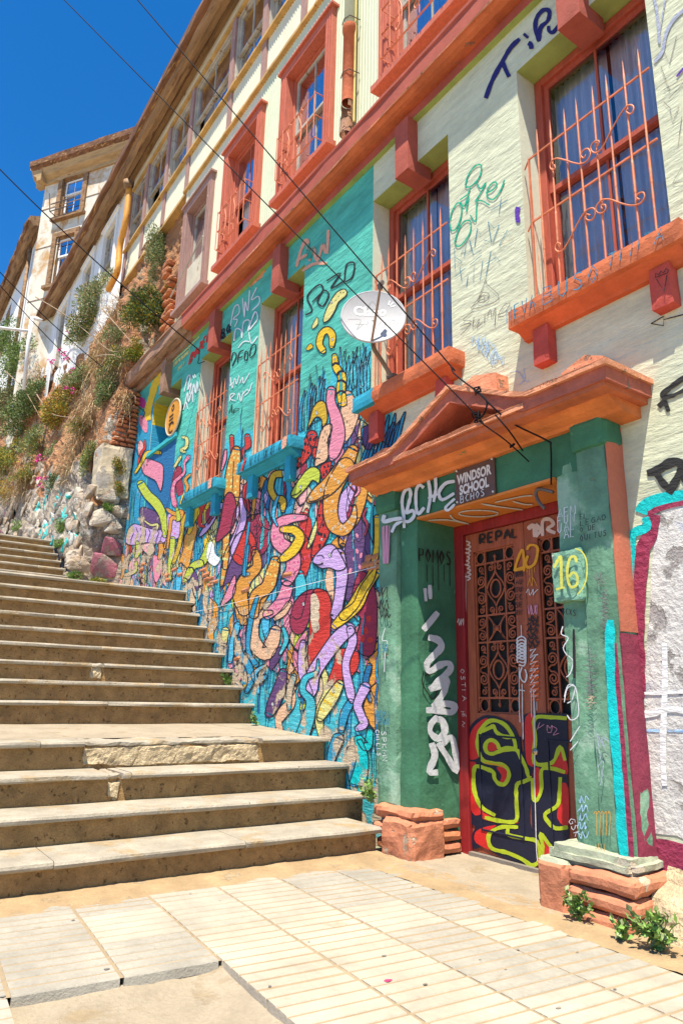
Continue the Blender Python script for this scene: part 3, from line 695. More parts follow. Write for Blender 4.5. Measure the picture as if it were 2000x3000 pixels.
# ---- second floor, corrugated sheet
UW = [(-4.32, -3.17, 'r'), (-6.32, -5.17, 'r'), (-7.95, -6.82, 'r'), (-9.43, -8.36, 'b')]
UY = 3.36; UZ0, UZ1 = 6.70, 8.52
def corrugated(x0, x1, z0, z1, y, openings, pitch=.05, amp=.006, mat_of=None, per=6):
    n = int((x1 - x0) / pitch * per); zs_ = sorted(set([z0, z1] + [v for o in openings for v in o[2:]])); mb = MB(); idx = {}
    def V(i, j):
        if (i, j) not in idx:
            x = x0 + (x1 - x0) * i / n; idx[i, j] = len(mb.v); mb.v.append((x, y + amp * math.sin(2 * math.pi * (x - x0) / pitch), zs_[j]))
        return idx[i, j]
    for i in range(n):
        xm = x0 + (x1 - x0) * (i + .5) / n
        for j in range(len(zs_) - 1):
            zm = (zs_[j] + zs_[j + 1]) / 2
            if any(o[0] < xm < o[1] and o[2] < zm < o[3] for o in openings): continue
            mb.f.append((V(i, j), V(i + 1, j), V(i + 1, j + 1), V(i, j + 1))); mb.m.append(mat_of(xm, zm) if mat_of else 0)
    return mb
mb = corrugated(-9.5, XR, 6.36, 9.0, UY, [(a + .09, b - .09, UZ0 + .03, UZ1 - .06) for a, b, _ in UW], mat_of=lambda x, z: 0 if x < -7.0 - .3 * noise.noise(Vector((x * 2, z * 2, 0))) else 1)
up = mb.build('sheet_wall', [CREAM, SAGEC], B, smooth=True)
mb = MB(); mb.box(-9.52, -9.43, UY - .015, 4.2, 6.36, 9.0); mb.build('corner_board', CREAM, B)
for i in range(5):   # lapped sheet joints
    z = 7.35 + .02 * i
rail_src = None
for i, (a, b, t) in enumerate(UW):
    fm = REDW if t == 'r' else BROWNW; mb = MB(); bw = .135
    mb.box(a, a + bw, UY - .065, UY + .14, UZ0, UZ1 - .10); mb.box(b - bw, b, UY - .065, UY + .14, UZ0, UZ1 - .10)
    mb.box(a - .0, b + .0, UY - .067, UY + .14, UZ1 - .10, UZ1 + .02)
    mb.box(a - .035, b + .035, UY - .10, UY + .05, UZ1 + .02, UZ1 + .055)
    for e in (.03, .075): mb.box(a + e, a + e + .018, UY - .078, UY - .065, UZ0, UZ1 - .1); mb.box(b - e - .018, b - e, UY - .078, UY - .065, UZ0, UZ1 - .1)
    cs = mb.build('window_casing', fm, B, bevel=.003)
    mb = MB(); mb.rbox(a - .05, b + .05, UY - .12, UY + .12, UZ0 - .075, UZ0, 0, cell=.07, amp=.004, rnd_=.006, seed=i); mb.build('window_sill', fm, cs)
    window(a + bw + .002, b - bw - .002, UZ0 + .002, UZ1 - .105, UY + .05, fm, GREYW if i != 2 else REDW, GLASSU, 7.60 if t == 'r' else 7.5, fw=.03, sw=.035, curtain=(t == 'r'), low_open=(i == 2))
    if t == 'r':
        ry = UY - .145; mb = MB(); ra, rb = a + .16, b - .16
        for z in (6.83, 7.12, 7.42): mb.tube([(ra, UY, z), (ra, ry, z), (rb, ry, z), (rb, UY, z)], .008, 5)
        rl = mb.build('balcony_rail', IRON, B)
        n = 7
        for k in range(n):
            x = ra + (rb - ra) * k / (n - 1)
            if rail_src is None:
                mb = MB(); mb.tube([(0, 0, 0), (0, 0, .60)], .0065, 5); rail_src = mb.build('bar', IRON, rl); o_ = rail_src
            else: o_ = like(rail_src, rl)
            o_.location = (x, ry - .014, 6.83)
        mb = MB()
        for fx in (-1, 1):
            cxx = (ra + rb) / 2 + fx * .13
            mb.tube(crom([(cxx + .03, ry - .02, 7.32), (cxx + .05, ry - .02, 7.36), (cxx, ry - .02, 7.38), (cxx - .03, ry - .02, 7.32), (cxx + .03, ry - .02, 7.15), (cxx + .03, ry - .02, 6.98), (cxx - .03, ry - .02, 6.92), (cxx - .05, ry - .02, 6.97), (cxx - .01, ry - .02, 7.0)], 5), .006, 5)
        mb.build('scroll', IRON, rl, smooth=True)
    else:
        mb = MB(); mb.tube([(a + .02, UY - .16, 6.92), (b - .02, UY - .12, 7.42)], .013, 6); mb.build('loose_rod', GREYW, B)
        mb = MB(); mb.box(a + bw + .03, b - bw - .03, UY + .015, UY + .03, UZ0 + .04, 7.40); mb.build('board', M('pale_board', (.56, .50, .38), var=.2, vs=3, bump=.2, wear=.58, wcol=(.4, .3, .17), ws=3), B)
# ---- third floor
for z, y in ((9.0, 3.30), (9.72, 3.285)):
    mb = MB(); mb.rbox(-12.86 if z > 9.3 else -9.6, XR, y, 3.42, z - .03, z + .025, 0, cell=.12, amp=.006, rnd_=.006, seed=z); mb.build('ledge', OCHRE, B)
POST = [-12.80, -11.79, -10.65, -9.58, -8.0, -6.94, -5.9, -4.8, -3.6, -2.4]
mb = corrugated(-12.84, XR, 9.03, 9.69, UY, [], mat_of=lambda x, z: 0); mb.build('sheet_wall', CREAM, B, smooth=True)
mb = MB(); mb.box(-12.84, XR, UY, UY + .1, 11.16, 11.75); mb.build('frieze_board', M('weathered_white_board', (.60, .56, .46), var=.2, vs=3, bump=.2, stretch=(.6, 1, 6), wear=.58, wcol=(.38, .24, .12), ws=3), B)
mb = MB(); mb.rbox(-12.84, XR, 3.30, 3.40, 11.10, 11.17, 0, cell=.2, amp=.004, rnd_=.004); mb.build('head_ledge', OCHRE, B)
for k, x in enumerate(POST):
    mb = MB(); mb.box(x - .065, x + .065, UY - .045, UY + .06, 9.752, 11.098); mb.box(x - .06, x + .06, UY - .03, UY + .06, 9.03, 9.685); mb.build('post', BROWNW, B)
    if k + 1 < len(POST): window(x + .067, POST[k + 1] - .067, 9.75, 11.095, UY - .01, GREYW, GREYW, GLASSU, 10.38 + rnd.uniform(-.05, .05), fw=.03, sw=.035, curtain=(k % 3 != 1), low_open=(k in (1, 3)))
# soffit of the overhanging third floor and the eave
mb = MB(); mb.box(-12.84, -9.5, UY - .02, 4.4, 8.96, 9.02); mb.build('floor_edge', OCHRE, B)
pr = [(3.45, 11.52), (3.26, 11.50), (3.22, 11.43), (3.12, 11.41), (3.05, 11.45), (3.02, 11.52), (2.95, 11.53), (2.93, 11.56), (2.93, 11.68), (2.96, 11.70), (5.2, 12.5), (5.2, 11.52)]
mb = MB(); mb.prof(pr, -12.92, XR, [1, 0, 1, 1, 1, 0, 0, 0, 0, 0, 0, 0], seg=120, amp=.018, seed=3); mb.build('eave', [RUST, RUSTL], B)
# ---- downpipe
mb = MB(); x = -4.78; mb.tube([(x, 3.27, 11.3), (x, 3.27, 7.80)], .062, 10)
dp = mb.build('downpipe', SAGEC, B, smooth=True)
mb = MB(); mb.tube([(x, 3.27, 7.84), (x, 3.27, 7.76), (x, 3.27, 7.75), (x - .005, 3.27, 6.86)], [.078, .078, .066, .066], 12, caps=False)
o_ = mb.build('pipe_section', TERRA, dp, smooth=True); o_['label'] = 'terracotta painted lower length of the downpipe'
mb = MB(); n = 12
for r_ in range(6):
    for k in range(n):
        a = 2 * math.pi * k / n; z = 6.86 - r_ * .075; mb.v.append((x - .01 - .004 * r_ + .066 * math.cos(a), 3.27 + .066 * math.sin(a), z))
for r_ in range(5):
    for k in range(n):
        if (k in (8, 9, 10) and r_ < 3) or (k in (7, 11) and r_ == 1): continue
        k2 = (k + 1) % n; mb.f.append((r_ * n + k, r_ * n + k2, (r_ + 1) * n + k2, (r_ + 1) * n + k)); mb.m.append(0)
mb.build('broken_pipe_end', M('corroded_pipe', (.40, .22, .13), var=.5, vs=9, bump=.5, wear=.56, wcol=(.08, .04, .025), ws=9), dp, smooth=True)
mb = MB(); mb.tube([(x + .06, 3.30, 9.0), (x + .063, 3.30, 6.6)], .012, 5); mb.build('service_pipe', M('yellow_pipe', (.62, .50, .16), var=.2, bump=.1), dp)
for z in (7.2, 7.9, 8.6): mb = MB(); mb.tube([(x + .09, 3.34, z), (x + .07, 3.22, z), (x, 3.195, z), (x - .07, 3.22, z)], .006, 4); mb.build('pipe_clip', DARKMET, dp)
# ================================================================== hillside and neighbouring houses
def lerp_tab(tab, x):
    for (a, va), (b, vb) in zip(tab, tab[1:]):
        if b <= x <= a: return va + (vb - va) * (a - x) / (a - b)
    return tab[0][1] if x > tab[0][0] else tab[-1][1]
ZBT = [(-9, 5.9), (-11.10, 5.9), (-11.11, 2.35), (-12.2, 3.3), (-13.3, 3.38), (-34, 7.1)]
ZTT = [(-9, 9.0), (-12.9, 9.0), (-13.3, 8.85), (-16.5, 9.15), (-19.5, 9.4), (-22, 9.9), (-26, 10.8), (-34, 12.5)]
def bank_y(x, z):
    if x > -11.12: return 3.47
    zb, zt = lerp_tab(ZBT, x), lerp_tab(ZTT, x)
    t = min(1.15, max(0, (z - zb) / (zt - zb))); return 2.60 + .76 * t ** .85 - .012 * (x + 11.15) - .13 * max(0, -x - 17.5)
def bank_n(p, k=1.):
    return (.13 * noise.noise(p * 1.1) + .09 * noise.noise(p * 2.7 + Vector((3, 1, 7))) + .045 * noise.noise(p * 6.5) + .03 * noise.noise(p * 15)) * k
mb = MB()
def bank_grid(cols, nz):
    o = len(mb.v)
    for (x, yf, dirv, zb, zt, k) in cols:
        for j in range(nz + 1):
            z = zb + (zt - zb) * j / nz; p = Vector((x, yf(z), z)); mb.v.append(tuple(p + dirv * bank_n(p, k)))
    for i in range(len(cols) - 1):
        for j in range(nz): a = o + i * (nz + 1) + j; mb.f.append((a, a + nz + 1, a + nz + 2, a + 1)); mb.m.append(0)
ca = []; x = -9.3
while x > -11.5: ca.append((x, lambda z: 3.47, Vector((0, -1, 0)), 5.8, 9.0, .75 if x < -9.6 else .3)); x -= .07
bank_grid(ca, 46)
cb = []
for k in range(13):
    s = k / 12; cb.append((-11.10 - .05 * s, (lambda z, s=s: 3.5 + (bank_y(-11.16, z) - 3.5) * s), Vector((1, -s * .5, 0)).normalized(), 2.25, 9.0, .8))
x = -11.17
while x > -34: cb.append((x, (lambda z, x=x: bank_y(x, z)), Vector((.25, -1, 0)).normalized(), lerp_tab(ZBT, x) - .25, lerp_tab(ZTT, x) + .15, 1.)); x -= .09 + .012 * (-x - 11)
bank_grid(cb, 90)
RUBW = M('rubble_masonry', (.33, .27, .21), var=.5, vs=6, bump=1., bs=7, bd=.10, fine=.5, wear=.56, wcol=(.50, .46, .40), ws=5, wear2=.60, w2col=(.19, .11, .06), w2s=4)
for i, f in enumerate(mb.f):
    p = Vector(mb.v[f[0]]); zb = lerp_tab(ZBT, p.x)
    if p.x < -11.0 and p.z < zb + 1.55 + .45 * noise.noise(p * 1.3): mb.m[i] = 1
bank = struct(mb.build('embankment', [SOIL, RUBW], smooth=False))
def on_bank(px, py, off=0.):
    y = 3.0
    for _ in range(14):
        p = onY(px, py, y); y = .5 * y + .5 * bank_y(p.x, p.z)
    p = onY(px, py, y - off)
    if p.x > -11.18 and p.z < 5.95: p = onX(px, py, -11.08 + off)
    return p
# rubble retaining wall at the foot
import bmesh
RW = thing('retaining_wall', 'rubble stone retaining wall splashed with turquoise, white and pink paint beside the upper steps', 'wall', (-11.1, 2.6, 2.4))
RWI = Vector((-11.1, 2.6, 2.4))
def stone_mesh(seed, mat):
    r = random.Random(seed); bm = bmesh.new()
    for k in range(15):
        v = Vector((r.uniform(-1, 1), r.uniform(-1, 1), r.uniform(-1, 1))); m = max(abs(v.x), abs(v.y), abs(v.z)); v = v / m * r.uniform(.8, 1)
        bm.verts.new((v.x * .5, v.y * .5, v.z * .5))
    bmesh.ops.convex_hull(bm, input=bm.verts); bmesh.ops.delete(bm, geom=[v for v in bm.verts if not v.link_faces], context='VERTS')
    bmesh.ops.bevel(bm, geom=list(bm.edges), offset=.035, segments=1, affect='EDGES')
    me = bpy.data.meshes.new('stone'); bm.to_mesh(me); bm.free(); me.materials.append(mat); return me
SM = {}
for mname, m in (('n', STONE), ('w', STONEW), ('t', STONET), ('p', STONEP)): SM[mname] = [stone_mesh(hash(mname) % 7 + k * 11 + ord(mname), m) for k in range(4)]
def stone(px, py, w, h, kind, depth=.16, out=.0):
    p = on_bank(px, py, out); me = rnd.choice(SM[kind]); o = bpy.data.objects.new('stone', me); COL.objects.link(o); o.parent = RW
    o.location = p - RWI
    side = p.x > -11.2
    o.rotation_euler = (rnd.uniform(-.12, .12), rnd.uniform(-.2, .2), (math.pi / 2 if side else 0) + rnd.uniform(-.15, .15)); o.scale = (w, depth, h); return o
# large blocks on the end facing down the steps
for px, py, w, h, k in ((305, 1655, .42, .34, 'p'), (250, 1662, .36, .3, 'n'), (330, 1600, .34, .26, 'p'), (268, 1585, .4, .3, 'p'), (225, 1590, .3, .3, 't'), (300, 1520, .42, .3, 'w'), (258, 1500, .36, .28, 'w'),
                        (330, 1545, .3, .24, 'w'), (225, 1525, .3, .26, 't'), (318, 1455, .36, .26, 'w'), (272, 1445, .32, .26, 'n'), (345, 1500, .22, .2, 'n'), (235, 1450, .28, .24, 'w'), (345, 1650, .2, .3, 'n'),
                        (215, 1640, .28, .26, 'n'), (200, 1600, .26, .26, 't'), (240, 1690, .3, .2, 'n'), (320, 1695, .3, .16, 'n'), (350, 1580, .2, .24, 'n'), (350, 1420, .2, .24, 'n')):
    stone(px, py, w * 1.15, h * 1.15, k, .20, -.01)
for k in range(240):
    t = rnd.random(); px = rnd.uniform(-20, 235); base = 1588 + (px - 166) * .14 if px < 166 else 1590 + (px - 166) * 1.4
    py = base - rnd.uniform(0, 1) ** 1.3 * (250 - px * .1)
    kind = rnd.choice('nnwn')
    if 110 < px < 215 and 1390 < py < 1590: kind = rnd.choice('ttwwt')
    elif px < 60 and rnd.random() < .2: kind = 'p'
    s = rnd.uniform(.13, .30); stone(px, py, s * rnd.uniform(1, 1.7), s * rnd.uniform(.8, 1.5), kind, .11, rnd.uniform(-.03, .01))
# render and brickwork of the end pier
mb = MB(); mb.rbox(-11.5, -11.0, 2.86, 3.38, 4.05, 4.95, 0, cell=.08, amp=.022, freq=3, rnd_=.02, seed=4)
mb.v = [(a - RWI.x, b - RWI.y, c - RWI.z) for a, b, c in mb.v]; mb.build('pier', PIER, RW)['label'] = 'cream rendered pier at the end of the retaining wall'
bsrc = None
for r in range(13):
    z = 4.99 + r * .078; n = 2 if r % 2 else 3
    for k in range(n):
        w_ = (.42 - r * .012) / n; y = 2.98 + .03 * r * .4 + w_ * k + rnd.uniform(-.01, .01) + (.02 if r % 2 else 0)
        if bsrc is None:
            mb = MB(); mb.rbox(-.5, .5, -.5, .5, -.5, .5, 0, cell=.33, amp=.05, freq=2.2, rnd_=.07, seed=2); bsrc = mb.build('brick', BRICK, RW); o = bsrc
        else: o = like(bsrc, RW)
        o.scale = (.34, w_ * .94, .055); o.location = Vector((-11.18 + rnd.uniform(-.025, .03), y + w_ / 2, z)) - RWI; o.rotation_euler = (rnd.uniform(-.03, .03), rnd.uniform(-.08, .04), rnd.uniform(-.06, .06))
for k in range(46):   # courses climbing beside the bare cornice and the upper storey corner
    if k < 26: p = onY(*((392 - k * 3.1 + rnd.uniform(-10, 10)), (985 + k * 8.2 + rnd.uniform(-6, 6))), 3.30)
    else: p = onY(498 + rnd.uniform(-9, 9) - (k - 26) * .2, 770 + (k - 26) * 10.5 + rnd.uniform(-4, 4), 3.40)
    o = like(bsrc, RW); o.scale = (.24, .16, .06); o.location = p - RWI; o.rotation_euler = (rnd.uniform(-.05, .05), rnd.uniform(-.12, .12), rnd.uniform(-.2, .2))

# ---- white sheet-clad house
HW = thing('white_sheet_house', 'low white corrugated house with rusty eave and orange drainpipe above the bank', 'house', (-13, 3.34, 7))
def loc_to(root, mb):
    mi = root.matrix_basis.inverted() if False else None
    L = root.location; mb.v = [(a - L.x, b - L.y, c - L.z) for a, b, c in mb.v]; return mb
ww = [(-14.62, -13.72, 9.75, 11.15), (-16.35, -15.5, 9.75, 11.15), (-18.75, -17.8, 9.2, 11.1)]
B_keep = B; B = HW
def win_at(*a, **k):
    before = set(bpy.data.objects); fr = window(*a, **k)
    for o in set(bpy.data.objects) - before:
        if o.parent == B: o.location = -B.location
    return fr
mb = corrugated(-19.9, -12.96, 6.4, 11.6, 3.34, ww, pitch=.10, amp=.012); loc_to(HW, mb).build('sheet_wall', WHITEC, HW, smooth=True)
mb = MB(); mb.box(-19.88, -12.96, 3.9, 7, 6.4, 11.5); loc_to(HW, mb).build('interior_core', DARK, HW)
mb = MB(); mb.box(-19.9, -19.86, 3.34, 7, 6.4, 11.5); loc_to(HW, mb).build('end_wall', WHITEC, HW)
for i, o in enumerate(ww):
    win_at(*o, 3.36, GREYW, GREYW, GLASSU, (o[2] + o[3]) / 2 - .1, fw=.05, curtain=(i != 2))
    mb = MB()
    for e in ((o[0] - .11, o[0], o[2] - .1, o[3] + .12), (o[1], o[1] + .11, o[2] - .1, o[3] + .12), (o[0], o[1], o[3], o[3] + .12)): mb.box(e[0], e[1], 3.29, 3.37, e[2], e[3])
    mb.box(o[0] - .16, o[1] + .16, 3.25, 3.36, o[3] + .12, o[3] + .16); loc_to(HW, mb).build('window_casing', WHITEC, HW)
pr2 = [(y, z + .02) for y, z in pr]
mb = MB(); mb.prof(pr2, -20.1, -12.94, [1, 0, 1, 1, 1, 0, 0, 0, 0, 0, 0, 0], seg=60, amp=.03, seed=9); loc_to(HW, mb).build('eave', [RUST, RUSTL], HW)
q = [onY(px, py, 3.16) for px, py in ((379, 552), (370, 640), (352, 720), (345, 790), (330, 825), (318, 850))]
mb = MB(); mb.tube(crom(q, 5), .062, 9); loc_to(HW, mb).build('drainpipe', ORANGE, HW, smooth=True)
mb = MB(); mb.tube([q[0] + Vector((-.05, -.02, .03)), q[0] + Vector((.1, -.06, .06))], [.075, .10], 10); loc_to(HW, mb).build('pipe_mouth', RUSTL, HW, smooth=True)
# loose boards and a green shutter at the far end
for k, (px, py, h, tl) in enumerate(((95, 1180, 1.1, .12), (115, 1150, 1.4, .06), (140, 1120, 1.5, -.05), (70, 1210, .9, .1))):
    p = onY(px, py, 3.2); mb = MB(); mb.box(-.16, .16, -.012, .012, -h / 2, h / 2); o = mb.build('loose_board', WHITEC, HW); o.location = p - HW.location; o.rotation_euler = (0, tl, 0)
# ---- tall rusty-white house
B = thing('tall_rusty_house', 'tall white house streaked with rust with two small casement windows', 'house', (-20.675, 2.719, 0))
B.rotation_euler = (0, 0, math.atan2(1.837, 2.815)); TH = B
tn = Vector((.546, -.837, 0)); ta = Vector((.837, .546, 0)); T0 = Vector((-20.675, 2.719, 0))
def tl_(px, py):
    p = onP(px, py, T0, tn); return (p - T0).dot(ta), p.z
a1, a2 = tl_(187, 545), tl_(238, 603); b1, b2 = tl_(167, 715), tl_(207, 804); c1_ = tl_(352, 490)
tw = [(a1[0], a2[0], min(a1[1], a2[1]) - .25, max(a1[1], a2[1]) + .2), (b1[0], b2[0], min(b1[1], b2[1]) - .25, max(b1[1], b2[1]) + .2), (c1_[0], c1_[0] + .9, c1_[1] - 1.3, c1_[1])]
mb = corrugated(0, 7, 6, 16.4, 0, tw, pitch=.35, amp=.004, per=2); mb.build('front_wall', WHITER, TH)
mb = MB(); mb.box(0, .02, .004, 6, 6, 16.4); mb.build('side_wall', WHITER, TH); mb = MB(); mb.box(.05, 7, .5, 6, 6, 16.4); mb.build('interior_core', DARK, TH)
for i, o in enumerate(tw):
    window(*o, .03, RUSTL, WHITE, GLASSU, o[2] + (o[3] - o[2]) * .62, fw=.05, sw=.05, curtain=False)
    mb = MB()
    for e in ((o[0] - .16, o[0], o[2], o[3] + .16), (o[1], o[1] + .16, o[2], o[3] + .16), (o[0], o[1], o[3], o[3] + .16)): mb.box(e[0], e[1], -.06, .1, e[2], e[3])
    mb.box(o[0] - .22, o[1] + .22, -.14, .1, o[2] - .1, o[2]); mb.build('window_casing', RUSTL, TH)
    if i == 0:
        mb = MB()
        for z in (o[2] + .1, o[2] + .35): mb.tube([(o[0] - .1, -.28, z), (o[1], -.28, z)], .018, 5)
        mb.tube([(o[0] - .1, 0, o[2] + .1), (o[0] - .1, -.28, o[2] + .1), (o[0] - .2, -.3, o[2] + .75)], .018, 5); mb.build('balcony_rail', DARKMET, TH)
for z in (14.0, 12.2, 15.4): mb = MB(); mb.box(0, 7, -.012, .001, z, z + .025); mb.build('sheet_joint', RUSTL, TH)
THC = M('rusty_cream_cornice', (.44, .29, .14), var=.35, vs=3, bump=.3, wear2=.58, w2col=(.24, .11, .05), w2s=3, stretch=(.5, .5, 4))
prc = [(.1, 16.3), (-.06, 16.3), (-.08, 16.42), (-.22, 16.52), (-.30, 16.72), (-.40, 16.80), (-.42, 16.98), (-.36, 17.02), (.1, 17.05)]
mb = MB(); mb.prof(prc, -.32, 7, [1, 1, 1, 1, 0, 0, 0, 0, 0], seg=30, amp=.015); mb.build('cornice', [RUST, THC], TH)
mb = MB(); mb.prof([(a, z) for a, z in prc], -.3, 6, 1, seg=20, amp=.015); mb.v = [(y, x, z) for x, y, z in mb.v]; mb.build('cornice', THC, TH)
# ---- farthest house at the left
B = thing('far_rusty_house', 'farthest white house at the left edge with sagging rusty eave', 'house', (-22, 2.95, 8)); FH = B
mb = corrugated(-32, -21.9, 6, 15.7, 2.98, [(-27.9, -26.6, 13.2, 15.3)], pitch=.14, amp=.015); loc_to(FH, mb).build('sheet_wall', WHITEC, FH, smooth=True)
mb = MB(); mb.box(-32, -21.95, 3.3, 7, 6, 15.7); loc_to(FH, mb).build('interior_core', DARK, FH)
win_at(-27.9, -26.6, 13.2, 15.3, 3.0, RUSTL, RUSTL, GLASSU, 14.3, fw=.25, curtain=False)
mb = MB(); mb.prof([(y - .40, z + 4.25) for y, z in pr], -32, -21.9, [1, 0, 1, 1, 1, 0, 0, 0, 0, 0, 0, 0], seg=40, amp=.06, seed=12); loc_to(FH, mb).build('eave', [RUST, RUSTL], FH)
mb = MB(); mb.tube([(-22.9, 2.86, 15.4), (-23.0, 2.86, 13), (-23.05, 2.86, 9)], .06, 7); loc_to(FH, mb).build('drainpipe', RUSTL, FH, smooth=True)
B = B_keep
# ---- white pipe frame standing among the bushes
mb = MB(); q = [onX(px, py, -17.0) for px, py in ((71, 1140), (84, 1000), (95, 930), (124, 940))]
mb.tube([q[0], q[1], q[2]], .045, 8); mb.tube([q[2], q[3]], .045, 8)
pf = thing('pipe_frame', 'white bent pipe frame rising from the bushes at the left', 'pipe', tuple(q[0]))
loc_to(pf, mb).build('upright', WHITE, pf, smooth=True)
mb = MB(); mb.tube([onX(-40, 955, -17.0), onX(84, 970, -17.0)], .038, 8); loc_to(pf, mb).build('crossbar', WHITE, pf, smooth=True)
# ================================================================== plants
LG = [M('leaf_green', (.13, .19, .045), var=.4, vs=8, bump=0, rough=.6, fine=0), M('leaf_grey_green', (.24, .28, .13), var=.35, vs=8, bump=0, rough=.6, fine=0),
      M('leaf_dark', (.055, .10, .03), var=.4, vs=8, bump=0, rough=.6, fine=0), M('leaf_yellow', (.36, .27, .025), var=.35, vs=8, bump=0, rough=.6, fine=0),
      M('leaf_fresh', (.17, .30, .06), var=.35, vs=8, bump=0, rough=.5, fine=0), M('dry_straw', (.44, .33, .19), var=.3, vs=6, bump=0, fine=0),
      M('twig', (.26, .18, .11), var=.3, vs=6, bump=0, fine=0), M('pink_petal', (.62, .05, .28), var=.3, vs=8, bump=0, fine=0), M('leaf_orange', (.40, .20, .035), var=.35, vs=8, bump=0, fine=0)]
def leaf(mb, p, d, up, l, w, mi):
    s = d.cross(up)
    if s.length < 1e-3: s = Vector((1, 0, 0))
    s.normalize(); n = s.cross(d)
    mb.add([p, p + d * l * .45 + s * w * .5 + n * w * .12, p + d * l, p + d * l * .45 - s * w * .5 + n * w * .12], [(0, 1, 2, 3)], mi)
def rv(r): 
    while True:
        v = Vector((r.uniform(-1, 1), r.uniform(-1, 1), r.uniform(-1, 1)))
        if .05 < v.length < 1: return v.normalized()
def shrub(name, label, c, rx, ry, rz, n, ls, mix, seed, cat='shrub', group=None, clumps=14, flowers=0, droop=0.):
    r = random.Random(seed); root = thing(name, label, cat, tuple(c), group); tw = MB(); fo = MB()
    cl = []
    for k in range(clumps):
        d = rv(r); f = r.uniform(.25, .9); q = Vector((d.x * rx * f, d.y * ry * f - .15 * ry, d.z * rz * f)); cl.append((q, r.uniform(.28, .5)))
        base = Vector((0, ry * .6, -rz * .7)); tw.tube(crom([base, base * .4 + q * .5 + Vector((0, 0, .05)), q], 3), [.012, .011, .010, .009, .007, .006, .004], 4, 6)
    for k in range(n):
        q, s = cl[int(r.random() * len(cl))]; d = rv(r); f = r.random() ** .45
        p = q + Vector((d.x * rx * s * f, d.y * ry * s * f, d.z * rz * s * f)); dd = (d * .8 + rv(r) * .6 + Vector((0, -.2, .45 - droop))).normalized()
        m = r.choices(range(len(mix)), [w_ for _, w_ in mix])[0]; mi = mix[m][0]
        leaf(fo, p, dd, rv(r), ls * r.uniform(.6, 1.3), ls * .45 * r.uniform(.7, 1.2), mi)
    for k in range(flowers):
        q, s = cl[int(r.random() * len(cl))]; d = rv(r); p = q + Vector((d.x * rx * s, d.y * ry * s - .03, d.z * rz * s)) * 1.05
        for e in range(6): leaf(fo, p + rv(r) * ls * .5, rv(r), rv(r), ls * .9, ls * .8, 7)
    fo.build('foliage', LG, root); tw.build('stem', LG, root); return root
def px_size(p, px): return px / F_PX * (p - CAM).dot(c2w(Vector((0, 0, 1))))
G, GG, DK, YL, FR, ST, OR = 0, 1, 2, 3, 4, 5, 8
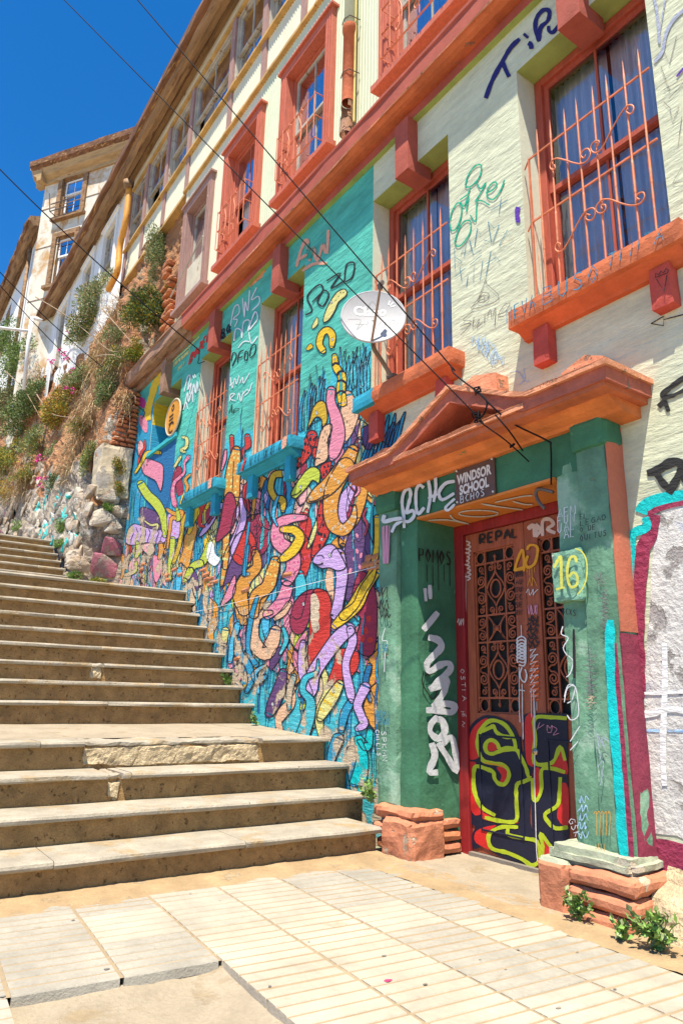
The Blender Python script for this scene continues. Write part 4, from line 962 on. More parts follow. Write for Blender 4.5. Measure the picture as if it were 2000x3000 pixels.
SH = [
 ('grey green shrub on the ridge left of the orange drainpipe', 245, 985, 44, 40, 1400, ((GG, 5), (G, 3), (ST, 1)), 0),
 ('olive shrub half way down the ridge beside the bricks', 340, 1060, 40, 36, 1400, ((G, 4), (YL, 2), (GG, 2)), 0),
 ('grey green scrub below the pink flowers', 215, 1130, 40, 34, 1300, ((GG, 4), (G, 3), (ST, 1)), 0),
 ('yellowish scrub right below the golden bush', 235, 1255, 34, 34, 1000, ((YL, 2), (G, 3), (ST, 2)), 0),
 ('dark green bush between the pipe frame and golden bush', 105, 1175, 44, 50, 1700, ((G, 5), (DK, 3)), 0),
 ('green scrub left of the narrow green shrub', 105, 1300, 40, 40, 1300, ((G, 4), (GG, 3), (YL, 1)), 0),
 ('olive scrub on top of the rubble at the left', 75, 1400, 38, 30, 1000, ((YL, 2), (G, 4), (OR, 1)), 0),
 ('leafy tangle in front of the far white house', 25, 1010, 50, 45, 1500, ((FR, 3), (G, 4), (GG, 2)), 0),  # label, px, py, half width px, half height px, leaves, mix
 ('grey green shrub hanging below the third floor windows', 468, 735, 42, 95, 2600, ((GG, 6), (G, 3), (YL, .5)), 'hang'),
 ('large dark shrub with yellow flowers above the cornice end', 440, 925, 62, 75, 3200, ((G, 5), (DK, 3), (YL, 2)), 0),
 ('low yellow flowering shrub right above the bare cornice', 400, 1035, 38, 34, 1300, ((YL, 4), (G, 3), (FR, 2)), 0),
 ('grey bushy shrub under the orange drainpipe', 300, 870, 58, 52, 1900, ((GG, 5), (ST, 2), (G, 2)), 0),
 ('olive shrub mixed with straw left of the bank ridge', 270, 945, 52, 50, 1700, ((G, 4), (DK, 2), (YL, 1), (ST, 2)), 0),
 ('round golden yellow bush in the middle of the bank', 184, 1190, 55, 62, 3000, ((YL, 4), (OR, 2.5), (G, 3)), 0),
 ('dark shrub under drooping straw beside the brick pier', 312, 1130, 36, 50, 1600, ((DK, 3), (G, 5), (ST, 1)), 0),
 ('narrow green shrub below the golden bush', 155, 1330, 22, 52, 1000, ((G, 5), (GG, 3)), 0),
 ('small dark tuft on the rubble under the narrow green shrub', 160, 1408, 16, 26, 600, ((DK, 5), (G, 2)), 0),
 ('upright green shrub left of the cream pier', 258, 1345, 20, 50, 1000, ((G, 5), (YL, 1.5), (GG, 2)), 0),
 ('olive shrub between the cream pier and the mural', 348, 1372, 24, 34, 900, ((G, 3), (YL, 3), (OR, 1)), 0),
 ('lower olive tuft between the pier and the mural', 350, 1425, 22, 26, 650, ((G, 3), (YL, 3), (OR, 2)), 0),
 ('leafy bush around the white pipe frame', 62, 1065, 62, 55, 2200, ((G, 5), (FR, 2), (GG, 2)), 0),
 ('straggly grey bush at the left edge below the pipe frame', 20, 1160, 55, 50, 1700, ((GG, 5), (ST, 2), (G, 2)), 0),
 ('dense green bush on the left half of the bank', 62, 1225, 52, 50, 2000, ((G, 5), (DK, 2), (GG, 2)), 0),
 ('yellow green bush at the left edge above the rubble', 22, 1345, 45, 48, 1700, ((YL, 3), (G, 4), (FR, 1)), 0),
 ('ochre scrub at the left edge of the rubble wall', 18, 1440, 32, 34, 900, ((OR, 3), (YL, 3), (G, 2)), 0),
 ('olive shrub on the corner of the upper storey brickwork', 503, 840, 16, 32, 700, ((G, 4), (YL, 3)), 0),
 ('grey tuft on the bank left of the third floor', 335, 985, 30, 30, 800, ((GG, 4), (G, 3), (ST, 1)), 0),
 ('green tuft on the bank right of the golden bush', 250, 1085, 34, 34, 1000, ((G, 4), (GG, 3)), 0),
 ('green weed on the pink stones of the retaining wall', 262, 1598, 22, 12, 350, ((FR, 4), (G, 3)), 0),
 ('green weed on the white stones of the retaining wall', 275, 1555, 26, 12, 350, ((FR, 4), (G, 3)), 0),
 ('green weed in the top of the white stones', 325, 1492, 20, 14, 350, ((FR, 4), (G, 3)), 0),
 ('green weed at the foot of the retaining wall by the steps', 222, 1690, 18, 12, 300, ((FR, 4), (G, 3)), 0),
 ('small weed at the top right end of the upper steps', 178, 1596, 12, 14, 260, ((FR, 4), (G, 3)), 0),
 ('green weed on the rubble above the upper steps', 55, 1545, 26, 14, 350, ((FR, 3), (G, 4)), 0),
 ('green tuft under the turquoise painted stones', 180, 1545, 16, 20, 350, ((FR, 3), (G, 4)), 0),
 ('weed beneath the pink block at the end of the wall', 290, 1702, 18, 8, 220, ((FR, 3), (YL, 2)), 0)]
for k, (lab, px, py, hw, hh, n, mix, fl) in enumerate(SH):
    p = on_bank(px, py, .10 if hw > 24 else .05); s = px_size(p, 1); side = p.x > -11.2
    wid = hw * s * (1.1 if side else 2.4); n = int(n * 1.5)
    ls = max(.035, min(.075, hw * s * .14)); n = int(n * 1.5)
    nm = 'weed' if hh < 22 else 'shrub'
    shrub(nm, lab, p, (wid * .6 if side else wid), min(.6, max(.12, hw * s * 1.0)), hh * s * 1.12, n, ls, mix, 100 + k, nm, flowers=0)
def tuft(label, p, n, l, spread, seed, mi=ST, cat='grass tuft', lean=(0, -.5, .3), name='dry_grass', w_=.006):
    r = random.Random(seed); root = thing(name, label, cat, tuple(p)); mb = MB()
    for k in range(n):
        b = Vector((r.uniform(-1, 1) * spread, r.uniform(-.2, .2) * spread, r.uniform(-1, 1) * spread)); d = (Vector(lean) + rv(r) * .8).normalized(); ll = l * r.uniform(.5, 1.2)
        pts = [b, b + d * ll * .5, b + d * ll * .85 + Vector((0, 0, -.12 * ll)), b + d * ll + Vector((0, 0, -.45 * ll))]; s = d.cross(Vector((0, 0, 1))).normalized() * w_
        for a, c, f0, f1 in zip(pts, pts[1:], (1, .9, .6), (.9, .6, .1)): mb.add([a - s * f0, a + s * f0, c + s * f1, c - s * f1], [(0, 1, 2, 3)], mi)
    mb.build('blades', LG, root); return root
for k, (lab, px, py, n, l, sp) in enumerate((('pale dry grass spilling beside the large dark shrub', 345, 930, 200, .4, .3), ('dry straw drooping over the dark shrub by the pier', 300, 1075, 220, .45, .28), ('dry grass on the ridge left of the bricks', 300, 1010, 160, .4, .3),
        ('dry grass right of the golden bush', 262, 1210, 220, .42, .32), ('straw hanging on the lower bank', 225, 1300, 180, .4, .3), ('straw on the bank above the turquoise stones', 200, 1390, 160, .35, .28), ('dry grass at the left of the bank', 110, 1130, 240, .5, .4),
        ('dry grass under the yellow shrub on the cornice end', 360, 1100, 300, .4, .25), ('straw along the underside of the bare cornice', 372, 1190, 200, .3, .18), ('dry grass low on the left bank', 70, 1420, 300, .5, .4))):
    tuft(lab, on_bank(px, py, .06), n, l, sp, 300 + k)
for k, (lab, pts) in enumerate((('long bare stalk arching across the bank top', ((105, 870), (165, 905), (215, 940), (270, 985), (330, 1030), (385, 1010))), ('bent dry stalk below the long bare one', ((300, 905), (340, 950), (388, 1005))), ('bare twig among the left bushes', ((20, 1090), (70, 1140), (120, 1225))), ('thin dry twig beside the golden bush', ((105, 1150), (150, 1210), (230, 1225))), ('dry twig under the yellow shrub', ((280, 1045), (330, 1040), (385, 1065))))):
    q = [on_bank(a, b, .35) for a, b in pts]; mb = MB(); c = crom(q, 5); mb.tube(c, [.016 * (1 - .7 * i / len(c)) for i in range(len(c))], 5); root = thing('dry_stalk', lab, 'stalk', tuple(q[0])); loc_to(root, mb).build('stem', LG[6], root)
for k, (lab, px, py, n) in enumerate((('pink flowers at the foot of the white house', 150, 1055, 5), ('pink flowers right of the white house boards', 190, 1045, 5), ('magenta flower cluster beside the grey shrub', 221, 1092, 9), ('single pink bloom over the white wall', 205, 973, 3), ('pink flowers above the rubble on the left', 121, 1345, 7), ('pink flowers on the rubble wall', 126, 1410, 6), ('pink bloom over the golden bush', 205, 1140, 3), ('pink blooms on the bank ridge', 185, 1028, 4))):
    p = on_bank(px, py, .22); root = thing('flower_sprig', lab, 'flowers', tuple(p)); mb = MB(); r = random.Random(k)
    for e in range(n):
        b = rv(r) * .09; mb.tube([Vector((0, .15, -.15)), b * .5 + Vector((0, .05, -.05)), b], [.006, .005, .003], 4, 6)
        for f in range(9): leaf(mb, b + rv(r) * .03, rv(r), rv(r), .045, .04, 7)
    mb.build('blossom', LG, root)
# weeds by the steps and the portal
def broad(label, p, n, h, spread, seed, ls=.05, name='weed'):
    r = random.Random(seed); root = thing(name, label, 'weed', tuple(p)); fo = MB(); tw = MB()
    for k in range(n):
        a = r.uniform(0, 2 * math.pi); f = r.uniform(.2, 1); tip = Vector((math.cos(a) * spread * f, -abs(math.sin(a)) * spread * f * .8 - .01, h * r.uniform(.35, 1)))
        c = crom([Vector((0, 0, 0)), tip * .5 + Vector((0, 0, h * .15)), tip], 4); tw.tube(c, [.004 - .0003 * i for i in range(len(c))], 4, 4)
        for e in range(9):
            b = Vector(c[min(len(c) - 1, 2 + e * (len(c) - 2) // 9)]); d = (rv(r) + Vector((0, -.4, .35))).normalized(); leaf(fo, b, d, rv(r), ls * r.uniform(.6, 1.2), ls * .6 * r.uniform(.8, 1.2), r.choice((FR, FR, G, GG)))
    fo.build('foliage', LG, root); tw.build('stem', LG, root)
broad('leafy weed on top of the left pedestal beside the mural', Vector((-4.13, 3.17, .30)), 16, .16, .11, 1, .045)
broad('leafy weed growing in front of the brick pedestal', Vector((-2.37, 3.05, .0)), 15, .15, .09, 2, .036)
broad('large leafy weed at the right edge of the pavement', Vector((-1.93, 3.02, -.01)), 24, .18, .14, 3, .042)
broad('small leafy weed right of the brick pedestal', Vector((-2.09, 2.99, -.01)), 10, .11, .06, 4, .034)
broad('weed growing where the seventh step meets the mural', onX(686, 2000, -6.90) + Vector((.02, -.05, -.05)), 10, .13, .09, 5, .05)
broad('tiny weed at the mural foot on the landing', onX(764, 2124, -6.22) + Vector((0, -.05, 0)), 8, .10, .06, 6, .04)
# rubble and earth under the right-hand wall
mb = MB()
for a in range(29):
    for b in range(13):
        x = -2.10 + 1.7 * a / 28; t = b / 12; z = -.02 + .27 * t ** .8; y = 3.10 + .27 * t + .05 * noise.noise(Vector((x * 5, t * 3, 1))) + .025 * noise.noise(Vector((x * 14, t * 9, 3))); mb.v.append((x, y, z + .03 * noise.noise(Vector((x * 6, t * 4, 8)))))
for a in range(28):
    for b in range(12): k = a * 13 + b; mb.f.append((k, k + 13, k + 14, k + 1)); mb.m.append(0)
stuff(mb.build('rubble_footing', RUBBLE, pave))
# ================================================================== dish, cables, signs
def text_mesh(s, size, font_off=0.):
    cu = bpy.data.curves.new('lettering', 'FONT'); cu.body = s; cu.size = size; cu.offset = font_off; cu.resolution_u = 3
    o = bpy.data.objects.new('lettering', cu); COL.objects.link(o); bpy.context.view_layer.update()
    me = bpy.data.meshes.new_from_object(o.evaluated_get(bpy.context.evaluated_depsgraph_get())); vs = [v.co.copy() for v in me.vertices]; fs = [tuple(p.vertices) for p in me.polygons]
    bpy.data.objects.remove(o); bpy.data.meshes.remove(me)
    return vs, fs
dc = onY(1093, 925, 2.98); v = (CAM - dc).normalized(); pz = (Vector((0, 0, 1)) - v * v.z).normalized()
dn = (v * .76 + pz * .65).normalized(); e1 = Vector((0, 0, 1)).cross(dn).normalized(); e2 = dn.cross(e1)
R0 = px_size(dc, 93); DSH = thing('satellite_dish', 'grey satellite dish mounted on the orange sill of the second window', 'satellite dish', tuple(dc))
def dp_(u, w_, off=0.): return e1 * u + e2 * w_ - dn * (.045 * (1 - (u * u + w_ * w_) / (R0 * R0))) + dn * off
mb = MB(); nr, na = 9, 40
for sgn in (0, -.006):
    o = len(mb.v); mb.v.append(tuple(dp_(0, 0, sgn)))
    for i in range(1, nr + 1):
        for k in range(na): a = 2 * math.pi * k / na; mb.v.append(tuple(dp_(R0 * i / nr * math.cos(a), R0 * i / nr * math.sin(a), sgn)))
    for k in range(na): mb.f.append((o, o + 1 + k, o + 1 + (k + 1) % na)); mb.m.append(0)
    for i in range(nr - 1):
        for k in range(na): b = o + 1 + i * na; mb.f.append((b + k, b + na + k, b + na + (k + 1) % na, b + (k + 1) % na)); mb.m.append(0)
pan = mb.build('reflector', DISH, DSH, smooth=True)
mb = MB(); mb.tube([dp_(R0 * 1.003 * math.cos(2 * math.pi * k / 40), R0 * 1.003 * math.sin(2 * math.pi * k / 40), -.008) for k in range(41)], .009, 6, caps=False); mb.build('rim', M('dish_rim', (.42, .42, .43), bump=0), DSH, smooth=True)
vs, fs = text_mesh('Claro', .115, .004); wd = max(p.x for p in vs)
mb = MB(); mb.add([dp_(p.x - wd * .60, p.y + .035, .002) for p in vs], fs)
for a in (.15, .75, 1.35): mb.add([dp_(wd * .44 + math.cos(a) * r_ + math.sin(a) * s_, .105 + math.sin(a) * r_ - math.cos(a) * s_, .002) for r_, s_ in ((.022, -.006), (.06, -.006), (.06, .006), (.022, .006))], [(0, 1, 2, 3)])
mb.build('lettering', WHITE, pan)
sc = M('pencil_scrawl', (.33, .33, .34), bump=0)
mb = MB()
def scr_line(pts, w_=.0028):
    c = crom(pts, 4)
    for a, b in zip(c, c[1:]):
        d = Vector((b[0] - a[0], b[1] - a[1])); 
        if d.length < 1e-6: continue
        n_ = Vector((-d.y, d.x)).normalized() * w_ * .5
        mb.add([dp_(a[0] + n_.x, a[1] + n_.y, .0025), dp_(a[0] - n_.x, a[1] - n_.y, .0025), dp_(b[0] - n_.x, b[1] - n_.y, .0025), dp_(b[0] + n_.x, b[1] + n_.y, .0025)], [(0, 1, 2, 3)])
for L_ in ([(-.06, .06), (-.01, .17), (.05, .05), (-.06, .06)], [(-.02, .09), (.01, .1), (.015, .07), (-.01, .07), (-.02, .09)], [(-.2, -.02), (-.1, -.01), (-.13, -.12), (-.08, -.05)], [(-.14, -.06), (-.05, -.05)], [(-.04, -.02), (-.05, -.1), (-.01, -.1)], [(.03, -.02), (.02, -.1), (.06, -.03), (.08, -.09), (.1, -.02), (.09, -.12)], [(.13, -.06), (.17, -.05), (.16, -.02), (.13, -.05), (.14, -.1), (.2, -.06)]): scr_line(L_)
mb.build('scrawl', sc, pan)
lnb = onP(1113, 845, dc + dn * .17, dn); bot = dc + dp_(-.01, -R0 * .98, 0)
mb = MB(); mb.tube([bot, bot * .7 + lnb * .3, lnb], [.011, .011, .010], 6); loc_to(DSH, mb).build('feed_arm', M('rusty_arm', (.22, .13, .075), var=.3, bump=.2), DSH)
mb = MB(); mb.tube([lnb - dn * .01, lnb + Vector((0, 0, .03)), lnb + Vector((.0, .02, .07))], [.02, .022, .018], 8); mb.tube([lnb + Vector((-.02, 0, .03)), lnb + Vector((.03, 0, .035))], .017, 7); loc_to(DSH, mb).build('receiver', DARKMET, DSH)
mt = onY(1148, 1092, 3.26); mt.z = 3.515
mb = MB(); mb.tube(crom([dc - dn * .05, dc - dn * .10 - pz * .12, onY(1095, 1022, 3.08), onY(1120, 1060, 3.17), mt], 5), .018, 7); loc_to(DSH, mb).build('mast', M('mast_brown', (.20, .15, .11), var=.3, bump=.2), DSH, smooth=True)
mb = MB(); mb.box(mt.x - .04, mt.x + .04, mt.y - .025, mt.y + .05, 3.513, 3.54); loc_to(DSH, mb).build('foot_plate', DARKMET, DSH)
# cables
def cable(name, label, pts, r, cat='cable', extra=()):
    root = thing(name, label, cat, tuple(pts[0])); mb = MB(); mb.tube(crom(pts, 6), r, 5); loc_to(root, mb).build('strand', WIREM, root)
    for nm, ps, rr in extra: mb = MB(); mb.tube(crom(ps, 4), rr, 5); loc_to(root, mb).build(nm, WIREM, root)
    return root
def at(px, py, d): return CAM + ray(px, py) * d
def ncoil(c, r, n, seed):
    q = random.Random(seed); return [c + Vector((q.uniform(-1, 1), q.uniform(-.6, .6), q.uniform(-1, 1))) * r for _ in range(n)]
A0 = at(150, -45, 9.0); A1 = onY(1378, 1200, 2.93); B0 = at(370, -45, 9.0); B1 = onY(1395, 1145, 2.93)
A0 = A1 + (A0 - A1) * 2.2; B0 = onY(1305, 1055, 3.1) + (B0 - onY(1305, 1055, 3.1)) * 2.2
def sag(a, b, s, n=10): return [a.lerp(b, k / n) - Vector((0, 0, s * 4 * (k / n) * (1 - k / n))) for k in range(n + 1)]
cable('overhead_cable', 'lower left black cable running from the sky down to the portal pediment', sag(A0, A1, .02) + [onY(1405, 1235, 2.95), onY(1480, 1290, 3.05), onY(1548, 1352, 3.24)], .0045,
      extra=(('splice', ncoil(onY(1395, 1222, 2.93), .038, 16, 3), .004), ('tie', ncoil(onY(1500, 1305, 3.06), .015, 8, 4), .005)))
cable('overhead_cable', 'upper right black cable running from the sky down to the portal pediment', sag(B0, onY(1305, 1055, 3.1), .02) + [onY(1320, 1075, 3.05), onY(1330, 1095, 3.02), onY(1380, 1135, 2.95), B1, onY(1440, 1190, 2.94), onY(1500, 1240, 3.05), onY(1600, 1290, 3.17), onY(1612, 1310, 3.225), onY(1613, 1420, 3.25)], .0055,
      extra=(('splice', ncoil(B1, .025, 14, 5), .005), ('loose_loop', [B1, onY(1425, 1175, 2.93), onY(1415, 1215, 2.93), onY(1395, 1228, 2.93)], .006), ('loose_end', [onY(1450, 1215, 2.95), onY(1490, 1262, 3.0), onY(1530, 1320, 3.22)], .005)))
cable('overhead_cable', 'thin cable crossing the sky in front of the tall rusty house', sag(at(-30, 465, 12), onY(585, 1027, 3.3), .08), .009, extra=(('tail', [onY(585, 1027, 3.3), onY(583, 1050, 3.33), onY(581, 1065, 3.36), onY(600, 1058, 3.38)], .006),))
cable('overhead_cable', 'thin cable low over the white house roof', sag(at(-30, 765, 13), on_bank(300, 1075, .3), .06), .008)
cable('overhead_cable', 'second thin cable just beneath the other over the white house', sag(at(-30, 800, 13), on_bank(240, 1085, .3), .05), .008)
cable('thin_cable', 'thin pale paint-splashed cable strung low across the mural', sag(onY(540, 1800, 3.385), onY(1100, 1660, 3.36),   .01), .0022).children[0].data.materials[0] = WHITE
# school sign
SG = thing('school_sign', 'dark brown WINDSOR SCHOOL sign over the door', 'sign', (-3.333, 3.245, 2.285))
mb = MB(); mb.box(0, .362, 0, .012, 0, .262); mb.build('board', M('sign_brown', (.11, .055, .035), var=.25, vs=6, bump=.1, rough=.45, wear=.72, wcol=(.2, .13, .09), ws=8), SG, bevel=.002)
for s, z in (('WINDSOR', .145), ('SCHOOL', .065)):
    vs, fs = text_mesh(s, .083, .0035); wd = max(p.x for p in vs); k = (.315 if s == 'WINDSOR' else .27) / wd
    mb = MB(); mb.add([(.022 + p.x * k + (.02 if s == 'SCHOOL' else 0), -.0022, z + p.y * 1.12) for p in vs], fs); mb.build('lettering', M('sign_letters', (.66, .62, .60), var=.08, bump=0), SG)
mb = MB()
for x in (.018, .345):
    for z in (.02, .242): mb.tube([(x, -.006, z), (x, .002, z)], .0075, 8)
mb.build('screw', M('screw_head', (.6, .58, .55), bump=0), SG)
# round sign by the recessed window
c = onY(507, 1222, 3.36); RS = thing('round_sign', 'round orange wooden sign with dark lettering hung in the recess beside the mural', 'sign', tuple(c)); R1 = .275
mb = MB(); n = 40
mb.tube([(0, 0, 0), (0, .018, 0)], R1, n); mb.build('disc', M('orange_disc', (.62, .27, .03), var=.25, vs=5, bump=.25, wear=.66, wcol=(.35, .12, .02), ws=6), RS)
mb = MB(); mb.tube([(R1 * math.cos(2 * math.pi * k / n), .004, R1 * math.sin(2 * math.pi * k / n)) for k in range(n + 1)], .014, 6, caps=False); mb.build('rim', M('disc_rim', (.52, .42, .33), bump=0), RS, smooth=True)
INK0 = M('sign_ink', (.05, .025, .012), bump=0)
mb = MB(); q_ = R1 / .335
for dx in (-.09, -.02, .05): mb.box(-.17, .02, -.0045, -.003, dx - .017, dx + .017)
for k in range(14): a = .6 + k * .36; mb.box(-.03 + .11 * math.cos(a) - .016, -.03 + .11 * math.cos(a) + .016, -.0045, -.003, -.19 + .09 * math.sin(a) - .018, -.19 + .09 * math.sin(a) + .018)
for k in range(8): a = k * .8; mb.box(-.03 + .05 * math.cos(a) - .016, -.03 + .05 * math.cos(a) + .016, -.0045, -.003, .19 + .05 * math.sin(a) - .016, .19 + .05 * math.sin(a) + .016)
mb.v = [(x * q_, y, z * q_) for x, y, z in mb.v]; mb.build('lettering', INK0, RS)
# ================================================================== painted mural and graffiti (thin paint films on the real surfaces)
def PM(name, col, **k):
    d = dict(var=.14, vs=4, bump=.55, bs=5, stretch=(2, 1, 8), bd=.03, wear=.665, wcol=(.55, .43, .29), ws=3.4, rough=.8, sw=True, we=.035); d.update(k); return M('paint_' + name, col, **d)
C_ = dict(yellow=PM('yellow', (.70, .45, .02)), orange=PM('orange', (.62, .27, .04)), red=PM('red', (.52, .035, .025)), crimson=PM('crimson', (.30, .025, .06)), pink=PM('pink', (.66, .22, .31)),
          rose=PM('rose', (.62, .08, .22)), peach=PM('peach', (.68, .41, .25)), lilac=PM('lilac', (.52, .34, .62)), purple=PM('purple', (.11, .05, .15)), lime=PM('lime', (.45, .52, .055)),
          pale=PM('pale', (.62, .57, .20)), cyan=PM('cyan', (.05, .42, .50), wear2=.60, w2col=(.22, .52, .58), w2s=2), blue=PM('blue', (.02, .27, .45), wear2=.63, w2col=(.10, .40, .52), w2s=2), deep=PM('deep', (.012, .13, .30)), sky=PM('sky', (.07, .42, .62)), tan=PM('tan', (.58, .44, .29)),
          ink=PM('ink', (.012, .012, .022), wear=.70), white=PM('white', (.76, .76, .74), wear=.70), teal=PM('teal', (.05, .36, .33)), mustard=PM('mustard', (.52, .33, .02)), magenta=PM('magenta', (.45, .03, .20)),
          plaster=PM('plaster', (.58, .46, .32), wear=.6, wcol=(.45, .30, .2), ws=5), flesh=PM('flesh', (.72, .36, .36)), green=PM('green', (.0, .36, .22), wear=None), navy=PM('navy', (.012, .016, .13), wear=None),
          pencil=PM('pencil', (.16, .15, .15), wear=.6), bluepen=PM('bluepen', (.03, .20, .32), wear=.62), ghost=PM('ghost', (.33, .36, .46), wear=.62), salmon=PM('salmon', (.68, .33, .22), wear=.58, wcol=(.02, .3, .22)),
          turq=PM('turq', (.0, .50, .50), stretch=None, bs=24), wine=PM('wine', (.28, .03, .075), stretch=None, bs=20, bump=.8), limew=PM('limewash', (.60, .58, .54), wear=.58, wcol=(.38, .35, .33), ws=3.2, stretch=None, bs=24, bump=.8, bd=.025, wear2=.60, w2col=(.42, .45, .52), w2s=2.2), black=PM('black', (.02, .02, .02), wear=.72),
          lightblue=PM('lightblue', (.32, .50, .72), wear=.60), violet=PM('violet', (.10, .03, .33), wear=None))
GL = dict(sw=False, wear=None, bump=.2, stretch=None, bs=30, rough=.55)
C_.update(dnavy=PM('door_navy', (.010, .012, .03), **GL), dred=PM('door_red', (.58, .022, .02), **GL), dlime=PM('door_lime', (.42, .50, .02), **GL), dwhite=PM('door_white', (.66, .62, .60), **GL), dorange=PM('door_orange', (.70, .30, .01), **GL),
          dsalmon=PM('door_salmon', (.62, .45, .40), **GL), dred2=PM('door_orange_red', (.75, .12, .02), **GL), dblack=PM('door_black', (.02, .015, .015), **GL), sprayw=PM('spray_white', (.62, .63, .64), **GL), sprayy=PM('spray_yellow', (.62, .60, .10), **GL),
          dpink=PM('door_pink', (.6, .25, .35), **GL))
MN = list(C_); MI = {k: i for i, k in enumerate(MN)}; ML = [C_[k] for k in MN]
_cnt = [0]
class Paint:
    """2-D drawing in measured photo units, laid on a plane of the building"""
    def __init__(s, zm, to3, nrm): s.zm, s.to3, s.n = zm, to3, nrm; s.mb = None
    def new(s): s.mb = MB(); return s
    def P(s, x, y, off): p = s.to3(*s.zm(x, y)); return p + s.n * off
    def off(s, layer): _cnt[0] += 1; return .0022 + layer * .0011 + (_cnt[0] % 40) * .00002
    def fill(s, pts, col, layer=0, sm=4):
        q = crom(pts, sm, True) if sm else pts; o = s.off(layer); s.mb.poly([s.P(x, y, o) for x, y in q], MI[col]); return s
    def line(s, pts, w, col, layer=0, sm=4, closed=False, taper=False):
        q = crom(pts, sm, closed) if sm else list(pts)
        if closed: q = q + [q[0]]
        o = s.off(layer); L_, R_ = [], []; N_ = len(q)
        for i, p in enumerate(q):
            a, b = q[max(0, i - 1)], q[min(N_ - 1, i + 1)]; dx, dy = b[0] - a[0], b[1] - a[1]; l = math.hypot(dx, dy) or 1
            ww = w * .5 * ((1 - .75 * i / N_) if taper else 1) * (1 + .34 * noise.noise(Vector((p[0] * .9 / w, p[1] * .9 / w, _cnt[0] * .37)))) * (.82 if i in (0, N_ - 1) and not closed else 1); nx, ny = -dy / l * ww, dx / l * ww; oo = o + i * .000012
            L_.append(s.P(p[0] + nx, p[1] + ny, oo)); R_.append(s.P(p[0] - nx, p[1] - ny, oo))
        s.mb.add(L_ + R_, [(i, i + 1, N_ + i + 1, N_ + i) for i in range(N_ - 1)], MI[col]); return s
    def dot(s, x, y, rx, ry, col, layer=0, n=14, rot=0.):
        c, d = math.cos(rot), math.sin(rot); return s.fill([(x + rx * math.cos(2 * math.pi * k / n) * c - ry * math.sin(2 * math.pi * k / n) * d, y + rx * math.cos(2 * math.pi * k / n) * d + ry * math.sin(2 * math.pi * k / n) * c) for k in range(n)], col, layer, 0)
    def eye(s, x, y, r, layer, white='white'):
        s.dot(x, y, r * .8, r * 1.15, 'ink', layer); s.dot(x, y, r * .55, r * .85, white, layer + .4); s.dot(x, y, r * .25, r * .42, 'ink', layer + .8); return s
    def blob(s, pts, col, layer=2, ow=5, eye=None, sm=4, name='painted_creature', par=None, extra=None, spots=None):
        s.new(); s.fill(pts, col, layer, sm); s.line(pts, ow, 'ink', layer + .8, sm, True)
        if spots: s._spots(spots, layer)
        if eye: s.eye(*eye, layer + 1.0)
        if extra: extra(s)
        return s.done(name, par)
    def _spots(s, sp, layer):
        col, pts, rx, ry = sp
        for x, y in pts: s.dot(x, y, rx * rnd.uniform(.7, 1.2), ry * rnd.uniform(.7, 1.2), col, layer + .4, 8, rnd.uniform(-.4, .4))
    def eel(s, path, widths, col, layer=2, ow=5, eye=None, spot=None, name='painted_eel', par=None, stripe=None, extra=None):
        n = 6; W_ = [(w_,) for w_ in widths] if len(widths) == len(path) else None
        q = crom(path, n); ws = [t[0] for t in crom(W_, n)] if W_ else [widths[0] + (widths[-1] - widths[0]) * i / (len(q) - 1) for i in range(len(q))]
        Lp, Rp = [], []
        for i, p in enumerate(q):
            a, b = q[max(0, i - 1)], q[min(len(q) - 1, i + 1)]; dx, dy = b[0] - a[0], b[1] - a[1]; l = math.hypot(dx, dy) or 1
            Lp.append((p[0] - dy / l * ws[i] / 2, p[1] + dx / l * ws[i] / 2)); Rp.append((p[0] + dy / l * ws[i] / 2, p[1] - dx / l * ws[i] / 2))
        s.new(); o = s.off(layer); m = len(q)
        def cap(i, sgn):
            p = q[i]; a, b = (q[0], q[1]) if i == 0 else (q[-2], q[-1]); d = math.atan2(b[1] - a[1], b[0] - a[0]) + (math.pi if i == 0 else 0); r = ws[i] / 2
            return [(p[0] + math.cos(d + t) * r, p[1] + math.sin(d + t) * r) for t in (1.2, .8, .4, 0, -.4, -.8, -1.2)]
        A, Bc = cap(0, 1), cap(m - 1, 1)
        V = [s.P(*p, o + i * .00001) for i, p in enumerate(Lp)] + [s.P(*p, o + i * .00001) for i, p in enumerate(Rp)]
        s.mb.add(V, [(i, i + 1, m + i + 1, m + i) for i in range(m - 1)], MI[col])
        s.mb.poly([s.P(*p, o + .00001) for p in [Rp[0], Lp[0]] + A[::-1]] if False else [s.P(*p, o) for p in A], MI[col]); s.mb.poly([s.P(*p, o + .0004) for p in Bc], MI[col])
        ring = Lp + Bc + Rp[::-1] + A
        s.line(ring, ow, 'ink', layer + .8, 0, True)
        if spot:
            sc_, k_, rr = spot
            for i in range(2, m - 1, k_):
                for e in (-.27, .05, .3):
                    if rnd.random() < .85: t = rnd.uniform(-.06, .06) + e; p = q[i]; x = p[0] + (Lp[i][0] - Rp[i][0]) * t; y = p[1] + (Lp[i][1] - Rp[i][1]) * t; s.dot(x, y, rr * rnd.uniform(.6, 1.1), rr * 1.5 * rnd.uniform(.6, 1.1), sc_, layer + .4, 8)
        if stripe:
            sc_, k_ = stripe
            for i in range(k_, m - 1, k_): s.line([Lp[i], q[max(0, i - 1)], Rp[i]], ow * 2.4, sc_, layer + .5, 3)
        if eye: s.eye(*eye, layer + 1.0)
        if extra: extra(s)
        return s.done(name, par)
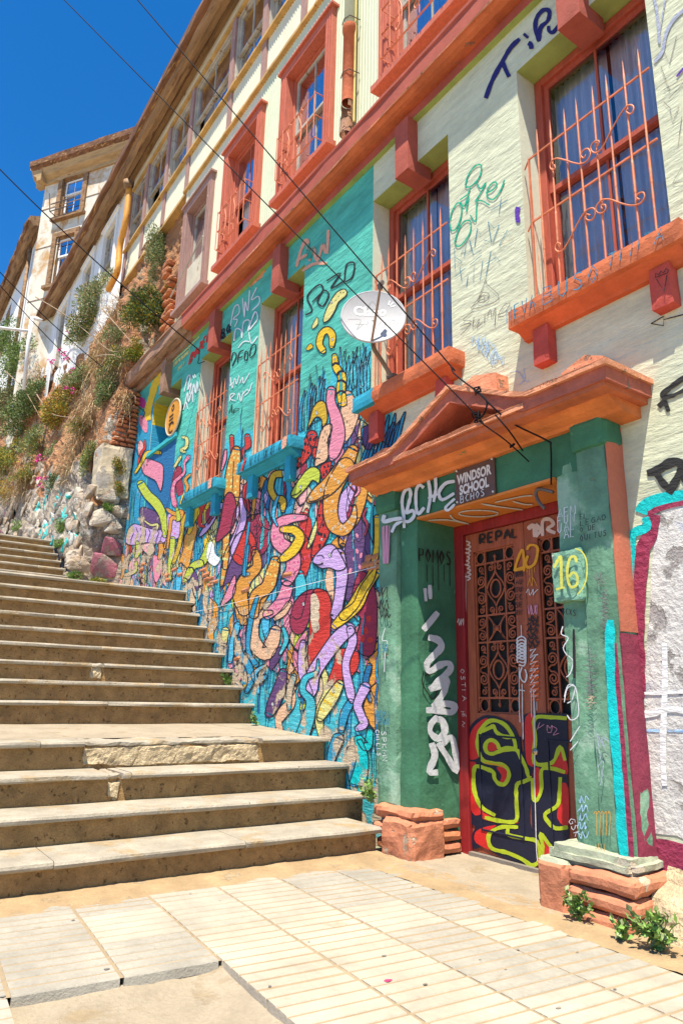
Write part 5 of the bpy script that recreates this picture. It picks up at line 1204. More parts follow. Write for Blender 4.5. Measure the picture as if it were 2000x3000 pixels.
    def done(s, name, par):
        if name not in ('graffiti_tag', 'painted_panel', 'painted_sill_front'): return s.mb.build(name, ML, par or MUR)
        # strokes that stand well apart become objects of their own
        pid = list(range(len(s.mb.v)))
        def find(a):
            while pid[a] != a: pid[a] = pid[pid[a]]; a = pid[a]
            return a
        for f in s.mb.f:
            for a in f[1:]: pid[find(a)] = find(f[0])
        bx = {}
        for i, v in enumerate(s.mb.v):
            r_ = find(i); b = bx.setdefault(r_, [list(v), list(v)])
            for k in range(3): b[0][k] = min(b[0][k], v[k]); b[1][k] = max(b[1][k], v[k])
        gs = [[[r_], b] for r_, b in bx.items()]; ch = True
        while ch:
            ch = False
            for i in range(len(gs)):
                for j in range(i + 1, len(gs)):
                    A, Bb = gs[i][1], gs[j][1]
                    if all(A[0][k] - .02 <= Bb[1][k] and Bb[0][k] - .02 <= A[1][k] for k in range(3)):
                        gs[i][0] += gs[j][0]; gs[i][1] = [[min(A[0][k], Bb[0][k]) for k in range(3)], [max(A[1][k], Bb[1][k]) for k in range(3)]]; gs.pop(j); ch = True; break
                if ch: break
        first = None
        for roots, _ in sorted(gs, key=lambda g: -len(g[0])):
            R_ = set(roots); mb = MB(); mp = {}
            for f, m in zip(s.mb.f, s.mb.m):
                if find(f[0]) in R_:
                    for a in f:
                        if a not in mp: mp[a] = len(mb.v); mb.v.append(s.mb.v[a])
                    mb.f.append(tuple(mp[a] for a in f)); mb.m.append(m)
            o = mb.build(name, ML, par or MUR); first = first or o
        return first
nY = Vector((0, -1, 0)); nXp = Vector((1, 0, 0))
def planeY(y): return lambda px, py: onY(px, py, y)
def planeX(x): return lambda px, py: onX(px, py, x)
IDZ = lambda x, y: (x, y)
# ---- mural ground: blue field in world units (x, z)
Wd = Paint(IDZ, lambda x, z: Vector((x, W, z)), nY)
def stair_z(x):
    z = 0
    for sx, sz, _ in STEPS:
        if x < sx - OV: z = sz
    return z if x > -8.31 else 2.23 + .1 * (-8.3 - x)
Wd.new()
def ragged(x0, x1, zt, amp, seed, step=.05):
    n = max(2, int((x1 - x0) / step)); return [(x0 + (x1 - x0) * k / n, zt + amp * noise.noise(Vector((x0 + k * .9, seed, 0))) + amp * .6 * noise.noise(Vector((k * 2.3, seed, 4)))) for k in range(n + 1)]
for x0, x1, zt, col in ((-5.73, -4.515, 4.02, 'cyan'), (-7.48, -6.73, 4.0, 'cyan'), (-9.15, -8.45, 4.25, 'cyan'), (-11.09, -10.3, 5.55, 'blue')):
    t = ragged(x0, x1, zt, .18, x0); Wd.mb.poly([Vector((x, W - .0012, z)) for x, z in [(x0, 3.36), (x1, 3.36)] + t[::-1]], MI[col])
for x0, x1 in ((-11.09, -9.15), (-9.15, -7.48), (-7.48, -5.73), (-5.73, -4.21)):
    a = stair_z(x0) - .2; zt = 4.62 if x0 < -10 else 3.56; Wd.mb.poly([Vector((x, W - .0009, z)) for x, z in ((x0, max(-.05, min(stair_z(x0), stair_z(x1)) - .2)), (x1, max(-.05, min(stair_z(x0), stair_z(x1)) - .2)), (x1, 3.555), (x0, 3.555))], MI['blue' if x0 < -9 else 'cyan'])
Wd.mb.poly([Vector((x, W - .0011, z)) for x, z in [(-10.25, 3.55), (-9.16, 3.55), (-9.16, 4.58), (-10.25, 4.58)]], MI['deep'])
MUR = Wd.mb.build('mural', ML, B); MUR['label'] = 'blue painted ground of the sea creature mural'
# waving weed with dark outlines
Wd.new(); r = random.Random(3); cnt = 0
def weed(x, z, h, wd, col, ph, amp, k):
    n = 16; c = [(x + amp * math.sin(ph + 5.2 * i / n * h / .6) * (.3 + i / n) + amp * .5 * noise.noise(Vector((x * 3, i * .3, ph))), z + h * i / n) for i in range(n + 1)]
    o = .0026 + k * .0000105
    L_, R_ = [], []
    for i, p in enumerate(c):
        w_ = wd * .5 * (1 - i / n) ** .6 + .001; L_.append(Vector((p[0] - w_, W - o, p[1]))); R_.append(Vector((p[0] + w_, W - o, p[1])))
    Wd.mb.add(L_ + R_, [(i, i + 1, n + 2 + i, n + 1 + i) for i in range(n)], MI[col])
    for side in (L_, R_):
        A = [p + Vector((-.0034, -.000004, 0)) for p in side]; Bq = [p + Vector((.0034, -.000004, 0)) for p in side]
        Wd.mb.add(A + Bq, [(i, i + 1, n + 2 + i, n + 1 + i) for i in range(n)], MI['ink'])
def blocked(x, z):
    return any(o[0] - .06 < x < o[1] + .14 and z > 3.3 for o in GW) or (G5[0] < x < G5[1] and z > 4.5)
for k in range(480):
    x = r.uniform(-11.0, -4.28); zb = max(.0, stair_z(x)); zm = 3.3
    pier = not any(o[0] - .09 < x < o[1] + .15 for o in GW) and not G5[0] < x < G5[1]
    if pier and r.random() < .38: z = r.uniform(3.0, 3.75); h = r.uniform(.35, .62)
    else: z = r.uniform(zb - .1, 3.0); h = min(r.uniform(.3, .8), 3.32 - z) if not pier else r.uniform(.3, .8)
    if h < .1: continue
    weed(x, z, h, r.uniform(.02, .055), r.choice(('cyan', 'cyan', 'blue', 'blue', 'deep', 'sky', 'teal')), r.uniform(0, 6), r.uniform(.015, .045), cnt); cnt += 1
Wd.mb.build('painted_weed', ML, MUR)
# small eels filling the gaps behind the large ones
Wr = Paint(IDZ, lambda x, z: Vector((x, W, z)), nY); r2 = random.Random(21)
PALS = ('orange', 'lilac', 'pink', 'purple', 'red', 'yellow', 'lime', 'peach', 'flesh', 'tan', 'sky', 'crimson', 'peach', 'pink', 'orange', 'pale')
for k in range(190):
    x = r2.uniform(-10.9, -4.35); z = r2.uniform(stair_z(x) - .1, 3.0); h = r2.uniform(.35, .85); wd = r2.uniform(.12, .30); sg = r2.choice((-1, 1)); a = r2.uniform(.05, .17)
    if z + h > 3.34: h = 3.34 - z
    if h < .18 or (x > -9.1 and k % 5 == 0): continue
    Wr.eel([(x, z), (x + sg * a, z + h * .33), (x - sg * a * .6, z + h * .66), (x + sg * a * .7, z + h)], [wd * .35, wd, wd * .9, wd * .45], r2.choice(PALS), 1.6 + (k % 9) * .16, .011, (x + sg * a * .62, z + h * .93, .02) if k % 3 == 1 else None, (r2.choice(('tan', 'ink', 'rose', 'white')), 4, .011) if k % 4 == 0 else None, stripe=('ink', 4) if k % 7 == 3 else None)
# ---- creatures
A5 = Paint(ZM(350, 800, 1.742), planeY(W), nY); A6 = Paint(ZM(600, 1500, 2.24), planeY(W), nY); A8 = Paint(ZM(350, 1250, 3.92), planeY(W), nY); A7 = Paint(ZM(600, 1100, 3.92), planeY(W), nY)
def hairs(col, pts, l, w, layer): 
    def f(s):
        for x, y in pts: s.line([(x, y), (x + l * .15, y + l)], w, col, layer, 0)
    return f
def mouth(pts, w, layer): return lambda s: s.line(pts, w, 'ink', layer)
A5.blob([(1042, 250), (1052, 200), (1075, 150), (1110, 100), (1150, 82), (1162, 110), (1120, 150), (1100, 195), (1070, 240)], 'pale', 3, 5, (1083, 150, 8), name='painted_fish', spots=('ink', [(1120, 120), (1130, 100), (1105, 140), (1145, 100)], 3, 4))
A5.eel([(1040, 395), (1022, 360), (1035, 310), (1065, 292), (1088, 320), (1085, 372)], [34, 34, 34, 36, 38, 26], 'yellow', 3, 5, (1088, 340, 8))
A5.blob([(955, 385), (975, 360), (990, 378), (965, 395)], 'yellow', 2, 3, name='painted_fleck'); A5.blob([(985, 270), (1010, 225), (1015, 260), (990, 285)], 'pale', 2, 3, name='painted_fleck')
A5.eel([(1100, 425), (1108, 480), (1138, 530), (1132, 590), (1140, 660)], [28, 38, 44, 46, 46], 'yellow', 3, 5, (1100, 440, 5), stripe=('ink', 5))
A5.eel([(1165, 630), (1178, 700), (1160, 790), (1140, 850)], [60, 95, 80, 50], 'peach', 3, 5, None, extra=hairs('ink', [(1150 + 13 * (i % 5), 650 + 17 * i) for i in range(11)], 14, 3, 4.5))
A5.eel([(1084, 600), (1082, 660), (1108, 740), (1118, 830), (1098, 915), (1088, 945)], [44, 48, 64, 74, 60, 30], 'pink', 5, 6, (1082, 615, 8))
A5.blob([(960, 800), (975, 745), (990, 690), (1020, 655), (1052, 662), (1064, 720), (1062, 760), (1040, 785), (1034, 748), (1010, 735), (990, 755), (975, 780)], 'mustard', 5, 6, (1010, 715, 9), name='painted_bird')
A5.eel([(985, 830), (962, 890), (930, 950), (900, 995)], [54, 62, 50, 26], 'red', 4, 5, None, ('ink', 3, 7)); A5.eel([(985, 830), (1003, 890), (1012, 965)], [54, 46, 30], 'red', 4, 5, None, ('ink', 4, 7))
A5.blob([(1000, 985), (1008, 915), (1025, 830), (1045, 785), (1082, 770), (1088, 800), (1068, 850), (1070, 925), (1058, 958), (1030, 975)], 'peach', 6, 6, (1022, 912, 8), name='painted_face', extra=lambda s: (s.line([(1000, 960), (1012, 945), (1030, 948)], 4, 'ink', 8), [s.line([(1045 + 9 * (i % 3), 790 + 14 * i), (1042 + 9 * (i % 3), 803 + 14 * i)], 3, 'ink', 8, 0) for i in range(6)]))
A5.blob([(1030, 985), (1082, 962), (1075, 1010), (1052, 1062), (1035, 1040)], 'red', 5, 5, spots=('ink', [(1050, 990), (1060, 1015), (1045, 1030), (1068, 985)], 6, 10), name='painted_neck')
A5.blob([(878, 1135), (890, 1100), (930, 1040), (965, 1000), (1000, 990), (1028, 1015), (1022, 1072), (1000, 1062), (985, 1062), (960, 1095), (930, 1128), (900, 1152)], 'lime', 6, 6, (928, 1092, 9), extra=mouth([(882, 1138), (910, 1128), (935, 1108)], 5, 8.3))
A5.eel([(1030, 1165), (1028, 1240), (1000, 1320), (965, 1400)], [40, 34, 30, 14], 'pale', 3, 5); A5.eel([(1055, 1150), (1042, 1240), (1045, 1310), (1015, 1390), (995, 1440)], [46, 60, 66, 52, 30], 'red', 4, 6, (1035, 1360, 8), ('ink', 4, 8))
A5.eel([(1205, 1190), (1195, 1255), (1150, 1310), (1098, 1285), (1080, 1200), (1100, 1090), (1160, 985)], [14, 40, 62, 72, 76, 84, 84], 'orange', 6, 6, None, ('tan', 3, 7))
A5.eel([(1195, 905), (1150, 990), (1080, 1080), (1015, 1130), (975, 1160)], [56, 84, 86, 70, 34], 'orange', 7, 6, (1033, 1108, 10), ('tan', 4, 7), extra=mouth([(972, 1168), (1010, 1160), (1045, 1140), (1075, 1130)], 5, 9.4))
A5.eel([(860, 1565), (890, 1500), (880, 1430), (815, 1370), (815, 1290), (870, 1255), (950, 1248)], [64, 72, 80, 72, 64, 50, 28], 'pink', 5, 6, (898, 1248, 7), ('rose', 3, 6))
A5.eel([(838, 1308), (895, 1312), (925, 1350), (895, 1410), (850, 1450), (822, 1466)], [34, 46, 50, 54, 46, 22], 'yellow', 7, 6, (842, 1438, 6))
A5.eel([(1120, 1440), (1138, 1540), (1128, 1640), (1108, 1745)], [70, 62, 54, 56], 'lilac', 6, 6)
A5.blob([(990, 1475), (1000, 1445), (1040, 1402), (1075, 1384), (1105, 1395), (1135, 1440), (1160, 1500), (1120, 1520), (1075, 1505), (1040, 1508), (1010, 1495)], 'lilac', 7, 6, (1078, 1440, 11), name='painted_fish', extra=lambda s: (s.line([(992, 1480), (1020, 1490), (1045, 1480)], 7, 'ink', 9), s.line([(1010, 1445), (1035, 1440), (1050, 1455)], 4, 'ink', 9)))
A5.blob([(1160, 1370), (1220, 1250), (1262, 1300), (1300, 1400), (1315, 1520), (1290, 1640), (1200, 1700), (1150, 1640), (1150, 1480)], 'purple', 3, 5, spots=('pink', [(1195, 1370), (1215, 1420), (1200, 1460), (1230, 1500), (1180, 1520), (1215, 1340), (1235, 1440), (1200, 1560), (1180, 1620), (1230, 1580)], 7, 13), name='painted_tentacle')
A5.eel([(1318, 1250), (1316, 1400), (1290, 1540), (1245, 1610), (1200, 1690), (1150, 1748)], [30, 30, 44, 52, 54, 50], 'yellow', 8, 6, None, ('mustard', 4, 7))
A5.blob([(1130, 830), (1190, 760), (1225, 725), (1222, 800), (1200, 880), (1170, 890), (1135, 880)], 'purple', 2, 5, name='painted_purple_area'); A5.blob([(1235, 800), (1290, 775), (1320, 800), (1300, 880), (1260, 900)], 'purple', 4, 5, name='painted_purple_area')  # purple areas of the mural's own paint
for k in range(9):
    x = 1270 + k * 19; A5.eel([(x - 30, 980 - k * 5), (x + 4, 880 - k * 9), (x + 24 + (k % 3) * 6, 745 - k * 4 + (k % 2) * 40)], [30, 26, 8], 'deep' if k % 2 else 'blue', 3, 5, name='painted_frond')
for k in range(11):
    x = 1140 + k * 13; A5.eel([(x, 600 - (k % 3) * 14), (x - 8 + (k % 4) * 5, 500), (x + (k % 5) * 9 - 12, 380 + (k % 4) * 22)], [16, 15, 4], 'cyan' if k % 3 else 'sky', 2, 4, name='painted_frond')
for k in range(9):
    x = 925 + k * 13; A5.eel([(x, 800 - k * 8), (x + 6, 690 - k * 10), (x + 22, 600 - k * 12 + (k % 3) * 20)], [18, 16, 4], 'cyan' if k % 2 else 'blue', 2, 4, name='painted_frond')
A5.eel([(1255, 1000), (1240, 1120), (1205, 1250), (1180, 1300)], [40, 60, 50, 30], 'orange', 4, 5); A5.eel([(1215, 1060), (1225, 1110), (1205, 1140)], [14, 16, 12], 'pink', 5, 4); A5.eel([(1285, 1080), (1275, 1120), (1290, 1140)], [14, 14, 10], 'pale', 5, 4)
A5.eel([(1265, 1200), (1250, 1240), (1270, 1290), (1255, 1340)], [10, 14, 14, 8], 'crimson', 6, 3)
# giraffe-patterned eel, ovals and tubes in the middle
A5.eel([(600, 905), (590, 970), (580, 1060), (575, 1150), (560, 1230), (548, 1350), (545, 1460), (525, 1590)], [44, 66, 80, 78, 54, 36, 36, 18], 'orange', 5, 6, (533, 1560, 4), ('pale', 2, 6), extra=lambda s: s.line([(588, 960), (584, 1020), (580, 1110)], 4, 'ink', 7))
A5.blob([(566, 1118), (590, 1140), (600, 1200), (585, 1290), (540, 1345), (495, 1370), (520, 1260), (540, 1150)], 'crimson', 6, 6, name='painted_oval')
A5.blob([(600, 1340), (660, 1310), (700, 1370), (690, 1440), (650, 1490), (600, 1480), (570, 1420)], 'red', 4, 6, name='painted_oval'); A5.blob([(640, 1260), (730, 1230), (780, 1330), (740, 1430), (690, 1420), (650, 1330)], 'crimson', 3, 5, name='painted_oval')
A5.eel([(600, 1155), (632, 1170), (632, 1260), (600, 1350), (560, 1440), (545, 1500)], [20, 34, 40, 42, 44, 30], 'lilac', 4, 6, extra=lambda s: s.line([(615, 1180), (620, 1260), (590, 1350), (555, 1430)], 4, 'ink', 6)); A5.eel([(540, 1190), (500, 1195), (480, 1250), (440, 1310), (415, 1340)], [34, 36, 30, 28, 16], 'lilac', 5, 6, extra=lambda s: s.line([(520, 1195), (490, 1240), (450, 1290)], 4, 'ink', 7))
A5.eel([(575, 835), (578, 880), (578, 920)], [22, 20, 20], 'red', 4, 4); A5.eel([(655, 835), (658, 880), (635, 905), (640, 950)], [30, 32, 16, 12], 'red', 4, 4); A5.eel([(545, 905), (540, 950), (525, 1005)], [12, 18, 8], 'pink', 4, 4)
# under the third sill
A5.eel([(830, 1025), (790, 1035), (775, 1100), (800, 1150), (835, 1160), (838, 1210)], [40, 34, 34, 34, 40, 24], 'mustard', 5, 6, (838, 1015, 6)); A5.eel([(690, 1015), (700, 1060), (655, 1090), (648, 1150), (660, 1210)], [30, 36, 34, 30, 20], 'red', 5, 5); A5.eel([(700, 1090), (690, 1170), (680, 1260)], [14, 20, 12], 'orange', 4, 4)
A5.eel([(815, 1140), (800, 1180), (790, 1240), (810, 1290)], [12, 18, 18, 10], 'sky', 7, 4); A5.blob([(745, 1060), (790, 1060), (765, 1200), (780, 1300), (735, 1290), (720, 1180)], 'deep', 3, 5, name='painted_frond'); A5.eel([(860, 1030), (880, 1120), (860, 1240), (880, 1330)], [40, 50, 50, 30], 'blue', 3, 5, name='painted_frond')
A5.blob([(690, 1260), (790, 1240), (800, 1340), (740, 1500), (690, 1500), (700, 1400)], 'purple', 2, 4, name='painted_purple_area')
A5.eel([(700, 1430), (705, 1500), (650, 1560), (620, 1640), (640, 1720)], [40, 50, 64, 76, 60], 'orange', 5, 6, (668, 1580, 6)); A5.eel([(800, 1470), (780, 1540), (760, 1600), (700, 1650), (690, 1740)], [50, 66, 66, 60, 50], 'orange', 6, 6, None, ('pale', 4, 6)); A5.eel([(660, 1390), (650, 1470), (640, 1540)], [16, 20, 20], 'blue', 7, 4)
A5.blob([(595, 1540), (590, 1640), (520, 1700), (560, 1600)], 'pink', 6, 5, (577, 1590, 5), name='painted_fish'); A5.eel([(860, 1600), (830, 1680), (760, 1742)], [60, 66, 50], 'pink', 5, 5, None, ('rose', 3, 6))
A5.eel([(920, 1540), (930, 1620), (910, 1742)], [50, 60, 50], 'cyan', 4, 5, name='painted_frond')
# far end, left of the third window
A8.blob([(120, 60), (160, -20), (200, 40), (190, 90), (130, 100)], 'orange', 4, 5, (170, 30, 8), name='painted_bird'); A8.blob([(90, 220), (130, 190), (180, 240), (170, 340), (120, 420), (85, 390), (110, 300)], 'lilac', 4, 6, name='painted_eel'); A8.blob([(80, 330), (110, 320), (160, 420), (110, 480), (75, 460)], 'lime', 3, 5, name='painted_eel')
A8.blob([(225, 180), (260, 160), (285, 230), (250, 330), (215, 310)], 'flesh', 4, 6, name='painted_shell'); A8.eel([(300, 160), (300, 240), (260, 300), (220, 420)], [20, 26, 30, 20], 'red', 5, 4)
A8.blob([(262, 400), (330, 370), (430, 400), (500, 440), (512, 520), (505, 640), (480, 740), (450, 680), (420, 620), (350, 580), (290, 545), (262, 480)], 'pink', 5, 7, name='painted_fish', extra=lambda s: s.dot(325, 440, 8, 9, 'ink', 7))
A8.eel([(190, 530), (215, 490), (270, 400), (330, 300), (470, 300)], [26, 30, 34, 44, 44], 'yellow', 6, 6); A8.eel([(255, 660), (330, 780), (430, 880), (500, 1000), (520, 1120), (530, 1250)], [90, 100, 110, 90, 70, 50], 'lime', 6, 7, (290, 715, 9))
A8.blob([(245, 940), (340, 940), (440, 1000), (500, 1180), (380, 1180), (260, 1130)], 'purple', 4, 6, name='painted_purple_area'); A8.eel([(295, 1080), (370, 1130), (440, 1125), (440, 1175)], [18, 26, 34, 24], 'pale', 6, 4)
A8.blob([(80, 1330), (110, 1180), (170, 1120), (240, 1130), (340, 1165), (440, 1190), (520, 1180), (545, 1270), (520, 1330), (420, 1345), (300, 1330), (180, 1360)], 'lilac', 5, 7, name='painted_ribbed_body', extra=lambda s: [s.line([(150 + 48 * k, 1150 + 6 * k), (170 + 48 * k, 1220), (145 + 48 * k, 1290), (140 + 48 * k, 1340)], 9, 'purple', 7) for k in range(8)])
A8.eel([(215, 1330), (225, 1430), (200, 1500)], [40, 60, 40], 'lime', 6, 6); A8.blob([(255, 1370), (300, 1345), (380, 1340), (420, 1420), (360, 1480), (300, 1440)], 'flesh', 6, 6, (325, 1385, 9), name='painted_fish')
A8.eel([(200, 1560), (190, 1650), (120, 1690), (70, 1700)], [40, 44, 44, 30], 'lime', 6, 5); A8.blob([(150, 1520), (230, 1490), (240, 1560), (160, 1700), (110, 1640)], 'flesh', 4, 5, name='painted_fish'); A8.blob([(390, 1500), (430, 1480), (500, 1560), (480, 1700), (430, 1790), (395, 1700)], 'pink', 5, 6, name='painted_fish')
A8.eel([(40, 1480), (60, 1600), (30, 1740)], [44, 40, 26], 'orange', 4, 5); A8.eel([(480, 1340), (490, 1420), (465, 1510)], [50, 62, 40], 'orange', 6, 6, (495, 1410, 10))
A8.eel([(800, 350), (755, 420), (750, 530), (640, 640), (620, 760), (640, 880), (650, 915)], [50, 30, 34, 44, 50, 60, 34], 'pink', 5, 6, (648, 830, 7), ('rose', 3, 7)); A8.blob([(640, 500), (690, 455), (725, 490), (720, 560), (740, 700), (730, 780), (670, 790), (650, 660), (610, 650)], 'crimson', 4, 6, name='painted_oval'); A8.eel([(730, 120), (780, 140), (775, 230), (720, 270), (760, 290)], [30, 40, 40, 44, 30], 'pale', 5, 5); A8.eel([(640, 460), (700, 360), (715, 340)], [30, 34, 20], 'pale', 5, 5)
A8.eel([(820, 550), (765, 610), (790, 690), (770, 750)], [30, 36, 40, 26], 'orange', 6, 5)
A8.blob([(555, 1180), (560, 1020), (640, 980), (700, 1090), (720, 1180), (680, 1280), (600, 1280)], 'lilac', 5, 6, (648, 1145, 11), name='painted_fish', spots=('rose', [(580, 1050), (600, 1120), (610, 1200), (570, 1150), (640, 1230), (600, 1020)], 8, 14)); A8.eel([(560, 950), (640, 1000), (720, 980), (690, 1060), (610, 1050), (585, 1200), (560, 1400)], [40, 50, 60, 50, 44, 36, 24], 'orange', 6, 6)
A8.eel([(670, 940), (690, 1050), (670, 1080)], [30, 50, 30], 'lime', 7, 5); A8.eel([(620, 1290), (610, 1450), (580, 1600), (590, 1750)], [60, 60, 40, 36], 'lime', 6, 6); A8.eel([(800, 1000), (740, 1080), (720, 1250), (680, 1420), (630, 1560)], [60, 50, 50, 50, 40], 'mustard', 5, 6, (795, 1010, 7)); A8.eel([(880, 880), (900, 980), (850, 1090), (820, 1190), (800, 1230)], [70, 66, 56, 50, 28], 'yellow', 6, 6, (830, 1160, 9))
A8.blob([(760, 1260), (860, 1100), (900, 1180), (850, 1400), (800, 1620), (720, 1560), (680, 1580), (740, 1420)], 'orange', 5, 6, (750, 1465, 10), name='painted_fish', extra=lambda s: [s.line([(790 + 22 * k, 1240), (800 + 18 * k, 1330), (785 + 14 * k, 1420)], 5, 'pale', 7) for k in range(4)])
A8.eel([(1020, 800), (970, 900), (930, 1010), (935, 1120), (980, 1150)], [70, 60, 50, 50, 30], 'red', 6, 6, (955, 1120, 9)); A8.blob([(1010, 960), (1060, 930), (1080, 1020), (1040, 1120), (1000, 1080)], 'crimson', 5, 5, name='painted_oval')
A8.eel([(1050, 1330), (970, 1540), (860, 1600), (790, 1720), (760, 1770)], [60, 90, 80, 70, 44], 'lime', 7, 6, None, None, stripe=('ink', 7)); A8.dot
A8.blob([(1040, 1330), (1090, 1340), (1110, 1460), (1170, 1520), (1110, 1600), (1040, 1560), (1010, 1480)], 'white', 8, 2, name='painted_splash')
A8.eel([(840, 1650), (880, 1750), (900, 1860)], [60, 70, 40], 'purple', 6, 6); A8.eel([(700, 1640), (690, 1760), (680, 1880)], [60, 66, 50], 'sky', 5, 6, name='painted_frond'); A8.eel([(1500, 1100), (1450, 1500), (1440, 1680), (1490, 1690)], [30, 30, 50, 40], 'blue', 7, 6, name='painted_frond'); A8.blob([(1280, 1480), (1380, 1480), (1450, 1600), (1380, 1760), (1240, 1800), (1160, 1900), (1230, 1650)], 'purple', 4, 6, name='painted_purple_area')
# lower right, down to the steps
A6.blob([(565, 700), (590, 600), (650, 530), (720, 510), (700, 600), (690, 700), (650, 790), (600, 800), (570, 760)], 'crimson', 5, 7, (652, 605, 12), name='painted_skull'); A6.blob([(720, 510), (800, 520), (835, 600), (830, 760), (815, 900), (760, 1000), (700, 1040), (680, 940), (690, 760), (700, 620)], 'red', 5, 7, name='painted_skull', extra=lambda s: [s.fill([(700, 560 + 60 * k), (735, 540 + 70 * k), (760, 620 + 70 * k), (720, 690 + 50 * k)], 'plaster', 7.5) for k in range(3)])
A6.eel([(890, 330), (900, 480), (880, 640), (850, 760)], [70, 72, 60, 40], 'lilac', 4, 7); A6.eel([(950, 770), (880, 830), (790, 950), (720, 1060), (700, 1160), (690, 1210)], [90, 96, 90, 90, 92, 60], 'lilac', 7, 7, extra=hairs('rose', [(850 - 14 * k, 820 + 34 * k) for k in range(10)], 10, 4, 9)); A6.eel([(960, 770), (975, 850), (930, 1000), (960, 1180), (970, 1240)], [50, 60, 50, 60, 30], 'lilac', 6, 7); A6.eel([(650, 860), (640, 960), (650, 1080), (690, 1190)], [40, 50, 54, 50], 'lilac', 6, 7)
A6.eel([(1130, 400), (1060, 500), (1010, 610), (930, 680), (860, 745)], [56, 66, 66, 76, 50], 'yellow', 8, 7, None, ('mustard', 4, 9)); A6.blob([(1000, 420), (1060, 400), (1130, 560), (1120, 900), (1040, 940), (990, 850), (1030, 700), (960, 640)], 'crimson', 4, 6, name='painted_tentacle', spots=('red', [(1080, 700), (1060, 780), (1090, 840), (1040, 830)], 18, 26)); A6.blob([(880, 900), (1010, 920), (1000, 1040), (900, 1120), (810, 1130), (850, 1000)], 'red', 5, 6, name='painted_fin')
A6.eel([(520, 1050), (500, 1140), (460, 1250), (430, 1320)], [50, 76, 84, 60], 'purple', 6, 7, (450, 1260, 12)); A6.eel([(890, 1130), (850, 1200), (800, 1280), (765, 1350)], [56, 80, 80, 50], 'pale', 7, 7, (850, 1180, 10), ('yellow', 4, 9)); A6.eel([(1060, 1150), (1010, 1260), (1030, 1330), (1050, 1390), (1010, 1420)], [70, 60, 56, 60, 40], 'lilac', 7, 7, (1035, 1378, 12))
A6.eel([(750, 970), (740, 1050), (670, 1090), (650, 1170), (700, 1240), (690, 1340), (650, 1460)], [14, 30, 44, 44, 60, 80, 90], 'cyan', 8, 7); A6.eel([(1090, 1440), (1070, 1540), (1010, 1480), (1040, 1620), (1010, 1790)], [40, 60, 44, 80, 110], 'turq', 7, 7); A6.eel([(880, 1490), (850, 1560), (830, 1640)], [80, 70, 50], 'blue', 6, 6)
A6.eel([(960, 1560), (970, 1660), (990, 1800)], [50, 70, 60], 'blue', 5, 6)
A6.eel([(440, 660), (340, 690), (320, 830), (400, 930), (450, 850), (470, 780)], [30, 70, 90, 90, 90, 70], 'peach', 5, 7, (355, 750, 11)); A6.eel([(560, 600), (520, 660), (470, 700)], [36, 44, 30], 'peach', 6, 6); A6.eel([(330, 250), (330, 360), (250, 460), (240, 560), (260, 700)], [50, 60, 80, 100, 90], 'orange', 4, 7, extra=hairs('plaster', [(210 + 18 * k, 600 + 9 * k) for k in range(6)], 70, 7, 6)); A6.eel([(470, 380), (430, 460), (370, 560), (350, 640)], [60, 80, 80, 50], 'orange', 5, 7, (400, 420, 8))
A6.eel([(220, 740), (190, 850), (170, 980)], [40, 44, 30], 'sky', 5, 6); A6.eel([(220, 830), (230, 930), (290, 1000), (310, 1100), (280, 1180)], [40, 60, 50, 44, 26], 'blue', 6, 7); A6.eel([(350, 560), (310, 700), (290, 900), (340, 1000)], [26, 34, 30, 40], 'blue', 7, 6); A6.eel([(400, 1080), (350, 1110), (330, 1060), (390, 1010)], [30, 40, 34, 20], 'sky', 6, 6); A6.eel([(140, 780), (130, 860)], [50, 40], 'pale', 5, 5); A6.eel([(520, 760), (540, 840), (500, 930)], [24, 34, 20], 'cyan', 6, 6); A6.eel([(590, 1080), (560, 1180), (560, 1290)], [40, 40, 26], 'cyan', 6, 6)
A6.eel([(1085, 1010), (1060, 1120), (1090, 1240)], [36, 40, 22], 'deep', 5, 6, name='painted_frond'); A6.eel([(960, 1250), (920, 1330), (900, 1430)], [50, 56, 40], 'blue', 5, 6, name='painted_frond'); A6.blob([(430, 990), (470, 900), (530, 890), (500, 960), (440, 1040)], 'purple', 5, 5, name='painted_purple_area')
# under the window recess and on its jambs
J5 = Paint(IDZ, lambda y, z: Vector((G5[0] + .002, y, z)), nXp); J5.new()
J5.mb.poly([J5.P(*p, .001) for p in ((3.405, 5.15), (3.80, 5.15), (3.80, 5.52), (3.405, 5.52))], MI['yellow']); J5.mb.poly([J5.P(*p, .001) for p in ((3.405, 4.67), (3.80, 4.67), (3.80, 5.145), (3.405, 5.145))], MI['blue']); J5.done('painted_reveal', MUR)
A9 = Paint(ZM(350, 900, 3.92), planeY(W), nY)
A9.new(); A9.line([(500, 760), (420, 880), (380, 1010), (330, 1200), (340, 1300)], 70, 'yellow', 3); A9.line([(170, 1150), (200, 1250), (165, 1300)], 24, 'rose', 3); A9.fill([(180, 1080), (240, 1030), (300, 1070), (290, 1160), (240, 1140)], 'magenta', 3); A9.fill([(240, 1240), (320, 1290), (330, 1400), (300, 1440), (235, 1330)], 'pink', 3); A9.fill([(130, 1380), (180, 1330), (205, 1400), (160, 1470)], 'yellow', 3); A9.fill([(125, 1450), (200, 1420), (190, 1490), (140, 1500)], 'lilac', 4); A9.line([(230, 1150), (300, 1210), (260, 1280)], 8, 'ink', 5); A9.line([(120, 1200), (140, 1330), (110, 1420)], 8, 'ink', 5); A9.done('painted_eel', MUR)
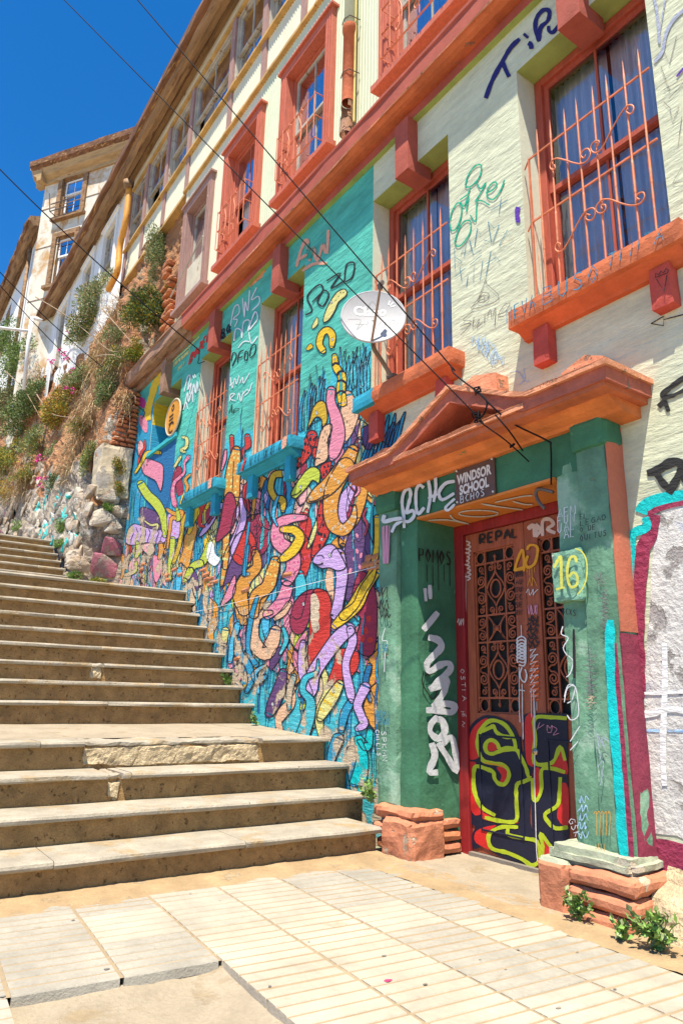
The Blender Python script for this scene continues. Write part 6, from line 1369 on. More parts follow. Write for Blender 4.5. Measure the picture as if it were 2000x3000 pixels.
# paint on the blue sill fronts
for i, zz in ((2, A7), (3, A8)):
    o = GW[i]; Sp = Paint(IDZ, lambda x, z: Vector((x, 3.233, z)), nY); Sp.new()
    for k in range(16):
        x = o[0] + rnd.uniform(-.02, 1.05); Sp.line([(x, 3.385), (x + rnd.uniform(-.03, .03), 3.43), (x + rnd.uniform(-.02, .05), 3.505)], .008, 'ink', 2)
    Sp.line([(o[0] + .10, 3.38), (o[0] + .13, 3.43), (o[0] + .20, 3.51)], .04, 'red' if i == 2 else 'yellow', 3); Sp.fill([(o[1] - .02, 3.385), (o[1] + .075, 3.385), (o[1] + .075, 3.506), (o[1] - .02, 3.506)], 'salmon', 3, 0); Sp.done('painted_sill_front', MUR)
# loose bricks showing through the lower mural
for zz, spots in ((ZM(600, 1500, 2.24), ((1095, 300), (1120, 330), (1075, 345), (1110, 370), (545, 410), (270, 510), (215, 960), (60, 460), (40, 480), (20, 440))), (ZM(350, 1250, 3.92), ((1000, 1700), (1060, 1740), (1100, 1780), (640, 1640), (560, 1700), (560, 1760), (700, 1700), (260, 1640), (280, 1580), (960, 1650)))):
    for k, q in enumerate(spots):
        p = onY(*zz(*q), W); mb = MB(); mb.rbox(p.x - .10, p.x + .10, W - .018, W + .03, p.z - .032, p.z + .032, 0, cell=.035, amp=.010, freq=10, rnd_=.012, seed=k + 60); mb.build('brick', BRICK, MUR)
# ---- hand-lettered tags
FONT = {'A': [[(0, 0), (.4, 1), (.8, 0)], [(.15, .4), (.65, .4)]], 'B': [[(0, 0), (0, 1), (.5, .95), (.55, .6), (0, .52), (.6, .4), (.6, .05), (0, 0)]], 'C': [[(.7, .9), (.3, 1), (0, .5), (.3, 0), (.7, .1)]], 'D': [[(0, 0), (0, 1), (.5, .9), (.65, .5), (.5, .1), (0, 0)]],
        'E': [[(.6, 1), (0, 1), (0, 0), (.6, 0)], [(0, .5), (.5, .5)]], 'F': [[(.6, 1), (0, 1), (0, 0)], [(0, .55), (.5, .55)]], 'G': [[(.7, .9), (.3, 1), (0, .5), (.3, 0), (.7, .1), (.7, .5), (.4, .5)]], 'H': [[(0, 0), (0, 1)], [(.6, 0), (.6, 1)], [(0, .5), (.6, .5)]],
        'I': [[(.1, 0), (.1, 1)]], 'K': [[(0, 0), (0, 1)], [(.6, 1), (0, .5), (.6, 0)]], 'L': [[(0, 1), (0, 0), (.55, 0)]], 'M': [[(0, 0), (.05, 1), (.4, .3), (.75, 1), (.8, 0)]], 'N': [[(0, 0), (0, 1), (.6, 0), (.6, 1)]], 'O': [[(.3, 1), (0, .5), (.3, 0), (.65, .5), (.3, 1)]],
        'P': [[(0, 0), (0, 1), (.6, .9), (.55, .5), (0, .45)]], 'Q': [[(.3, 1), (0, .5), (.3, 0), (.65, .5), (.3, 1)], [(.4, .3), (.7, -.1)]], 'R': [[(0, 0), (0, 1), (.6, .9), (.5, .5), (0, .45), (.6, 0)]], 'S': [[(.6, .9), (.2, 1), (.05, .75), (.5, .45), (.6, .15), (.3, 0), (0, .1)]], 'T': [[(0, 1), (.7, 1)], [(.35, 1), (.35, 0)]],
        'U': [[(0, 1), (.05, .2), (.3, 0), (.55, .2), (.6, 1)]], 'V': [[(0, 1), (.35, 0), (.7, 1)]], 'W': [[(0, 1), (.2, 0), (.4, .7), (.6, 0), (.8, 1)]], 'X': [[(0, 0), (.6, 1)], [(0, 1), (.6, 0)]], 'Z': [[(0, 1), (.6, 1), (0, 0), (.6, 0)]], '1': [[(0, .8), (.2, 1), (.2, 0)]], '2': [[(0, .8), (.3, 1), (.6, .8), (0, 0), (.6, 0)]],
        '7': [[(0, 1), (.6, 1), (.2, 0)]], '0': [[(.3, 1), (0, .5), (.3, 0), (.6, .5), (.3, 1)]], '+': [[(.3, .2), (.3, .8)], [(0, .5), (.6, .5)]], '~': [[(0, 1.15), (.2, 1.25), (.4, 1.15), (.6, 1.25)]], ' ': []}
def write(p, s, a, b, h, w, col, layer=2, sm=0, jit=.0, seed=1):
    """letters along a->b (drawing units), h = letter height vector"""
    r_ = random.Random(seed); n = len(s); dx, dy = (b[0] - a[0]) / n, (b[1] - a[1]) / n
    for i, ch in enumerate(s):
        j = r_.uniform(-jit, jit)
        for pl_ in FONT.get(ch, []):
            p.line([(a[0] + dx * (i + u * .95) + h[0] * (v + j), a[1] + dy * (i + u * .95) + h[1] * (v + j)) for u, v in pl_], w, col, layer, sm)
def scribble(p, x0, y0, x1, y1, n, w, col, layer, seed, loops=True):
    r_ = random.Random(seed); pts = []
    for k in range(n):
        t = k / (n - 1); pts.append((x0 + (x1 - x0) * (t + r_.uniform(-.12, .12)), y0 + (y1 - y0) * ((.5 + .5 * math.sin(k * 2.1 + seed)) if loops else r_.random())))
    p.line(pts, w, col, layer, 5)
def tagp(zm, y): return Paint(zm, planeY(y), nY).new()
F1 = ZM(1400, 0, 2.613); F2 = ZM(1400, 550, 2.613); F3 = ZM(1000, 350, 3.136); F4 = ZM(1000, 750, 3.136); FP = ZM(1000, 1050, 3.136); FQ = ZM(1500, 1000, 3.136); FR_ = ZM(1550, 1450, 3.484); FS = ZM(1550, 2000, 3.484); FD = ZM(1300, 1450, 3.484); FE = ZM(1300, 1800, 3.484); FG = ZM(1300, 2050, 3.484)
t = tagp(F1, W)
for pts, w_ in (([(60, 755), (110, 620), (185, 480), (250, 370), (320, 300)], 25), ([(190, 480), (215, 540), (240, 590)], 26), ([(360, 285), (375, 268)], 42), ([(385, 330), (405, 345), (410, 378)], 26), ([(470, 320), (440, 230), (450, 140), (500, 80), (545, 90), (535, 160), (480, 215), (470, 300)], 24), ([(540, 200), (545, 240), (575, 250), (618, 195)], 20)): t.line(pts, w_ * 1.35, 'navy', 3)
t.done('graffiti_tag', B)['label'] = 'dark navy Tips tag high on the sage wall'
t = tagp(F3, W)
for pts in ([(1140, 610), (1160, 530), (1210, 450), (1265, 415), (1290, 445), (1265, 540), (1200, 610), (1150, 625), (1140, 600)], [(1090, 740), (1160, 690), (1185, 630)], [(1000, 930), (1020, 840), (1070, 770), (1105, 800), (1100, 900), (1060, 1000), (1015, 1025), (998, 960)], [(1090, 760), (1130, 800), (1170, 700), (1150, 850)], [(1240, 570), (1280, 640), (1330, 580), (1290, 660), (1230, 760)], [(1330, 680), (1390, 650), (1430, 600), (1400, 578), (1345, 640), (1345, 715), (1400, 735), (1460, 660), (1500, 560)], [(1045, 1125), (1080, 1010), (1140, 935), (1190, 945), (1180, 1050), (1110, 1150), (1060, 1165), (1042, 1110)], [(1185, 880), (1235, 940), (1255, 750), (1365, 790)]): t.line(pts, 13, 'green', 3)
t.done('graffiti_tag', B)['label'] = 'looping green tag on the sage wall between the windows'
t = tagp(F3, W)
for pts in ([(1040, 1180), (1045, 1370), (1110, 1310), (1050, 1270)], [(1100, 1240), (1150, 1120), (1130, 1260), (1200, 1200), (1180, 1110), (1215, 1250), (1290, 1200)], [(1225, 1170), (1250, 1000), (1280, 1060)], [(1310, 1110), (1380, 1130), (1350, 940), (1400, 1000), (1450, 970), (1390, 1140)], [(1450, 1160), (1525, 1020), (1580, 1100), (1450, 1160)], [(1370, 840), (1530, 740)], [(1470, 710), (1450, 870)], [(1040, 1450), (1140, 1370)], [(1090, 1360), (1110, 1490)], [(1150, 1540), (1165, 1440)], [(1215, 1500), (1220, 1340), (1275, 1480), (1300, 1300)], [(1330, 1440), (1375, 1210), (1460, 1310)], [(1330, 1330), (1420, 1270)], [(1180, 1340), (1290, 1250)]): t.line(pts, 6, 'bluepen', 3, 0)
t.done('graffiti_tag', B)['label'] = 'thin blue pen tag reading TINA on the sage wall'
t = tagp(F4, W)
for pts in ([(1330, 210), (1260, 390), (1200, 490), (1450, 395), (1340, 260), (1330, 210)], [(1260, 400), (1300, 340), (1355, 350), (1340, 410), (1270, 430), (1255, 400), (1300, 370), (1320, 395), (1290, 405)], [(1210, 510), (1120, 590), (1200, 600), (1090, 650), (1190, 620), (1100, 730)], [(1220, 560), (1210, 660), (1270, 580), (1245, 660), (1300, 610)], [(1320, 540), (1315, 620)], [(1340, 560), (1370, 490), (1385, 560), (1420, 480), (1410, 640)], [(1440, 540), (1500, 520), (1550, 440), (1500, 450), (1440, 560), (1530, 540)]): t.line(pts, 5, 'pencil', 3)
t.done('graffiti_tag', B)['label'] = 'thin pencil scrawl with an eye in a triangle'
t = tagp(F4, W)
for k in range(7): scribble(t, 1180 + k * 30, 730 + k * 28, 1330 + k * 28, 800 + k * 34, 9, 5, 'lightblue', 3, k)
t.done('graffiti_tag', B)['label'] = 'pale blue scribble beside the large window sill'
t = tagp(F1, W)
for pts, w_ in (([(1345, -20), (1370, 100), (1390, 340)], 22), ([(1440, -40), (1390, 260)], 10), ([(1600, 60), (1500, 150), (1440, 260), (1410, 400), (1350, 480)], 26)): t.line(pts, w_, 'ghost', 3)
for pts in ([(1420, 380), (1465, 500), (1520, 280)], [(1400, 510), (1470, 700), (1420, 690), (1568, 610)], [(1460, 760), (1580, 630)], [(1420, 780), (1470, 830), (1490, 950), (1540, 800)], [(1530, 1120), (1560, 900)], [(1490, 1405), (1560, 1280), (1600, 1390), (1490, 1405)]): t.line(pts, 5, 'pencil', 3, 0)
t.line([(1520, 590), (1580, 520)], 16, 'violet', 3); t.done('graffiti_tag', B)['label'] = 'faded grey tag right of the large window'
t = tagp(F2, W); t.line([(310, 150), (300, 200), (312, 270)], 34, 'violet', 3); t.line([(1325, 1042), (1420, 1058), (1422, 985), (1325, 1042)], 8, 'black', 3, 0); t.line([(1420, 1012), (1600, 965)], 8, 'black', 3)
t.line([(245, 1420), (310, 1410), (360, 1480), (395, 1478)], 5, 'lightblue', 3); t.line([(350, 1380), (355, 1470), (310, 1510)], 5, 'lightblue', 3); t.done('graffiti_tag', B)['label'] = 'small arrow and dabs of paint under the large sill'
t = tagp(F2, 3.2335); write(t, 'NEVA', (222, 1040), (450, 905), (0, -105), 8, 'bluepen'); write(t, 'BUSO', (500, 900), (960, 690), (0, -130), 9, 'bluepen'); write(t, 'TIN~A', (985, 615), (1440, 390), (15, -100), 9, 'bluepen'); t.done('graffiti_tag', B)['label'] = 'blue pen writing NEVA BUSO TINA on the large sill'
t = tagp(F2, 3.307); t.line([(1365, 700), (1425, 800), (1447, 670)], 9, 'black', 2, 0); t.line([(1358, 690), (1362, 655), (1385, 668), (1400, 640), (1420, 655), (1440, 620), (1458, 635), (1450, 655), (1358, 690)], 7, 'black', 2, 0); t.done('graffiti_tag', B)['label'] = 'black crown and V mark on the sill bracket'
t = tagp(FQ, W)
for pts, w_ in (([(1345, 605), (1400, 540), (1385, 490), (1450, 430), (1600, 320)], 36), ([(1400, 540), (1440, 650)], 30), ([(1390, 520), (1480, 500), (1600, 440)], 26), ([(1240, 1215), (1330, 1190), (1450, 1120), (1530, 1115), (1560, 1160), (1500, 1290), (1440, 1400)], 62), ([(1330, 1220), (1400, 1320), (1470, 1370)], 50), ([(1560, 1180), (1600, 1300)], 56)): t.line(pts, w_ * 1.35, 'black', 3)
t.done('graffiti_tag', B)['label'] = 'large black sprayed letters at the right edge of the wall'
# painted panel at the right: limewash field, wine frame, turquoise border
t = tagp(FR_, W); t.fill([(1215, 185), (1400, 120), (1800, 30), (1900, 2300), (1170, 2300), (1185, 2000), (1200, 1500), (1230, 1200), (1250, 700), (1290, 330)], 'limew', 1, 3)
t.line([(1145, 190), (1180, 130), (1320, 60), (1700, -10)], 130, 'turq', 3); t.line([(1215, 190), (1400, 120), (1700, 60)], 50, 'wine', 4); t.line([(1185, 230), (1200, 330), (1060, 400), (1040, 560), (1020, 800), (1000, 1050), (950, 1300), (920, 1500), (910, 1800), (890, 2150)], 95, 'turq', 4)
t.line([(1275, 200), (1230, 420), (1160, 560), (1140, 800), (1130, 1050), (1115, 1250), (1110, 1500), (1110, 1800), (1110, 2150)], 135, 'wine', 3); t.done('painted_panel', B)['label'] = 'white panel with wine red frame and turquoise border'
t = tagp(FS, W); t.fill([(1150, -80), (1900, -80), (1900, 1560), (1500, 1560), (1180, 1500), (1130, 1300), (1150, 800), (1175, 300)], 'limew', 1, 3); t.line([(900, -60), (890, 300), (880, 700), (870, 1100), (880, 1500), (890, 1890)], 100, 'turq', 4); t.line([(1110, -60), (1100, 500), (1080, 900), (1060, 1300), (1060, 1640)], 130, 'wine', 3); t.fill([(1030, 1540), (1200, 1590), (1400, 1600), (1700, 1680), (1900, 1700), (1900, 2100), (1500, 2060), (1250, 1990), (1120, 1900), (1040, 1800)], 'wine', 3)
for pts, w_ in (([(1385, -400), (1390, 0), (1380, 280), (1370, 700), (1385, 1050)], 60), ([(1180, 110), (1400, 100), (1800, 80)], 40), ([(1020, 320), (1250, 320), (1420, 270), (1800, 320)], 62)): t.line(pts, w_, 'white', 5)
t.line([(1200, 490), (1330, 490)], 30, 'lightblue', 3); t.line([(1400, 490), (1600, 495)], 26, 'lightblue', 3); t.line([(1110, 1950), (1250, 2010), (1400, 2060), (1700, 2120)], 80, 'turq', 5); t.done('painted_panel', B)['label'] = 'lower part of the white panel with a sprayed white cross'
# flaked patches with ragged rims
def rag(p, x, y, rx, ry, col, layer, seed, n=44):
    pts = []
    for i in range(n):
        a = 2 * math.pi * i / n; k_ = 1 + 1.0 * noise.noise(Vector((math.cos(a) * 1.8, math.sin(a) * 1.8, seed))) + .6 * noise.noise(Vector((math.cos(a) * 6, math.sin(a) * 6, seed)))
        pts.append((x + rx * k_ * math.cos(a), y + ry * k_ * math.sin(a)))
    p.fill(pts, col, layer, 0)
t = Paint(IDZ, lambda x, z: Vector((x, 3.2225, z)), nY).new()
t.line([(-2.215, .29), (-2.213, .6), (-2.216, 1.0), (-2.208, 1.25), (-2.19, 1.42)], .055, 'turq', 2); t.done('painted_stripe', B)['label'] = 'turquoise stripe down the right pilaster'
t.new(); t.line([(-2.174, .29), (-2.174, .7), (-2.176, 1.3)], .028, 'wine', 2); t.done('painted_stripe', B)['label'] = 'wine red stripe at the edge of the right pilaster'
# plaster patch with the house number
mb = MB(); mb.rbox(-2.545, -2.345, 3.222, 3.40, 1.545, 1.83, 0, cell=.02, amp=.009, freq=12, rnd_=.004, seed=9); pp = mb.build('plaster_patch', M('patch_pale_green', (.18, .36, .25), var=.35, vs=5, bump=.9, bs=22, wear=.60, wcol=(.5, .52, .44), ws=7), B)
t = tagp(FR_, 3.212)
for pts, w_ in (([(255, 745), (300, 660), (325, 640), (330, 800), (335, 950)], 30), ([(275, 965), (365, 942)], 24), ([(485, 690), (470, 635), (425, 640), (395, 730), (395, 860), (430, 940), (485, 920), (495, 840), (455, 790), (405, 840)], 26), ([(470, 548), (540, 580), (588, 680), (588, 840), (550, 950), (490, 1020)], 15)): t.line(pts, w_, 'sprayy', 3)
t.done('house_number', pp)['label'] = 'yellow sprayed number 16 in a circle'
t = tagp(FR_, 3.2225)
for s_, a, b, h in (('EL', (520, 250), (600, 235), -50), ('LEGAD', (525, 320), (800, 245), -52), ('O DE', (520, 385), (690, 345), -50), ('QUITUS', (520, 475), (805, 410), -58)): write(t, s_, a, b, (0, h), 8, 'dblack', 2)
for k in range(9): t.line([(730 + 25 * math.sin(k * 2.3), 965 + k * 44), (800, 975 + k * 44), (745, 1010 + k * 44), (815, 1035 + k * 44)], 7, 'pencil', 2)
for k in range(9): t.line([(690 + 40 * math.sin(k * 1.7), 780 + 20 * (k % 4)), (700 + 14 * k, 940 - 30 * (k % 3))], 6, 'pencil', 2, 0)
for k in range(9): t.line([(560 + 20 * math.sin(k * 1.3), 1560 + k * 60), (640, 1570 + k * 60), (590, 1620 + k * 62), (690, 1640 + k * 60), (620, 1660 + 60 * k)], 6, 'pencil', 2)
t.done('graffiti_tag', B)['label'] = 'black lettering and loops down the right pilaster'
t = tagp(FS, 3.2225)
for pts in ([(690, 500), (730, 780)], [(690, 520), (770, 660), (740, 560), (820, 600)], [(700, 860), (760, 800), (730, 1050)]): t.line(pts, 8, 'ghost', 2)
for k in range(5): t.line([(660 + 36 * k, 1340), (680 + 34 * k, 1310), (690 + 34 * k, 1360), (692 + 32 * k, 1560)], 6, 'dorange', 2); t.line([(680 + 28 * k, 1640), (690 + 28 * k, 1800)], 5, 'dorange', 2) if k < 4 else None
for k in range(7): t.line([(570 + 30 * math.sin(k), 0 + 40 * k), (650, 30 + 36 * k), (600, 60 + 36 * k)], 6, 'pencil', 2)
t.done('graffiti_tag', B)['label'] = 'orange and grey scribbles low on the right pilaster'
t = tagp(FR_, 3.2515)
for k in range(4): write(t, ('AEM', 'FUN', 'UAL', 'JAL')[k], (292, 240 + 75 * k), (488, 190 + 75 * k), (0, -90), 9, 'sprayw', 2)
t.line([(345, 1340), (330, 1420), (400, 1460), (350, 1560), (390, 1640)], 10, 'sprayw', 2); t.line([(400, 1640), (450, 1700), (420, 1820), (380, 1860)], 10, 'sprayw', 2); t.line([(360, 2060), (400, 1940), (470, 1960), (440, 2091)], 10, 'sprayw', 2); t.line([(455, 1370), (460, 1600), (462, 1870)], 26, 'dblack', 2); write(t, 'BCXS', (340, 1210), (490, 1240), (0, -60), 8, 'dblack', 3); t.done('graffiti_tag', B)['label'] = 'white letters and loops on the right door jamb'
t = tagp(FS, 3.2515); t.line([(360, 200), (390, 60), (470, 40), (500, 200), (500, 340), (430, 380), (390, 330)], 11, 'sprayw', 2); t.line([(390, 210), (430, 190)], 10, 'sprayw', 2); t.line([(520, 440), (420, 600)], 10, 'sprayw', 2); t.line([(500, 600), (420, 690)], 10, 'sprayw', 2); write(t, 'GSK', (400, 1400), (480, 1600), (60, -20), 7, 'sprayw', 2)
for k in range(5): scribble(t, 500, 1150 + 90 * k, 600, 1230 + 90 * k, 7, 8, 'lightblue', 2, k)
t.done('graffiti_tag', B)['label'] = 'white G and pale blue scrawl low on the right jamb'
# lintel and left pilaster
t = tagp(FP, 3.2525)
for pts, w_ in (([(580, 1560), (575, 1440), (560, 1320), (580, 1230), (620, 1200), (640, 1250), (610, 1380), (600, 1420), (660, 1400), (670, 1450), (620, 1500), (560, 1490)], 30), ([(760, 1190), (720, 1165), (690, 1220), (690, 1360), (710, 1430), (765, 1370)], 30), ([(800, 1110), (820, 1260), (795, 1420)], 28), ([(865, 1080), (870, 1200), (850, 1320)], 28), ([(800, 1290), (885, 1245)], 24), ([(1045, 1130), (960, 1150), (900, 1230), (930, 1300), (1040, 1240)], 30), ([(1045, 1290), (960, 1370), (985, 1395), (1045, 1340)], 24)): t.line(pts, w_, 'sprayw', 3)
t.done('graffiti_tag', B)['label'] = 'white sprayed BCHC tag over the door'
t = Paint(FP, planeY(3.2425), nY).new(); write(t, 'BCHOS', (1095, 1330), (1330, 1255), (0, -62), 7, 'sprayw', 1); o_ = t.mb.build('scrawl', ML, SG); o_.location = -SG.location
t = tagp(FP, 3.2235); t.line([(400, 1440), (390, 1500), (480, 1480), (560, 1470)], 34, 'sprayw', 3); t.line([(560, 1500), (500, 1530), (465, 1600)], 26, 'sprayw', 3); scribble(t, 385, 1500, 440, 1900, 16, 10, 'dpink', 2, 4); t.done('graffiti_tag', B)['label'] = 'white tail and pink scrawl on the left pilaster'
FL = ZM(600, 1500, 2.24); t = tagp(FL, 3.2235)
for k, (x, y) in enumerate(((1160, 520), (1165, 600), (1175, 660))): scribble(t, x - 30, y - 30, x + 40, y + 40, 9, 6, 'dblack', 2, k + 3)
write(t, 'ESK', (1145, 920), (1210, 915), (0, -50), 6, 'bluepen', 2); write(t, 'DEKA', (1128, 1390), (1215, 1400), (0, -90), 7, 'bluepen', 2); write(t, 'CHILIS', (1122, 1430), (1135, 1610), (22, 0), 5, 'sprayw', 2); write(t, 'SPKMN', (1160, 1440), (1170, 1650), (30, 0), 5, 'sprayw', 2); t.line([(1185, 760), (1165, 840), (1200, 850), (1185, 930), (1180, 1050)], 5, 'sprayw', 2); t.done('graffiti_tag', B)['label'] = 'small tags ESK and DEKA on the left pilaster'
# left jamb cursive
Jp = Paint(ZM(1000, 1800, 1.568), planeX(-3.7415), nXp).new()
for pts, w_ in (([(372, 72), (400, 40), (440, -10)], 20), ([(395, 105), (440, 118), (455, 150), (420, 190), (390, 225), (400, 262), (450, 232), (490, 225), (495, 255), (450, 300), (415, 335), (400, 345)], 22), ([(400, 345), (440, 330), (480, 300), (470, 350), (440, 400), (420, 425), (470, 410), (515, 420), (500, 450), (440, 440), (385, 440)], 22), ([(440, 470), (410, 500), (405, 540), (440, 570), (470, 540), (460, 490), (430, 480)], 22), ([(410, 590), (425, 650), (400, 720), (440, 725)], 22), ([(440, 590), (480, 650), (525, 720), (520, 640), (500, 560), (460, 600)], 20), ([(380, -120), (385, -60)], 12), ([(402, -135), (405, -70)], 12)): Jp.line(pts, w_ * 1.35, 'sprayw', 3)
write(Jp, 'POMOS', (355, -245), (510, -225), (0, -60), 7, 'dblack', 2); [Jp.line([(390 + 26 * k, -230), (392 + 26 * k, -150 + 20 * (k % 3))], 4, 'dblack', 2, 0) for k in range(5)]; Jp.line([(375, 260), (370, 320), (420, 390), (440, 330)], 5, 'dblack', 2); Jp.line([(380, 280), (430, 270)], 5, 'dblack', 2)
Jp.done('graffiti_tag', B)['label'] = 'large white cursive tag down the left door jamb'
# swirls under the lintel
So = Paint(FD, lambda px, py: onZ(px, py, 2.267), Vector((0, 0, -1))).new()
for pts in ([(-160, 255), (40, 250), (250, 292)], [(60, 200), (110, 250), (250, 290)], [(520, 70), (780, 12), (900, 0)], [(380, 85), (560, 115), (800, 146)], [(700, 60), (820, 90), (900, 92)]): So.line(pts, 13, 'sprayw', 1)
So.line([(350 + 200 * math.cos(k * .42), 185 + 33 * math.sin(k * .42)) for k in range(15)], 12, 'sprayw', 1, 3, True); So.done('graffiti_tag', lint)['label'] = 'white swirls sprayed under the lintel'
# door
Dp = Paint(FG, planeY(DY - .0035), nY).new()
Dp.fill([(240, 590), (242, 380), (285, 250), (370, 180), (450, 158), (560, 178), (680, 240), (745, 330), (772, 430), (800, 520), (862, 640), (892, 770), (895, 900), (885, 1250), (962, 1500), (965, 1640), (900, 1690), (600, 1610), (480, 1545), (400, 1500), (300, 1520), (288, 1380), (320, 1300), (258, 1240), (200, 1080), (190, 850), (205, 660)], 'dnavy', 1, 3)
Dp.fill([(800, 160), (860, 140), (1260, 140), (1280, 1640), (980, 1660), (900, 1300), (885, 900), (880, 700), (828, 640), (805, 400)], 'dnavy', 1.4, 0)
for pts in ([(262, 590), (262, 400), (300, 290), (380, 212), (450, 192), (385, 280), (345, 380), (338, 480), (362, 575), (310, 610)], [(212, 720), (235, 640), (300, 632), (332, 660), (302, 800), (312, 950), (352, 1060), (420, 1140), (320, 1180), (262, 1080), (220, 930)], [(320, 1360), (400, 1305), (540, 1280), (455, 1350), (450, 1480), (490, 1540), (330, 1460)], [(448, 480), (480, 430), (530, 440), (550, 490), (510, 525), (460, 520)], [(540, 690), (630, 695), (665, 760), (640, 830), (575, 842), (590, 770)], [(835, 178), (925, 178), (928, 640), (875, 668), (842, 610), (828, 400)], [(920, 712), (985, 712), (978, 940), (942, 985), (912, 880)], [(1005, 1400), (1090, 1500), (1200, 1600), (1150, 1645), (1045, 1625), (1012, 1520)], [(1180, 500), (1250, 620), (1260, 760), (1100, 690)], [(1195, 860), (1270, 900), (1270, 1290), (1160, 1210), (1175, 1050)], [(400, 1150), (560, 1225), (740, 1240), (740, 1262), (540, 1255), (400, 1215)]): Dp.fill(pts, 'dred', 2, 3)
for pts in ([(380, 590), (348, 480), (352, 380), (392, 290), (460, 222), (540, 214), (630, 260), (692, 345), (727, 430), (735, 500)], [(735, 500), (650, 490), (575, 500), (550, 450), (500, 412), (450, 425), (425, 480), (445, 535), (500, 552), (570, 528), (735, 508), (792, 595), (842, 695), (865, 780), (895, 800)], [(380, 590), (420, 630), (520, 650), (610, 668), (662, 722), (662, 800), (620, 862), (560, 852), (520, 800), (510, 742), (450, 710), (330, 680), (308, 780), (314, 920), (358, 1050), (420, 1120), (530, 1180)], [(895, 800), (820, 835), (746, 872), (744, 1050), (742, 1230), (600, 1240), (420, 1200)], [(760, 1300), (600, 1298), (482, 1350), (458, 1430), (500, 1520), (650, 1560), (800, 1625), (905, 1690), (985, 1620), (955, 1450), (850, 1418), (668, 1380), (660, 1310)], [(388, 322), (480, 282), (512, 272), (540, 330), (610, 372), (692, 384)], [(1260, 190), (1100, 180), (930, 190), (936, 400), (928, 640), (1110, 640), (1190, 480), (1240, 620)], [(1240, 740), (1100, 700), (1000, 718), (1000, 900), (962, 1010), (922, 1010), (905, 800)], [(1190, 790), (1182, 960), (1160, 1080), (1035, 1168), (1080, 1260), (1150, 1312), (1270, 1300)], [(1000, 1600), (1012, 1500), (990, 1365), (1080, 1480), (1190, 1590)]): Dp.line(pts, 40, 'dlime', 3)
Dp.line([(905, 800), (930, 1040)], 20, 'dorange', 3); Dp.line([(420, 640), (620, 680)], 14, 'dorange', 4)
Dp.line([(772, -40), (776, 120), (782, 230)], 8, 'dwhite', 5); Dp.line([(806, -100), (806, 100), (812, 250), (814, 405)], 9, 'dwhite', 5); Dp.line([(920, -100), (930, 400), (932, 800), (942, 1200), (950, 1500), (962, 1650)], 9, 'dwhite', 5); Dp.line([(895, -120), (900, 160)], 7, 'dwhite', 5)
for pts in ([(955, 310), (985, 230), (965, 290), (1030, 250)], [(1060, 320), (1060, 260), (1090, 290), (1110, 260), (1100, 330), (1060, 330)], [(1110, 270), (1160, 300), (1120, 360), (1180, 340)]): Dp.line(pts, 6, 'dpink', 5)
Dp.done('graffiti_tag', B)['label'] = 'big lime outlined navy and red graffiti letters on the lower door'
mb = MB()   # panel mouldings over the paint
for a, b, c, d in ((-3.57, -3.20, .17, .78), (-2.99, -2.60, .17, .78)):
    for e in ((a, b, c, c + .012), (a, b, d - .012, d), (a, a + .012, c + .012, d - .012), (b - .012, b, c + .012, d - .012)): mb.box(e[0], e[1], DY - .0135, DY - .003, e[2], e[3])
mb.build('panel_moulding', C_['dnavy'], B, bevel=.003)
Du = Paint(FD, planeY(DY - .0035), nY).new()
Du.line([(725, 780), (745, 690), (800, 560), (818, 640), (820, 780)], 26, 'dorange', 3); Du.line([(730, 770), (830, 740)], 34, 'dorange', 3); Du.line([(850, 560), (880, 515), (940, 520), (960, 570), (930, 700), (860, 740), (840, 690), (860, 620)], 28, 'dorange', 3)
for k, x in enumerate((848, 875, 900, 925)): Du.line([(x, 740), (x + 3, 790 + 30 * (k % 3))], 7, 'dorange', 3, 0)
Du.line([(860, 350), (920, 310), (930, 430)], 40, 'dsalmon', 3); Du.line([(930, 430), (960, 330), (940, 300), (990, 360), (940, 430)], 30, 'dsalmon', 3); Du.line([(1010, 420), (1010, 270), (1080, 250), (1120, 300), (1060, 350), (1140, 390)], 36, 'dsalmon', 3)
for k in range(10): Du.line([(230 + 14 * math.sin(k * 1.9), 470 + k * 40), (270 + 8 * math.sin(k), 490 + k * 40), (240, 515 + k * 40)], 14, 'dsalmon', 3)
Du.line([(228, 800), (228, 1190)], 7, 'dsalmon', 3, 0); write(Du, 'REPAL', (370, 500), (780, 420), (0, -90), 22, 'dblack', 3, 2)
for k in range(6): write(Du, ('BCHS', 'AU', 'DU', 'EC', 'SE', 'RN')[k], (735, 840 + 78 * k), (815, 830 + 78 * k), (0, -52), 9, 'dblack', 3)
for k in range(7): scribble(Du, 855, 1230 + 45 * k, 965, 1290 + 45 * k, 6, 12, 'dblack', 3, k); 
scribble(Du, 850, 960, 955, 1030, 8, 7, 'dwhite', 3, 3); scribble(Du, 855, 1120, 960, 1230, 14, 6, 'dpink', 3, 5); scribble(Du, 860, 830, 940, 930, 7, 6, 'dorange', 3, 8)
Du.done('graffiti_tag', B)['label'] = 'yellow, pink and black tags on the upper door'
De = Paint(FE, planeY(DY - .0035), nY).new()
De.line([(790, 110), (795, 220)], 9, 'dwhite', 3, 0)
for k in range(7): De.line([(760, 290 + 34 * k), (750, 250 + 34 * k), (800, 225 + 34 * k), (838, 260 + 34 * k), (820, 320 + 34 * k), (770, 310 + 34 * k)], 15, 'dwhite', 3)
De.line([(800, 540), (780, 600), (790, 660), (830, 690), (848, 620), (830, 560)], 15, 'dwhite', 3); De.line([(765, 770), (830, 780)], 12, 'dwhite', 3, 0); De.line([(800, 710), (805, 820)], 12, 'dwhite', 3, 0); De.line([(770, 540), (772, 860), (776, 1000)], 8, 'dwhite', 3, 0); De.line([(808, 840), (806, 1000)], 8, 'dwhite', 3, 0)
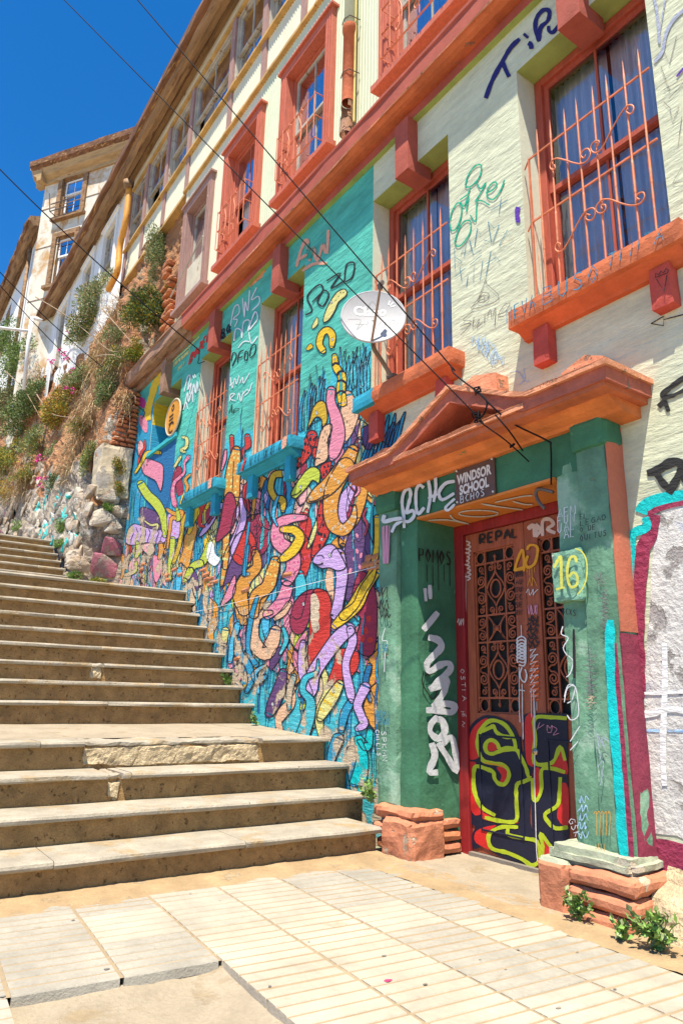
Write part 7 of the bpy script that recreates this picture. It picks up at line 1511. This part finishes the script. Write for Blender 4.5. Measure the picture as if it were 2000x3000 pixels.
for k in range(7): De.line([(880, 370 + 70 * k), (940, 350 + 70 * k), (890, 420 + 70 * k), (965, 410 + 70 * k)], 16, 'dwhite', 3, 0); De.line([(885, 490 + 58 * k), (970, 470 + 58 * k), (900, 530 + 58 * k), (975, 520 + 58 * k)], 17, 'dred2', 4, 0)
De.line([(895, 850), (900, 1050)], 7, 'dwhite', 3, 0); De.line([(925, 850), (935, 1050)], 8, 'dwhite', 3, 0); De.line([(950, 890), (952, 980)], 7, 'dwhite', 3, 0); De.done('graffiti_tag', B)['label'] = 'white and orange tags on the meeting stiles of the door'
Df = Paint(FE, planeY(DY - .034), nY).new(); write(Df, 'OSTIA', (170, 560), (195, 900), (40, 0), 7, 'dsalmon', 2); write(Df, 'ME', (175, 990), (205, 1060), (35, 0), 6, 'dsalmon', 2); Df.line([(190, 1090), (215, 1110), (190, 1130), (210, 1150)], 6, 'dsalmon', 2); scribble(Df, 145, 40, 205, 120, 9, 6, 'dsalmon', 2, 3); Df.done('graffiti_tag', B)['label'] = 'thin pale writing down the red door frame'
# ---- tags on the teal piers
T1 = ZM(600, 700, 3.92); t = tagp(T1, W)
for pts in ([(300, 1000), (340, 800), (390, 760), (400, 850), (330, 920), (380, 930), (350, 1010)], [(440, 680), (460, 900), (470, 720), (500, 830), (520, 590)], [(600, 560), (540, 700), (620, 660), (630, 740), (550, 820)], [(340, 1170), (360, 1040), (420, 1050), (430, 1140), (450, 960), (520, 940), (500, 1060), (580, 840), (610, 920), (520, 1040)], [(390, 1250), (450, 1180), (520, 1180)], [(510, 1070), (540, 1200), (610, 1120)]): t.line(pts, 13, 'sprayw', 3)
for pts in ([(310, 1400), (330, 1310), (370, 1340), (320, 1460)], [(380, 1420), (400, 1310), (450, 1280)], [(400, 1370), (440, 1350)], [(460, 1390), (470, 1300), (500, 1310), (490, 1390), (465, 1390)], [(520, 1350), (540, 1240), (590, 1220), (580, 1310), (530, 1370)], [(190, 1150), (200, 1090), (240, 1120), (200, 1150)], [(260, 1090), (300, 1040), (290, 1080)]): t.line(pts, 13, 'ink', 4)
t.done('graffiti_tag', B)['label'] = 'white and black tags on the teal pier between the grilled windows'
T2 = ZM(600, 1100, 3.92); t = tagp(T2, W)
for pts in ([(300, 20), (320, 150), (350, 30), (370, 100), (400, 0)], [(290, 120), (330, 80)], [(410, 90), (440, 20), (450, 90), (520, -30)], [(290, 300), (300, 220), (350, 210), (300, 270), (360, 290)], [(380, 280), (400, 200), (420, 300), (450, 180)], [(450, 210), (490, 160), (510, 190), (460, 230)], [(520, 180), (550, 80)]): t.line(pts, 11, 'sprayw', 3)
t.line([(280, 440), (320, 330), (310, 430), (340, 390), (330, 440), (360, 380), (400, 390), (350, 430)], 6, 'ink', 4); t.done('graffiti_tag', B)['label'] = 'white scrawl lower on the teal pier between the grilled windows'
T3 = ZM(350, 900, 3.92); t = tagp(T3, W)
for pts in ([(750, 970), (790, 800), (820, 800), (790, 950), (830, 870), (810, 1000)], [(850, 780), (860, 820)], [(870, 770), (880, 810)], [(840, 1000), (860, 880), (880, 990), (900, 850), (910, 960)], [(760, 1100), (790, 980), (800, 1090), (840, 960), (850, 1090)], [(740, 1180), (770, 1090), (790, 1170)]): t.line(pts, 13, 'sprayw', 3)
write(t, 'BOZEC', (800, 660), (1040, 360), (30, -120), 15, 'red', 3, 2); write(t, 'CHIPIMANOUT', (625, 690), (815, 520), (10, -50), 7, 'pale', 3); write(t, '2017', (675, 730), (750, 660), (8, -40), 7, 'pale', 3); write(t, 'BO', (1170, 360), (1290, 250), (10, -90), 16, 'ink', 3, 2); t.line([(600, 640), (760, 500), (920, 340)], 10, 'pale', 3); t.line([(700, 1180), (740, 1120), (715, 1190), (745, 1150)], 6, 'ink', 3); t.done('graffiti_tag', B)['label'] = 'red, cream and white tags on the teal wall near the round sign'
t = tagp(ZM(350, 800, 1.742), W)
for pts in ([(950, 215), (985, 190), (960, 120), (1020, 60), (1040, 90), (985, 150)], [(1010, 150), (1040, 90), (1070, 110), (1040, 170), (1010, 150)], [(1060, 40), (1130, 0), (1080, 80), (1150, 40)], [(1150, 40), (1160, -40), (1200, -50), (1190, 20), (1155, 45)]): t.line(pts, 8, 'ink', 3)
for pts in ([(905, -30), (930, -120), (960, -170), (965, -80)], [(920, -70), (985, -110)], [(970, -60), (990, -130), (1010, -60), (1040, -150)], [(1040, -150), (1060, -100), (1068, -220)], [(935, -10), (990, -45), (1060, -50)]): t.line(pts, 15, 'salmon', 3)
t.done('graffiti_tag', B)['label'] = 'black and salmon tags above the mural beside the dish'
